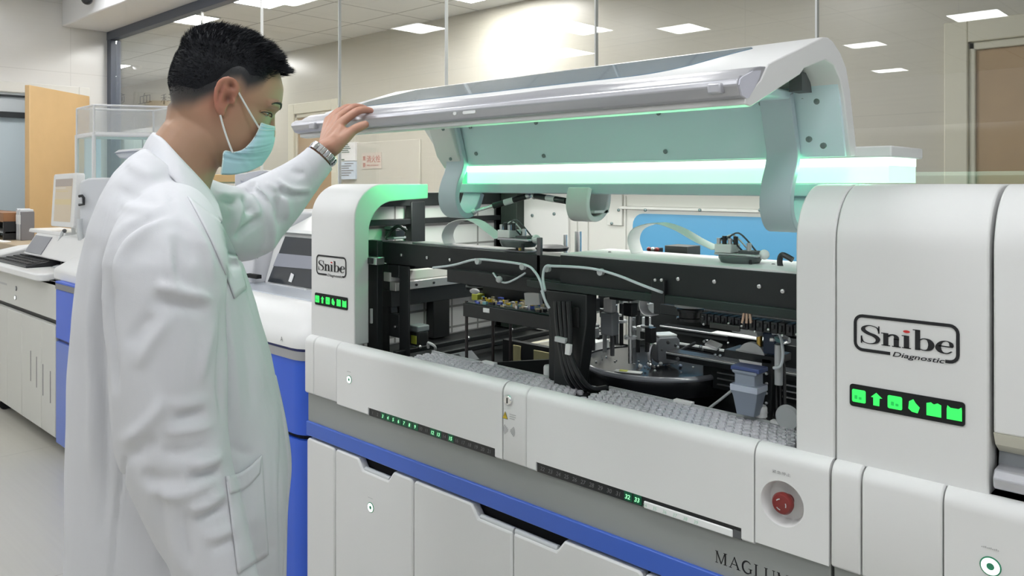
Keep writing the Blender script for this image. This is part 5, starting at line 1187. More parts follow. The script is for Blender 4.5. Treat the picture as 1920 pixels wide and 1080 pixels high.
# glass rail, bowl on the blue bay
g = MB(); p0 = PY(118, 520, 1.5); 
for u in (118, 151): q = PY(u, 518, 1.52); g.box(q[0] - .012, q[0] + .012, 1.51, 1.53, zt, zt + .075)
g.tube([PY(118, 513, 1.52), PY(151, 511, 1.52)], .006, 8); g.build('clamp_bracket', BLACK2, r)
q = PY(148, 520, 1.62); MB().lathe([(.09, 0), (.13, .02), (.135, .035), (.12, .04)], (q[0], 1.62, zt + .005), 32).build('sample_carousel', LGREY, r, smooth=True)

kb = thing('keyboard', 'black computer keyboard on the shelf of the left analyzer', 'keyboard', ((kx0 + kx1) / 2, YF + .12, kz - .012))
ka, kb_ = PY(22, 508, YF + .1)[0], PY(90, 508, YF + .1)[0]
MB().prism([(YF - .01, kz - .012), (YF - .01, kz + .004), (YF + .20, kz + .03), (YF + .22, kz + .02), (YF + .22, kz - .012)], ka - .05, kb_ - .01, 'x').build('keyboard_case', BLACK2, kb, bevel=0.005)
kk = MB()
for i in range(15):
    for j in range(5):
        x = ka - .04 + (kb_ - ka + .02) / 15 * i; y = YF + .005 + .037 * j; z = kz + .004 + .026 * (y - YF + .01) / .21
        kk.box(x, x + (kb_ - ka) / 15 * .82, y, y + .03, z, z + .006)
tag(kk.build('keys', mat('key_black', (0.03, 0.032, 0.035), 0.5), kb), kind='stuff')

# ---- screen on an arm, white tower behind it
sc_ = thing('touch_screen', 'white framed touch screen turned sideways above the left analyzer', 'monitor', (*PS(122, 430, 4.75)[:2], 1.06))
P = [PS(101, 327, 4.85), PS(144, 324, 4.55), PS(138, 428, 4.55), PS(95, 424, 4.85)]
ex = P[1] - P[0]; ez = P[0] - P[3]; nn = np.cross(ex, ez); nn /= np.linalg.norm(nn)
def sq(a, b, o): return P[3] + ex * a + ez * b + nn * o
scr = MB().loft([[sq(*q, .0) for q in round_rect(0, 1, 0, 1, .05, 4)], [sq(*q, -.045) for q in round_rect(0, 1, 0, 1, .05, 4)]]).build('screen_case', WHITE, sc_, bevel=0.004)
MB().add([sq(.13, .10, .0015), sq(.86, .10, .0015), sq(.86, .90, .0015), sq(.13, .90, .0015)], [(0, 1, 2, 3)]).build('screen', mat('screen_beige', (0.08, 0.07, 0.06), 0.3, emit=(0.48, 0.40, 0.28), strength=0.75), sc_)
for (x0, x1, y0, y1, c) in ((.13, .86, .76, .90, (0.33, 0.28, 0.24)), (.14, .85, .42, .52, (0.58, 0.47, 0.24)), (.16, .6, .72, .74, (0.62, 0.58, 0.52)), (.16, .7, .66, .68, (0.55, 0.47, 0.36))):
    MB().add([sq(x0, y0, .003), sq(x1, y0, .003), sq(x1, y1, .003), sq(x0, y1, .003)], [(0, 1, 2, 3)]).build('screen_panel', mat('screen_%d' % int(c[1] * 100), (0.05, 0.05, 0.05), 0.4, emit=c, strength=0.75), sc_)
MB().tube([sq(.6, -.0, -.05), sq(.6, -.22, -.06)], .012).build('screen_arm', WHITE, sc_, smooth=True)
p = sq(.55, -.07, -.01); MB().ball(p, .012).build('arm_joint', DGREY, sc_, smooth=True)
MB().tube(smooth_path([sq(.55, -.08, 0), sq(.50, -.25, .01), sq(.42, -.45, .02), sq(.55, -.7, .02), sq(.9, -.85, .02), sq(1.4, -.9, .02)], 6), .006, 8).build('cable', LGREY, sc_, smooth=True)
tw = thing('printer_tower', 'tall white rounded tower behind the touch screen', 'instrument tower', (*PS(172, 450, 4.9)[:2], 1.06))
T = lambda u, v, s=4.50: PS(u, v, s)
ft = [T(148, 455), T(148, 345), T(150, 340), T(165, 334), T(192, 333), T(212, 333), T(212, 455)]
dv = AXIS * .20 + RIGHT * (-.02)
MB().loft([[p for p in ft], [p + dv for p in ft]]).build('tower_body', mat('tower_white', (0.66, 0.67, 0.69), 0.42), tw, bevel=0.01)
MB().tube([T(148, 368, 4.48), T(154, 367, 4.48), T(157, 371, 4.48), T(157, 383, 4.48), T(148, 384, 4.48)], .008, 8).build('tower_handle', BLACK2, tw, smooth=True)
MB().tube(smooth_path([T(149, 410, 4.47), T(149, 430, 4.47), T(152, 450, 4.47)], 4), .015).build('tower_stem', LGREY, tw, smooth=True)
# keep feet of tower and screen on the machine
MB().box(*sorted((T(156, 470)[0], T(212, 470)[0])), 1.66, 1.74, 1.071, 1.09).build('tower_foot', WHITE, tw)

# ---- clear acrylic hood and teal acrylic sheet behind the person
ac = thing('acrylic_cover', 'clear acrylic box cover standing on the white frame left of the head', 'acrylic cover', (*PS(235, 250, 5.2)[:2], 1.07))
A = lambda u, v, s: PS(u, v, s)
c0, c2, c3 = A(144, 205, 4.99), A(326, 202, 4.88), A(176, 212, 4.75); c1 = c0 + c2 - c3
zt_ = 1.889; zb_ = 1.724
def ring4(z): return [(c[0], c[1], z) for c in (c0, c1, c2, c3)]
MB().loft([ring4(zb_), ring4(zt_)], cap=False).build('cover_walls', ACRYL, ac, solid=.006)
e = MB()
for z in (zt_, zb_): e.tube(ring4(z), .006, 6, closed=True)
for c in ring4(zb_): e.tube([c, (c[0], c[1], zt_)], .006, 6)
e.build('cover_edges', mat('acrylic_edge', (0.80, 0.79, 0.79), 0.3), ac)
m_ = (np.array(ring4(zb_)[2]) + np.array(ring4(zb_)[3])) / 2
fr_ = MB()
for c in ring4(0): fr_.tube([(c[0], c[1], 1.136), (c[0], c[1], zb_)], .012, 8)
fr_.tube(ring4(zb_ - .01), .012, 8, closed=True); fr_.build('support_frame', WHITE, ac)
for ca_, cb_ in ((c0, c3), (c3, c2)):
    dn_ = np.array([-(cb_ - ca_)[1], (cb_ - ca_)[0], 0]); dn_ = dn_ / np.linalg.norm(dn_) * .006
    ql = [ca_, cb_, cb_ + dn_, ca_ + dn_]
    MB().loft([[(c[0], c[1], 1.22) for c in ql], [(c[0], c[1], zb_ - .02) for c in ql]]).build('teal_sheet', ACRYLT, ac)
po = thing('poster', 'pale blue poster with coloured band seen through the teal sheet', 'poster', (0, 0, 0)) if False else ac
pp0, pp1 = A(158, 254, 5.3), A(187, 252, 5.45); pd = np.array([pp1[0] - pp0[0], pp1[1] - pp0[1], 0])
posh = MB().loft([[(pp0[0], pp0[1], 1.40), (pp1[0], pp1[1], 1.40), (pp1[0], pp1[1] + .008, 1.40), (pp0[0], pp0[1] + .008, 1.40)], [(pp0[0], pp0[1], 1.73), (pp1[0], pp1[1], 1.73), (pp1[0], pp1[1] + .008, 1.73), (pp0[0], pp0[1] + .008, 1.73)]]).build('poster', mat('poster_blue', (0.52, 0.62, 0.74), 0.5), po)
for k, (a0, a1, z0, z1, c) in enumerate(((.1, .75, 1.66, 1.668, (.3, .42, .62)), (.1, .9, 1.62, 1.626, (.35, .47, .66)), (.05, .4, 1.48, 1.52, (.12, .32, .75)), (.3, .95, 1.47, 1.495, (.15, .45, .75)), (.02, .2, 1.45, 1.48, (.75, .45, .25)), (.1, .9, 1.575, 1.58, (.4, .5, .66)))):
    o_ = np.array((.006, -.008, 0)); q0 = np.array((*pp0[:2], 0)) + pd * a0 + o_; q1 = np.array((*pp0[:2], 0)) + pd * a1 + o_
    MB().add([q0 + (0, 0, z0), q1 + (0, 0, z0), q1 + (0, 0, z1), q0 + (0, 0, z1)], [(0, 1, 2, 3)]).build('poster_print', mat('poster_ink_%d' % k, c, 0.5), posh)
cbn = thing('wall_cabinet', 'tall pale cabinet with two doors behind the acrylic cover', 'cabinet', (*A(270, 300, 6.9)[:2], 0))
ca, cb2 = PY(233, 300, 4.05)[0], PY(300, 300, 4.05)[0]
cbo = MB().box(ca, cb2 + 1.2, 4.05, 4.55, 0, 2.12).build('cabinet_body', mat('cabinet_pale', (0.82, 0.81, 0.78), 0.4), cbn, bevel=.006)
MB().box(ca + .6, ca + .62, 4.04, 4.06, .1, 2.08).build('door_gap', INKG, cbn); MB().box(ca + .2, ca + .38, 4.03, 4.05, 1.66, 1.69).build('cabinet_handle', LGREY, cbn)
# white hooked arm behind the collar
aw = thing('instrument_arm', 'white tilted instrument arm with grey underside behind the shoulder', 'instrument arm', (*A(240, 300, 4.2)[:2], 0))
s_ = 4.2; MB().loft([[A(215, 288, s_), A(222, 283, s_), A(300, 276, s_), A(300, 290, s_), A(248, 292, s_), A(238, 298, s_), A(224, 297, s_)], [p + AXIS * .12 for p in (A(215, 288, s_), A(222, 283, s_), A(300, 276, s_), A(300, 290, s_), A(248, 292, s_), A(238, 298, s_), A(224, 297, s_))]]).build('arm_cover', LGREY, aw, bevel=.006)
MB().loft([[A(213, 287, s_ - .01), A(222, 281, s_ - .01), A(300, 275, s_ - .01), A(300, 279, s_ - .01), A(222, 286, s_ - .01)], [p + AXIS * .14 for p in (A(213, 287, s_ - .01), A(222, 281, s_ - .01), A(300, 275, s_ - .01), A(300, 279, s_ - .01), A(222, 286, s_ - .01))]]).build('arm_top', WHITE, aw, bevel=.003)
q = A(262, 296, s_ + .05); MB().cyl((q[0], q[1], 1.072), (q[0], q[1], q[2]), .03).build('arm_column', WHITE, aw, smooth=True)
# things behind the raised arm: wooden shelf unit and curved white hood
ws = thing('wooden_rack', 'pale wooden rack with dark shelf line behind the face mask', 'rack', (*A(420, 340, 5.5)[:2], 0))
w0, w1 = PY(388, 340, 3.3)[0], PY(441, 340, 3.3)[0]; zz = lambda v: PY(415, v, 3.3)[2]
MB().box(w0 - .1, w1, 3.3, 3.7, 0, zz(327)).build('rack_body', mat('pale_wood', (0.66, 0.47, 0.24), 0.5, noise=.06, nscale=10), ws, bevel=.004)
MB().box(w0 - .1, w1, 3.29, 3.3, zz(344), zz(341)).build('shelf_line', mat('teal_line', (0.12, 0.22, 0.19), 0.4), ws); MB().box(w0 - .1, w1, 3.29, 3.3, zz(350), zz(344)).build('white_line', PAPER, ws)
wh_ = thing('curved_hood', 'curved white instrument hood behind the raised sleeve', 'instrument hood', (*A(470, 340, 5.4)[:2], 0))
cp = [(440, 400), (440, 326), (458, 325), (470, 322), (488, 319), (502, 319), (503, 322), (494, 325), (482, 331), (476, 338), (474, 400)]
MB().loft([[A(u, v, 4.9) for u, v in cp], [A(u, v, 4.9) + AXIS * .3 for u, v in cp]]).build('hood_shell', WHITE, wh_, bevel=.006)
q = A(458, 400, 5.05); MB().box(q[0] - .1, q[0] + .1, q[1] - .1, q[1] + .1, 0, q[2]).build('hood_pedestal', LGREY, wh_)
q = A(453, 339, 4.895); MB().ball(q, .008).build('hood_stud', SILVER, wh_, smooth=True)

# ---- bench with file rack at the left edge
dz = 1.0; by0, by1, bxr = 1.60, 1.86, -6.02
dk = thing('side_bench', 'brown laminate bench with papers at the left edge before the grey screen', 'bench', (-6.8, 1.73, 0))
MB().box(LX + .12, bxr, by0, by1, dz - .045, dz).build('bench_top', mat('desk_laminate', (0.42, 0.33, 0.22), 0.4, noise=.08, nscale=8), dk, bevel=.005)
MB().box(LX + .14, bxr - .03, by0 + .03, by1, 0, dz - .045).build('bench_carcass', mat('desk_front', (0.40, 0.34, 0.24), 0.5), dk)
xs0 = PY(-40, 430, 1.70)[0]; xs1 = PY(12, 430, 1.70)[0]
fk = thing('file_rack', 'brown wooden file rack on the bench at the left edge', 'file rack', ((xs0 + xs1) / 2, 1.74, dz))
MB().box(xs0, xs1, 1.68, 1.84, dz + .135, dz + .205).build('rack_top', mat('rack_brown', (0.30, 0.14, 0.06), 0.5, noise=.08, nscale=9), fk, bevel=.003)
MB().box(xs0, xs1, 1.69, 1.84, dz + .05, dz + .062).build('rack_shelf', MGREY, fk); MB().box(xs0, xs1, 1.83, 1.85, dz, dz + .205).build('rack_back', BLACK2, fk)
for x in (xs0, xs1 - .012): MB().box(x, x + .012, 1.68, 1.85, dz, dz + .14).build('rack_side', BLACK2, fk)
fx_ = xs1 + .012
for k, (wd_, h_, c) in enumerate(((.036, .235, (.58, .60, .62)), (.034, .225, (.50, .52, .55)), (.036, .23, (.62, .63, .64)), (.026, .215, (.20, .19, .20)))):
    fo = thing('file_folder', ('light grey', 'mid grey', 'whitish', 'dark')[k] + ' upright file folder right of the brown rack' + (', touching it', ', second from the rack', ', third from the rack', ', farthest from the rack')[k], 'file folder', (fx_ + wd_ / 2, 1.74, dz), 'file folders on the left bench')
    MB().box(fx_, fx_ + wd_ - .006, 1.76, 1.85, dz, dz + h_).build('folder_cover', mat('folder_%d' % k, c, .5), fo, bevel=.004)
    MB().box(fx_ + .008, fx_ + wd_ - .014, 1.757, 1.762, dz + .12, dz + .19).build('spine_label', PAPER, fo); fx_ += wd_
pa_ = thing('paper_sheets', 'white paper sheets lying on the left bench in front of the folders', 'papers', (xs1, 1.63, dz))
MB().obox((xs1 + .06, 1.632, dz + .003), [(1, .04, 0), (-.04, 1, 0), (0, 0, 1)], (.20, .026, .003)).build('sheets', PAPER, pa_)
# ================================================================ THE PERSON
def unit(a): a = np.array(a, float); return a / np.linalg.norm(a)
def remesh(mb, voxel, smooth_it=4, fac=0.5):
    me = bpy.data.meshes.new('tmp'); me.from_pydata(mb.v, [], mb.f)
    bm = bmesh.new(); bm.from_mesh(me); bmesh.ops.recalc_face_normals(bm, faces=bm.faces); bm.to_mesh(me); bm.free()
    o = bpy.data.objects.new('tmp', me); COL.objects.link(o)
    r = o.modifiers.new('r', 'REMESH'); r.mode = 'VOXEL'; r.voxel_size = voxel
    s = o.modifiers.new('s', 'SMOOTH'); s.iterations = smooth_it; s.factor = fac
    bpy.context.view_layer.update()
    dg = bpy.context.evaluated_depsgraph_get()
    out = bpy.data.meshes.new_from_object(o.evaluated_get(dg))
    bpy.data.objects.remove(o)
    return out
def get_co(me):
    a = np.zeros(len(me.vertices) * 3); me.vertices.foreach_get('co', a); return a.reshape(-1, 3)
def get_no(me):
    a = np.zeros(len(me.vertices) * 3); me.vertex_normals.foreach_get('vector', a); return a.reshape(-1, 3)
def set_co(me, a): me.vertices.foreach_set('co', np.ascontiguousarray(a).ravel()); me.update()
def sstep(x, a, b): t = np.clip((x - a) / (b - a), 0, 1); return t * t * (3 - 2 * t)

# ---- head frame
BETA, PITCH = math.radians(20), math.radians(17)
fh = np.array([math.cos(BETA), math.sin(BETA), 0]); rgt = np.array([math.sin(BETA), -math.cos(BETA), 0])
HO = CW((-.536, 1.500, 1.575))
def dirw(d): return RIGHT * d[0] + AXIS * d[1] + np.array([0, 0, d[2]])
Hf = dirw(fh * math.cos(PITCH) - np.array([0, 0, math.sin(PITCH)])); Hl = -dirw(rgt); Hu = np.cross(Hf, Hl)
if Hu[2] < 0: Hu = -Hu
def H(f, l, u): return HO + Hf * f + Hl * l + Hu * u
def HL(u, v, l):   # pixel ray meets the head plane at side offset l
    d = ray(u, v); o = np.array([0, 0, EYE]); k = (l - (o - HO).dot(Hl)) / d.dot(Hl); return o + d * k
def tohead(P): q = P - HO; return np.stack([q @ Hf, q @ Hl, q @ Hu], -1)

SL = [(-.120, .060, -.005, .020), (-.113, .067, -.020, .036), (-.098, .081, -.040, .049), (-.080, .084, -.058, .058), (-.060, .087, -.072, .065), (-.040, .087, -.086, .070),
      (-.020, .086, -.095, .0725), (0, .0865, -.101, .0745), (.014, .0955, -.104, .0755), (.030, .0965, -.105, .0765), (.055, .092, -.104, .0755), (.080, .078, -.096, .068), (.098, .058, -.080, .055), (.110, .034, -.056, .038), (.117, .010, -.028, .018)]
SLa = np.array(SL)
def slice_at(u): return [np.interp(u, SLa[:, 0], SLa[:, k]) for k in (1, 2, 3)]
def head_pt(u, ang):
    f1, f0, w_ = slice_at(u); cf = (f1 + f0) / 2; df = (f1 - f0) / 2
    c, s = math.cos(ang), math.sin(ang)
    n = 2.25
    r = (abs(c) ** n + abs(s) ** n) ** (-1 / n)
    taper = 1 - (.16 if u < 0.06 else .10) * max(0, c) ** 2
    return (cf + df * r * c, w_ * r * s * taper, u)
hb = MB()
us = np.linspace(-.120, .117, 44)
hb.loft([[H(*head_pt(u, a)) for a in np.linspace(0, 2 * math.pi, 56, endpoint=False)] for u in us])
hb.ball(H(0, 0, .108), (.016, .016, .010), 10)
# nose, brow ridge, cheek bones, lips, chin
hb.tube([H(.084, 0, .004), H(.089, 0, -.014), H(.094, 0, -.032), H(.095, 0, -.040)], [.007, .0075, .009, .0095], 10); hb.ball(H(.093, 0, -.040), .010, 12)
for s in (-1, 1):
    hb.ball(H(.086, s * .012, -.043), .008, 10); hb.tube([H(.0885, s * .008, .017), H(.0855, s * .030, .020), H(.072, s * .050, .016)], [.0085, .009, .007], 10)
hb.ball(H(.088, 0, -.066), (.010, .012, .008), 10); hb.ball(H(.064, 0, -.098), .016, 12)
# ears
for s in (-1, 1):
    def E_(f, u, o): return H(f, s * (.070 + o), u)
    hel = smooth_path([E_(.012, .004, .008), E_(.014, .020, .012), E_(.004, .031, .015), E_(-.010, .030, .019), E_(-.018, .018, .022), E_(-.018, .000, .021), E_(-.012, -.016, .017), E_(-.003, -.028, .011), E_(.006, -.030, .007)], 4)
    hb.tube(hel, [.0046 + .0016 * (i > len(hel) * .75) for i in range(len(hel))], 8)
    hb.loft([[E_(f * .9 - .002, u * .9, .004) for f, u in ((.012, .005), (.010, .024), (-.006, .030), (-.017, .016), (-.016, -.004), (-.008, -.022), (.005, -.026))], [E_(f, u, .013 - .35 * (f - .012)) for f, u in ((.012, .005), (.010, .024), (-.006, .030), (-.017, .016), (-.016, -.004), (-.008, -.022), (.005, -.026))]])
    ah = smooth_path([E_(.006, .012, .016), E_(-.006, .016, .019), E_(-.010, .004, .019), E_(-.006, -.012, .016), E_(.004, -.018, .012)], 4); hb.tube(ah, .0030, 8)
    hb.ball(E_(.013, -.004, .010), (.005, .005, .007), 8)
# neck
hb.tube(smooth_path([H(-.012, 0, -.02), H(-.014, 0, -.07), PS(358, 272, 1.475), PS(335, 318, 1.465), PS(322, 370, 1.455), PS(318, 430, 1.45)], 4), [.060] * 5 + [.061] * 5 + [.062] * 5 + [.066] * 5 + [.075] * 1, 28)
hb.tube([H(-.054, 0, -.030), PS(356, 240, 1.475), PS(344, 275, 1.475), PS(325, 330, 1.48)], [.041, .043, .048, .058], 18)
# body under the clothes: trunk, arms, legs
TF, TL = np.array([.95, .31, 0]), np.array([-.31, .95, 0])
def torso_ring(z, back, front, w_, n=44, ex=2.4, Sc=1.42, shrink=0.0):
    xb, xf = (back - 960) / 1500 * Sc, (front - 960) / 1500 * Sc
    xc = (xb + xf) / 2; d_ = (xf - xb) / 2 / 1.0 - shrink; ww = w_ - shrink
    out = []
    for a in np.linspace(0, 2 * math.pi, n, endpoint=False):
        c, s = math.cos(a), math.sin(a); r = (abs(c) ** ex + abs(s) ** ex) ** (-1 / ex)
        p = np.array([xc, Sc, z]) + TF * d_ * r * c + TL * ww * r * s
        p[2] -= .80 * float(sstep(z, 1.27, 1.45)) * d_ * (r * c + 1) * (1 if r * c < 0 else 1)
        out.append(CW(p))
    return out
TR = [(1.485, 278, 372, .085), (1.468, 252, 386, .125), (1.44, 226, 398, .160), (1.40, 204, 412, .183), (1.35, 184, 428, .192), (1.28, 170, 448, .195), (1.20, 161, 474, .196), (1.10, 156, 502, .198), (1.00, 154, 522, .20), (.90, 153, 532, .205), (.80, 151, 527, .21), (.70, 149, 522, .215), (.56, 146, 520, .22)]
hb.loft([torso_ring(z, b, f_, w_, shrink=.035) for z, b, f_, w_ in TR[1:9]])
hipc = np.array([(330 - 960) / 1500 * 1.42, 1.42, .86])
hb.ball(CW(hipc), (.14, .14, .12), 18)
for s in (-1, 1):
    h0 = hipc + TL * .09 * s; hb.tube([CW(h0), CW(np.array([h0[0], h0[1], .48])), CW(np.array([h0[0] - .01, h0[1], .10]))], [.085, .058, .040], 14); hb.ball(CW(np.array([h0[0] + .05, h0[1] + .02, .06])), (.05, .05, .035), 10)
# arms
ra = [PS(318, 425, 1.27), PS(314, 560, 1.20), PS(316, 770, 1.19), PS(392, 1010, 1.185), PS(425, 1120, 1.185)]
hb.tube([PS(330, 420, 1.38), *ra], [.06, .058, .050, .045, .034, .027], 14)
shl, elb, wri = CW((-.685, 1.58, 1.375)), PS(455, 440, 1.80), PY(610, 282, 1.055)
hb.tube([PS(330, 420, 1.45), shl, elb], [.06, .055, .045], 14); hb.tube([elb, elb * .4 + wri * .6, wri], [.045, .038, .0275], 14)
# left hand closed on the rail
def finger(pts, r):
    hb.tube(smooth_path(pts, 4), np.interp(np.linspace(0, 1, (len(pts) - 1) * 4 + 1), np.linspace(0, 1, len(r)), r), 12); hb.ball(pts[-1], r[-1], 12)
FI = {'index': ([(641, 229, 1.085), (667, 210, 1.116), (683, 206, 1.138), (695, 207.5, 1.155)], (.0115, .0102, .0090, .0078)),
      'middle': ([(634, 222, 1.098), (659, 203, 1.126), (673, 201, 1.147), (684, 203, 1.164)], (.0118, .0102, .0090, .0078)),
      'ring': ([(626, 220, 1.111), (647, 203, 1.135), (660, 201, 1.155), (671, 203, 1.170)], (.0112, .0096, .0086, .0074)),
      'pinky': ([(617, 224, 1.122), (634, 208, 1.142), (645, 206, 1.158), (654, 207, 1.172)], (.0100, .0085, .0076, .0066))}
wrist = PY(611, 281, 1.055)
for k, (pts, r) in FI.items():
    P_ = [PY(*q) for q in pts]; finger(P_, r)
    m0 = wrist + (P_[0] - wrist) * .02
    hb.tube([m0, m0 * .5 + P_[0] * .5, P_[0]], [.019, .017, .0125], 12)
TH_ = [PY(q[0], q[1], q[2]) for q in ((621, 272, 1.060), (641, 262, 1.074), (661, 245, 1.095), (674, 238, 1.108), (685, 233.5, 1.119))]
finger(TH_, (.020, .0165, .0120, .0112, .0095))
hb.tube([wrist, PY(636, 258, 1.072), PY(642, 238, 1.082)], [.022, .019, .012], 12); hb.tube([wrist * .9 + PY(600, 290, 1.04) * .1, PY(628, 272, 1.064), PY(640, 262, 1.072)], [.026, .022, .016], 12)
hb.tube([wri, wrist], [.027, .026], 12)
# right hand, relaxed, below the picture
rw = ra[-1]; dn = unit(PS(440, 1180, 1.185) - rw)
side = unit(np.cross(dn, AXIS))
for k in range(4):
    b0 = rw + dn * .085 + side * (.03 - .02 * k); P_ = [b0, b0 + dn * .035 + AXIS * .004, b0 + dn * .058 + AXIS * .016, b0 + dn * .070 + AXIS * .03]
    finger(P_, (.0105, .0095, .0085, .0075)); hb.tube([rw, b0], [.020, .0115], 10)
finger([rw + dn * .02 + side * .02, rw + dn * .05 + side * .045, rw + dn * .085 + side * .052], (.016, .0115, .009))
body_me = remesh(hb, .0030, 3, .5)
skin = bpy.data.materials.new('skin'); skin.use_nodes = True
nt = skin.node_tree; b = nt.nodes['Principled BSDF']
at = nt.nodes.new('ShaderNodeAttribute'); at.attribute_name = 'skin_tone'
tc = nt.nodes.new('ShaderNodeTexCoord'); no = nt.nodes.new('ShaderNodeTexNoise'); no.inputs['Scale'].default_value = 260; no.inputs['Detail'].default_value = 3
nt.links.new(tc.outputs['Object'], no.inputs['Vector'])
bp = nt.nodes.new('ShaderNodeBump'); bp.inputs['Strength'].default_value = .12; bp.inputs['Distance'].default_value = .001
nt.links.new(no.outputs['Fac'], bp.inputs['Height']); nt.links.new(bp.outputs['Normal'], b.inputs['Normal'])
nt.links.new(at.outputs['Color'], b.inputs['Base Color'])
b.inputs['Roughness'].default_value = .48; b.inputs['Subsurface Weight'].default_value = .12; b.inputs['Subsurface Radius'].default_value = (.010, .004, .002); b.inputs['Subsurface Scale'].default_value = 1
co = get_co(body_me); hq_ = tohead(co)
HLF = np.array([-.12, -.10, -.075, -.05, -.025, -.005, .012, .028, .040, .052, .060, .070, .082, .10, .13])
HLU = np.array([-.052, -.050, -.046, -.036, -.012, .022, .030, .018, .026, .038, .060, .074, .080, .083, .083])
uh = np.interp(hq_[:, 0], HLF, HLU)
d_ = hq_[:, 2] - uh
isear = (np.abs(hq_[:, 1]) > .0775) & (hq_[:, 0] < .020) & (hq_[:, 0] > -.026) & (np.abs(hq_[:, 2]) < .038)
near = (np.linalg.norm(co - HO, axis=1) < .17)
st_ = np.where(near & ~isear, sstep(d_, -.012, .022), 0.0)
base = np.array([.42, .248, .16])
col = np.tile(base, (len(co), 1))
rn = rng.random(len(co))
wrd = np.linalg.norm(co - wrist, axis=1)
hand = wrd < .16
col[hand] = np.array([.50, .265, .185])
tips = np.zeros(len(co))
for pts in [FI[k][0] for k in FI]:
    for q, am in ((pts[1], .5), (pts[-1], .8)): tips = np.maximum(tips, am * np.exp(-(np.linalg.norm(co - PY(*q), axis=1) / .014) ** 2))
col = col + tips[:, None] * (np.array([.55, .25, .19]) - col)
red = np.where(near, np.exp(-((hq_[:, 0] + .012) / .035) ** 2 - ((hq_[:, 2] + .005) / .04) ** 2), 0) * .55 + isear * .4
col = col * (1 - red[:, None]) + red[:, None] * np.array([.46, .175, .12])
dark = np.array([.016, .016, .018]); mid = np.array([.085, .070, .060])
bkw = sstep(-hq_[:, 0], .02, .08); fade = sstep(d_ / (.022 + .030 * bkw), .05, 1.0)
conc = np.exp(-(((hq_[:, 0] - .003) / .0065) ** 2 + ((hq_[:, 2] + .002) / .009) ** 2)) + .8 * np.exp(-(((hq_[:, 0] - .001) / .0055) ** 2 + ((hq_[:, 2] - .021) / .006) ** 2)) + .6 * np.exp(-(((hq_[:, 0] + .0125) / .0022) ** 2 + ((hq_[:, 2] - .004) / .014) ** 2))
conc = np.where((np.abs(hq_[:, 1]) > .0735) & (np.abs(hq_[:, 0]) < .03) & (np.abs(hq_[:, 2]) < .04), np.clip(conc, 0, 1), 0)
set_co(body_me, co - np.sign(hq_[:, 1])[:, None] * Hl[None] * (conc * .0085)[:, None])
col = col * (1 - .62 * conc[:, None])  # shade of the ear hollows put into the skin colour
hc = mid[None] * (1 - fade[:, None]) + dark[None] * fade[:, None]
col = col * (1 - st_[:, None]) + hc * st_[:, None]
ca = body_me.color_attributes.new('skin_tone', 'FLOAT_COLOR', 'POINT')
ca.data.foreach_set('color', np.concatenate([col, np.ones((len(co), 1))], 1).ravel())
body_me.materials.clear(); body_me.materials.append(skin)
body_me.polygons.foreach_set('use_smooth', [True] * len(body_me.polygons))
person = bpy.data.objects.new('person', body_me); COL.objects.link(person)
tag(person, 'person in white lab coat and face mask lifting the analyzer lid with the left hand', 'person')

# ---- eyes, brows
hbvh = BVHTree.FromPolygons([Vector(q) for q in get_co(body_me)], [tuple(q.vertices) for q in body_me.polygons])
def on_head(u, v, off=0.0):
    d = unit(ray(u, v)); hit, n_, i_, dist = hbvh.ray_cast(Vector((0, 0, EYE)), Vector(d))
    if hit is None or dist > 1.9: return None
    return np.array(hit) + np.array(n_) * off, np.array(n_)
def mirror(P): q = tohead(np.asarray(P)[None])[0]; return H(q[0], -q[1], q[2])
def surf(f0, l, u):   # walk from in front of the face back to the skin
    o = H(f0, l, u); hit, n_, i_, dist = hbvh.ray_cast(Vector(o), Vector(-Hf)); return np.array(hit), np.array(n_)
for s in (-1, 1):
    ep, en = surf(.2, s * .036, -.002)
    e = MB().ball(ep - en * .0082, .0105, 18).build('eye', mat('eye_white', (.55, .52, .49), .2), person, smooth=True)
    gz = unit(en + Hf * .5 - Hu * .2); MB().ball(ep - en * .0082 + gz * .0065, (.0046, .0046, .0046), 12).build('iris', mat('iris_dark', (.02, .012, .008), .1), e, smooth=True)
    for nm, dz in (('upper_lid', 1), ('lower_lid', -1)):
        pts = [surf(.2, s * l, u)[0] for l, u in ((.020, -.003), (.028, .0015 * dz + .0008 * (dz > 0)), (.036, .0030 * dz - .001), (.044, .0015 * dz - .001), (.050, -.003))]
        MB().tube(smooth_path(pts, 4), .0024, 8).build(nm, mat('lid_skin', (.33, .18, .11), .5), e, smooth=True)
        if dz > 0: MB().tube(smooth_path([q + Hf * .0016 - Hu * .0012 - en * -.0008 for q in pts], 4), .0010, 6).build('lashes', INK, e)
    bw = [surf(.2, s * l, u) for l, u in ((.010, .018), (.020, .022), (.032, .0235), (.044, .021), (.052, .016))]
    HB = smooth_path([q + n * .0004 for q, n in bw], 8); NB = bw[2][1]
    bm_ = MB(); bm_.tube(HB, [.0010 + .0016 * math.sin(math.pi * min(1, .15 + i / (len(HB) - 1))) for i in range(len(HB))], 8)
    for i in range(140):
        q = HB[rng.integers(len(HB))] + rng.normal(0, .0014, 3); t = q + Hl * s * .006 + Hu * .0025 + NB * .001; bm_.add([q, q + Hu * .0006, t], [(0, 1, 2)])
    bm_.build('eyebrow', mat('brow_hair', (.022, .018, .017), .6), person)

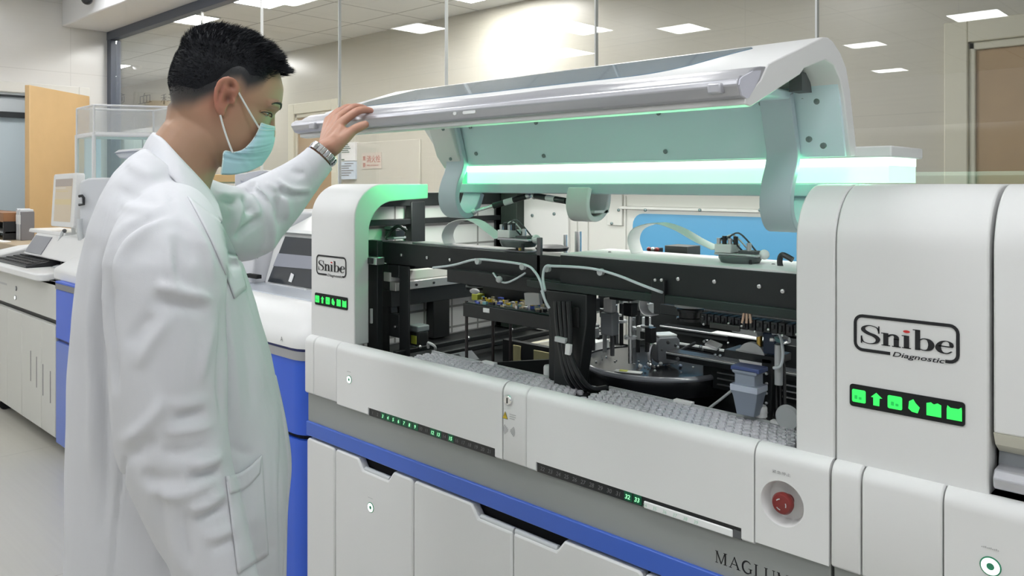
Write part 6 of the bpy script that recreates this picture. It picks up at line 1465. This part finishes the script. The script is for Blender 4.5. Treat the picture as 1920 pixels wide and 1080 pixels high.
# ---- hair: shell and short strands
HAIR = mat('black_hair', (.0095, .0105, .014), .55, spec=.22)
def hair_t(f, l, u):
    uh_ = np.interp(f, HLF, HLU); d = u - uh_
    t = .0035 * sstep(d, .020, .055) + .014 * sstep(u + .25 * max(f, 0), .060, .105) + .012 * sstep(f, .066, .088) * sstep(u, .070, .088)
    return t, d
cap = MB(); na, nu = 120, 52
ring_u = list(np.linspace(-.052, .1165, nu)); rows = []; keep = []
for u in ring_u:
    r_ = []; k_ = []
    for a in np.linspace(0, 2 * math.pi, na, endpoint=False):
        f, l, uu = head_pt(u, a); t, d = hair_t(f, l, uu)
        base_ = np.array([0.0 - .005, 0, .03]); dir_ = unit(np.array([f, l, uu]) - base_)
        t2 = t * (1 + .06 * math.sin(f * 210 + l * 60) * math.sin(l * 240) + rng.normal(0, .04)) - .0015
        p = np.array([f, l, uu]) + dir_ * t2
        r_.append(H(*p)); k_.append(d > .020 + .022 * float(sstep(-f, .02, .08)) - .008 * float(sstep(f, .05, .07)))
    rows.append(r_); keep.append(k_)
vs = [p for r_ in rows for p in r_]; fs = []
for i in range(nu - 1):
    for j in range(na):
        j2 = (j + 1) % na
        if keep[i][j] and keep[i][j2] and keep[i + 1][j] and keep[i + 1][j2]: fs.append((i * na + j, i * na + j2, (i + 1) * na + j2, (i + 1) * na + j))
fs.append(tuple((nu - 1) * na + j for j in range(na)))
cap.add(vs, fs); hair = cap.build('hair', HAIR, person, smooth=True, auto=False)
sp = MB()
for i in range(26000):
    u = -.05 + .168 * rng.random() ** .75; a = rng.random() * 2 * math.pi
    f, l, uu = head_pt(min(u, .1165), a)
    if u > .112: f *= rng.random(); l *= rng.random()
    t, d = hair_t(f, l, uu)
    if d < .003 + (.018 + .030 * float(sstep(-f, .02, .08))) * rng.random() ** 1.3 * (f < .055): continue
    dir_ = unit(np.array([f, l, uu]) - np.array([-.005, 0, .03]))
    root = np.array([f, l, uu]) + dir_ * (t * .75 - .001)
    top = sstep(u + .3 * max(f, 0), .06, .11)
    ln = .0012 + .0035 * sstep(d, .03, .06) + top * (.010 + .008 * rng.random()) + .007 * sstep(f, .06, .09) * top
    gd = unit(dir_ * (1.0 - .25 * top) + np.array([.75 * top + .15, 0, .35 * top - .25 * (1 - top)]) + rng.normal(0, .22, 3))
    tip = root + gd * ln; sd = unit(np.cross(gd, rng.normal(0, 1, 3))) * (.00035 + .0003 * top)
    mid_ = (root + tip) / 2 + dir_ * ln * .06
    P0, P1, P2, P3, P4 = H(*(root - sd)), H(*(root + sd)), H(*(mid_ + sd * .8)), H(*(mid_ - sd * .8)), H(*tip)
    sp.add([P0, P1, P2, P3, P4], [(0, 1, 2, 3), (3, 2, 4)])
tag(sp.build('hair_strands', HAIR, hair), kind='stuff')

# ---- lab coat: trunk and sleeves as one cloth surface
cb_ = MB()
cb_.loft([torso_ring(*t) for t in TR])
RS = [((322, 408, 1.36), .062), ((318, 440, 1.275), .078), ((310, 500, 1.205), .086), ((308, 600, 1.19), .086), ((312, 700, 1.185), .0855), ((318, 790, 1.185), .083), ((335, 870, 1.18), .076), ((362, 950, 1.18), .067), ((391, 1030, 1.18), .059), ((414, 1095, 1.18), .054), ((430, 1150, 1.18), .051)]
pp = smooth_path([PS(*q) for q, r in RS], 4); rr = np.interp(np.linspace(0, 1, len(pp)), np.linspace(0, 1, len(RS)), [r for q, r in RS]); cb_.tube(pp, list(rr), 28)
LS = [((300, 400, 1.50), .07), ((345, 400, 1.60), .082), ((400, 415, 1.70), .084), ((455, 420, 1.785), .082), ((480, 402, 1.81), .078), ((510, 380, 1.825), .068), ((533, 362, 1.835), .060), ((560, 338, 1.845), .049), ((580, 318, 1.85), .042), ((598, 299, 1.858), .0385)]
pl_ = smooth_path([PS(*q) for q, r in LS], 4); rl_ = np.interp(np.linspace(0, 1, len(pl_)), np.linspace(0, 1, len(LS)), [r for q, r in LS]); cb_.tube(pl_, list(rl_), 28)
coat_me = remesh(cb_, .0058, 7, .5)
co = get_co(coat_me); nn_ = get_no(coat_me)
px = proj(co); view = unit(np.array([-.9, .5, 0])); facing = np.clip(-(nn_ @ AXIS) * 1.3 + .35, 0, 1)
dep = co @ AXIS
def seg_dist(P, pl):
    best = np.full(len(P), 1e9); par = np.zeros(len(P)); L = 0; tot = sum(np.linalg.norm(np.array(pl[i + 1]) - np.array(pl[i])) for i in range(len(pl) - 1))
    for i in range(len(pl) - 1):
        a = np.array(pl[i], float); b_ = np.array(pl[i + 1], float); ab = b_ - a; t = np.clip(((P - a) @ ab) / (ab @ ab), 0, 1)
        d = np.linalg.norm(P - a - t[:, None] * ab, axis=1); m = d < best; best[m] = d[m]; par[m] = (L + t[m] * np.linalg.norm(ab)) / tot; L += np.linalg.norm(ab)
    return best, par
disp = np.zeros(len(co))
def fold(pl, wd, amp, far=False, ends=.25, const=False, gain=1.5):
    amp = amp * gain; sel = (dep > 1.52) if far else (dep < 1.52)
    pl = [tuple(q) for q in smooth_path([np.array(q, float) for q in pl], 4)]
    d, t = seg_dist(px, pl); e = np.ones(len(t)) if const else np.clip(np.minimum(t, 1 - t) / ends, 0, 1) ** .7
    disp[:] += np.where(sel, amp * np.exp(-(d / wd) ** 2) * e * facing, 0)
# near side: shoulder, sleeve and back
fold([(325, 398), (300, 405), (277, 415), (240, 436), (212, 470), (200, 520), (199, 580), (207, 650)], 8, -.0065)
fold([(320, 412), (280, 428), (248, 452), (226, 490), (218, 545)], 11, .0055)
fold([(330, 440), (332, 480), (338, 533)], 9, -.0045); fold([(322, 450), (322, 500), (330, 545)], 9, .004)
fold([(345, 410), (372, 440), (390, 480), (400, 530)], 9, .005); fold([(335, 415), (350, 450), (358, 500)], 8, -.003)
fold([(287, 533), (333, 547), (375, 556), (400, 562)], 10, .006); fold([(280, 560), (330, 572), (390, 584)], 12, -.005)
fold([(255, 690), (275, 655), (300, 620), (318, 590)], 12, .005); fold([(240, 650), (262, 615), (288, 590)], 12, -.004)
fold([(400, 600), (385, 660), (372, 720)], 10, .004)
fold([(198, 500), (200, 593), (207, 660), (216, 740)], 9, -.009)
fold([(175, 470), (172, 600), (175, 760), (172, 900)], 10, .006); fold([(186, 560), (190, 700), (196, 860), (190, 1010)], 9, -.0065)
fold([(223, 830), (245, 820), (268, 803), (292, 775), (312, 742)], 12.6, .009, gain=.95); fold([(232, 862), (262, 846), (292, 818)], 12.6, -.006, gain=.95)
fold([(322, 785), (350, 781), (385, 772)], 10.3, -.008, gain=.95); fold([(305, 808), (350, 806), (405, 796)], 10.3, .007, gain=.95); fold([(318, 762), (355, 758), (392, 750)], 10.3, .005, gain=.95)
fold([(355, 873), (388, 868), (420, 850)], 11.5, .011, gain=.95); fold([(350, 893), (380, 891), (416, 880)], 9.2, -.010, gain=.95); fold([(300, 845), (345, 848), (395, 832)], 11.5, -.006, gain=.95)
fold([(268, 918), (310, 928), (350, 926), (412, 896)], 11.5, .0075, gain=.95); fold([(262, 890), (310, 898), (348, 892)], 12.6, -.005, gain=.95)
fold([(352, 957), (390, 945), (422, 918)], 11.5, .011, gain=.95); fold([(364, 975), (400, 962), (434, 942)], 9.2, -.009, gain=.95); fold([(343, 953), (346, 1000), (356, 1065)], 9.2, -.006, gain=.95)
fold([(380, 1010), (415, 1000), (440, 985)], 10.3, .007, gain=.95); fold([(392, 1035), (425, 1022), (448, 1008)], 9.2, -.006, gain=.95); fold([(300, 960), (318, 1020), (345, 1080)], 11.5, .004, gain=.95)
# centre back seam, torso front
fold([(231, 862), (226, 905), (220, 947), (214, 1010), (209, 1085)], 3.5, -.004, const=True)
fold([(280, 880), (300, 950), (320, 1080)], 12, -.004)
fold([(415, 560), (417, 640), (414, 720), (420, 800)], 7, -.010); fold([(428, 610), (440, 720), (446, 820)], 12, .004)
fold([(455, 560), (466, 660), (480, 780)], 12, -.0035); fold([(430, 830), (455, 850), (480, 848)], 9, -.003)
fold([(440, 960), (470, 975), (505, 960)], 16, .003); fold([(450, 1060), (480, 1050), (515, 1015)], 10, -.004); fold([(500, 820), (508, 930), (506, 1050)], 12, .003)
# front edge of the coat
fold([(424, 420), (440, 450), (457, 487), (467, 547), (481, 597), (500, 655), (519, 713), (527, 760), (529, 850), (526, 960), (527, 1085)], 3.2, -.0085, const=True)
fold([(416, 425), (432, 455), (448, 492), (458, 549), (472, 600), (490, 655), (509, 715), (517, 762), (519, 850), (516, 960), (517, 1085)], 5, .003, const=True)
# shoulder seam behind the collar
fold([(318, 345), (322, 375), (326, 400)], 4, -.003)
fold([(240, 300), (262, 320), (300, 335)], 10, .003); fold([(215, 350), (255, 370), (300, 385)], 12, -.003); fold([(228, 385), (262, 392), (300, 398)], 10, .003)
# far raised sleeve
for a in (([(466, 340), (482, 358), (494, 382), (504, 412), (508, 445), (504, 470)], 8, .013), ([(481, 344), (472, 354), (462, 360)], 6, -.010), ([(452, 368), (462, 388), (474, 402)], 7, -.010), ([(440, 446), (458, 432), (474, 420), (484, 406)], 7, -.012), ([(462, 362), (476, 384), (483, 408)], 6, .009),
          ([(404, 358), (422, 366), (440, 364), (450, 356)], 7, .008), ([(448, 362), (450, 390), (442, 420), (436, 440)], 8, .009), ([(412, 372), (430, 378), (444, 380)], 7, -.006), ([(519, 336), (535, 350), (556, 357), (585, 356)], 5, .006), ([(514, 345), (530, 360), (552, 367), (580, 364)], 6, -.006),
          ([(497, 345), (512, 352), (526, 356)], 6, .005), ([(520, 368), (524, 395), (520, 425)], 9, -.006), ([(532, 368), (538, 392), (534, 412)], 8, .005), ([(545, 318), (560, 325), (572, 322)], 7, -.004), ([(490, 462), (500, 466), (515, 450)], 8, .006)):
    fold(*a, far=True)
# fine irregularity of the cloth
wv = np.sin(co[:, 0] * 31 + co[:, 2] * 17) * np.sin(co[:, 1] * 27 - co[:, 2] * 23) * .0012 + np.sin(co[:, 2] * 9 + co[:, 0] * 14) * .0012
co2 = co + nn_ * (disp + wv)[:, None]
set_co(coat_me, co2)
COAT = mat('white_coat_cloth', (.655, .66, .69), .82, bump=.10, bscale=900, spec=.2)
_nt = COAT.node_tree; _b1 = [n for n in _nt.nodes if n.type == 'BUMP'][0]; _tc = [n for n in _nt.nodes if n.type == 'TEX_COORD'][0]
_mp = _nt.nodes.new('ShaderNodeMapping'); _mp.inputs['Rotation'].default_value = (.4, .5, .3); _mp.inputs['Scale'].default_value = (1, 1, .45)
_n = _nt.nodes.new('ShaderNodeTexNoise'); _n.inputs['Scale'].default_value = 17; _n.inputs['Detail'].default_value = 2; _n.inputs['Distortion'].default_value = .8
_b2 = _nt.nodes.new('ShaderNodeBump'); _b2.inputs['Strength'].default_value = .28; _b2.inputs['Distance'].default_value = .012
_nt.links.new(_tc.outputs['Object'], _mp.inputs[0]); _nt.links.new(_mp.outputs[0], _n.inputs['Vector']); _nt.links.new(_n.outputs['Fac'], _b2.inputs['Height']); _nt.links.new(_b2.outputs['Normal'], _b1.inputs['Normal'])
coat_me.materials.clear(); coat_me.materials.append(COAT)
coat_me.polygons.foreach_set('use_smooth', [True] * len(coat_me.polygons))
coat = bpy.data.objects.new('lab_coat', coat_me); COL.objects.link(coat); attach(coat, person)
coat['label'] = 'white cotton lab coat with folds and side pocket'
bvh = BVHTree.FromPolygons([Vector(p) for p in co2], [tuple(p.vertices) for p in coat_me.polygons])
def on_coat(u, v, off):
    d = unit(ray(u, v)); hit, n_, i_, dist = bvh.ray_cast(Vector((0, 0, EYE)), Vector(d))
    if hit is None: return None
    return np.array(hit) - d * off
def patch(name, poly_fn, nu_, nv_, off, m=COAT, solid=.0025):
    g = []
    for i in range(nv_):
        row = []
        for j in range(nu_):
            q = poly_fn(j / (nu_ - 1), i / (nv_ - 1)); p = on_coat(q[0], q[1], off)
            if p is None: p = row[-1] if row else PS(q[0], q[1], 1.25)
            row.append(p)
        g.append(row)
    o = MB().grid(g).build(name, m, coat, smooth=True, auto=False, solid=solid); return o
def quad(a, b_, c, d):
    a, b_, c, d = map(lambda q: np.array(q, float), (a, b_, c, d))
    return lambda s, t: (a * (1 - s) + b_ * s) * (1 - t) + (d * (1 - s) + c * s) * t
patch('pocket', lambda s, t: quad((424, 893), (491, 853), (503, 1040), (446, 1075))(s, t) + np.array((0, 9 * math.sin(math.pi * s) * (1 - t))), 16, 20, .004)
patch('pocket_welt', lambda s, t: quad((425, 893), (491, 853), (487, 888), (431, 926))(s, t) + np.array((0, 9 * math.sin(math.pi * s))), 16, 6, .0065)
fa = smooth_path([PS(505, 690, 1.46), PS(511, 760, 1.465), PS(514, 850, 1.465), PS(512, 960, 1.465), PS(512, 1090, 1.465)], 6); fb = smooth_path([PS(517, 705, 1.478), PS(536, 790, 1.49), PS(546, 870, 1.495), PS(539, 960, 1.49), PS(536, 1090, 1.49)], 6)
MB().grid([[q * (1 - t) + r_ * t for q, r_ in zip(fa, fb)] for t in np.linspace(0, 1, 5)]).build('far_front_panel', COAT, coat, smooth=True, auto=False, solid=.003)
# collar: folded band around the neck
ct = [PS(372, 300, 1.535), PS(330, 268, 1.545), PS(300, 253, 1.525), PS(289, 250, 1.495), PS(292, 252, 1.445), PS(308, 264, 1.395), PS(338, 298, 1.372), PS(368, 330, 1.372), PS(392, 358, 1.385), PS(408, 386, 1.392)]
cbm = [PS(385, 352, 1.575), PS(335, 315, 1.590), PS(292, 293, 1.57), PS(270, 286, 1.53), PS(269, 290, 1.44), PS(290, 308, 1.368), PS(322, 333, 1.322), PS(356, 370, 1.305), PS(386, 400, 1.318), PS(417, 417, 1.345)]
ct = smooth_path(ct, 5); cbm = smooth_path(cbm, 5)
g = []
for t in np.linspace(0, 1, 7): g.append([a * (1 - t) + b_ * t + unit(np.array([0, 0, 1.0]) - .6 * AXIS) * .004 * math.sin(math.pi * t) for a, b_ in zip(ct, cbm)])
MB().grid(g).build('collar', COAT, coat, smooth=True, auto=False, solid=.005)
inn_ = [p * .93 + np.mean(ct, axis=0) * .07 - np.array([0, 0, .035]) for p in ct]
MB().grid([ct, inn_]).build('collar_stand', COAT, coat, smooth=True, auto=False, solid=.004)
patch('lapel', lambda s, t: quad((352, 368), (412, 414), (462, 540), (440, 560))(s, t) + np.array((6 * math.sin(math.pi * t), 0)), 12, 18, .004)
# cuff edge
cc_ = PS(598, 299, 1.858); cd = unit(PS(612, 285, 1.868) - PS(580, 318, 1.85)); ca_ = unit(np.cross(cd, [0, 0, 1])); cb2_ = np.cross(cd, ca_)
MB().loft([[cc_ + cd * h + (ca_ * math.cos(q) + cb2_ * math.sin(q)) * r for q in np.linspace(0, 2 * math.pi, 30, endpoint=False)] for h, r in ((-.02, .0385), (.002, .0382), (.0025, .0345), (-.012, .033))], cap=False).build('cuff', COAT, coat, smooth=True)

# ---- metal watch on the raised wrist
wc = PS(606, 289, 1.866); wm = None
nl = 22
for k in range(nl):
    q = 2 * math.pi * k / nl
    if -.9 < math.sin(q) * 0 + (q - math.pi * .75) < .0: pass
    c = wc + ca_ * math.cos(q) * .0315 + cb2_ * math.sin(q) * .0335
    rad = unit(ca_ * math.cos(q) + cb2_ * math.sin(q)); tg = np.cross(cd, rad)
    lk_ = MB(); lk_.obox(c, [cd, tg, rad], (.0088, .0042, .0020)); lk_.obox(c + rad * .0012, [cd, tg, rad], (.0034, .0040, .0020))
    o = lk_.build('watch_link' if k else 'wrist_watch', CHROME if k % 2 else SILVER, wm if wm else person, bevel=.0006)
    if not k: wm = o
q = math.radians(200); rad = unit(ca_ * math.cos(q) + cb2_ * math.sin(q)); c = wc + rad * .036
a_ = unit(np.cross(rad, cd))
dl = MB().loft([[c + rad * h + (cd * math.cos(t) + a_ * math.sin(t)) * r for t in np.linspace(0, 2 * math.pi, 28, endpoint=False)] for h, r in ((-.004, .017), (.003, .0185), (.0055, .0165))]).build('watch_case', CHROME, wm, smooth=True)
MB().loft([[c + rad * h + (cd * math.cos(t) + a_ * math.sin(t)) * .0150 for t in np.linspace(0, 2 * math.pi, 28, endpoint=False)] for h in (.0050, .0060)]).build('watch_dial', mat('dial_dark', (.03, .03, .035), .15), wm)

# ---- face mask with ear loops
MASK = mat('mask_blue_green', (.47, .72, .81), .75, bump=.08, bscale=700)
left_ = smooth_path([(490, 231), (482, 250), (471, 267), (456, 281), (438, 286), (421, 284), (418, 303), (415, 326)], 6)
right_ = smooth_path([(515, 238), (514.5, 262), (507, 286), (491, 309)], 6)
top_ = smooth_path([(490, 231), (502, 235), (515, 238)], 4); bot_ = smooth_path([(415, 326), (440, 326), (468, 320), (491, 309)], 4)
def at_(pl, t): i = t * (len(pl) - 1); k = min(int(i), len(pl) - 2); return np.array(pl[k]) * (1 - i + k) + np.array(pl[k + 1]) * (i - k)
def coons(s, t):
    return (1 - s) * at_(left_, t) + s * at_(right_, t) + (1 - t) * at_(top_, s) + t * at_(bot_, s) - ((1 - s) * (1 - t) * at_(left_, 0) + s * (1 - t) * at_(right_, 0) + (1 - s) * t * at_(left_, 1) + s * t * at_(right_, 1))
NS, NT = 22, 44
half = []
for i in range(NT):
    t = i / (NT - 1); row = []
    for j in range(NS):
        s = j / (NS - 1); q = coons(s, t)
        ln_ = np.interp(t, [0, .3, .6, .8, 1], [.050, .060, .066, .066, .056])
        l = -ln_ * math.cos(min(1, s) ** 1.15 * math.pi / 2)
        pl3 = 0
        for c in (.16, .36, .56, .76): pl3 += .0035 * math.exp(-((t - c - .02 * s) / .018) ** 2) - .0030 * math.exp(-((t - c - .045 - .02 * s) / .02) ** 2)
        for c, a0 in ((.70, .006), (.58, .005), (.84, .005)): pl3 += a0 * math.exp(-(((1 - s) * .75 + t - c - .35) / .05) ** 2) * (1 - s) * s * 3
        l -= pl3 * (1 - s * .85)
        row.append(tohead(HL(q[0], q[1], l)[None])[0])
    half.append(row)
g = [[H(*p) for p in row] + [H(p[0], -p[1], p[2]) for p in row[-2::-1]] for row in half]
mk = MB().grid(g).build('face_mask', MASK, person, smooth=True, auto=False, solid=.0016)
mk['label'] = 'pale blue pleated surgical face mask'
MB().tube([p + 0 for p in g[0]], .0014, 6).build('mask_edge', mat('mask_edge', (.70, .84, .86), .7), mk); MB().tube([r_[0] for r_ in g], .0013, 6).build('mask_edge', MATS['mask_edge'], mk)
for k in (2, 4): MB().tube([p for p in [np.array(q) + Hf * .0012 + Hl * (-.0012 if j < NS else .0012) for j, q in enumerate(g[k])]], .0008, 5).build('mask_seam', MATS['mask_edge'], mk)
ELAS = mat('white_elastic', (.78, .78, .78), .7)
for s in (-1, 1):
    for pts in (((443, 165, -.083), (452, 182, -.078), (468, 210, -.073), (486, 240, -.062)), ((413, 216, -.084), (418, 235, -.078), (426, 260, -.074), (436, 286, -.072))):
        P_ = [tohead(HL(*q)[None])[0] for q in pts]; MB().tube(smooth_path([H(p[0], p[1] * (-s if s > 0 else 1) if s > 0 else p[1], p[2]) for p in P_], 4), .0018, 8).build('ear_loop', ELAS, mk, smooth=True)

# ---- trousers and shoes, below the picture
tr = MB()
for s in (-1, 1):
    h0 = hipc + TL * .095 * s; tr.tube([CW(np.array([h0[0], h0[1], .90])), CW(np.array([h0[0], h0[1], .48])), CW(np.array([h0[0] - .01, h0[1], .07]))], [.105, .085, .075], 18)
tr.build('trousers', mat('dark_trousers', (.03, .033, .045), .8), person, smooth=True)
for s in (-1, 1):
    h0 = hipc + TL * .095 * s; c = CW(np.array([h0[0] + .05, h0[1] + .02, 0])); fx = dirw(TF); lx = dirw(TL)
    rings = []
    for z, a0, a1, w_ in ((0, -.11, .17, .05), (.03, -.115, .175, .052), (.06, -.11, .14, .048), (.10, -.10, .03, .042)):
        rings.append([c + fx * ((a0 + a1) / 2 + (a1 - a0) / 2 * math.cos(q)) + lx * w_ * math.sin(q) + np.array([0, 0, z]) for q in np.linspace(0, 2 * math.pi, 24, endpoint=False)])
    MB().loft(rings).build('shoe', mat('shoe_black', (.015, .015, .016), .4), person, smooth=True)
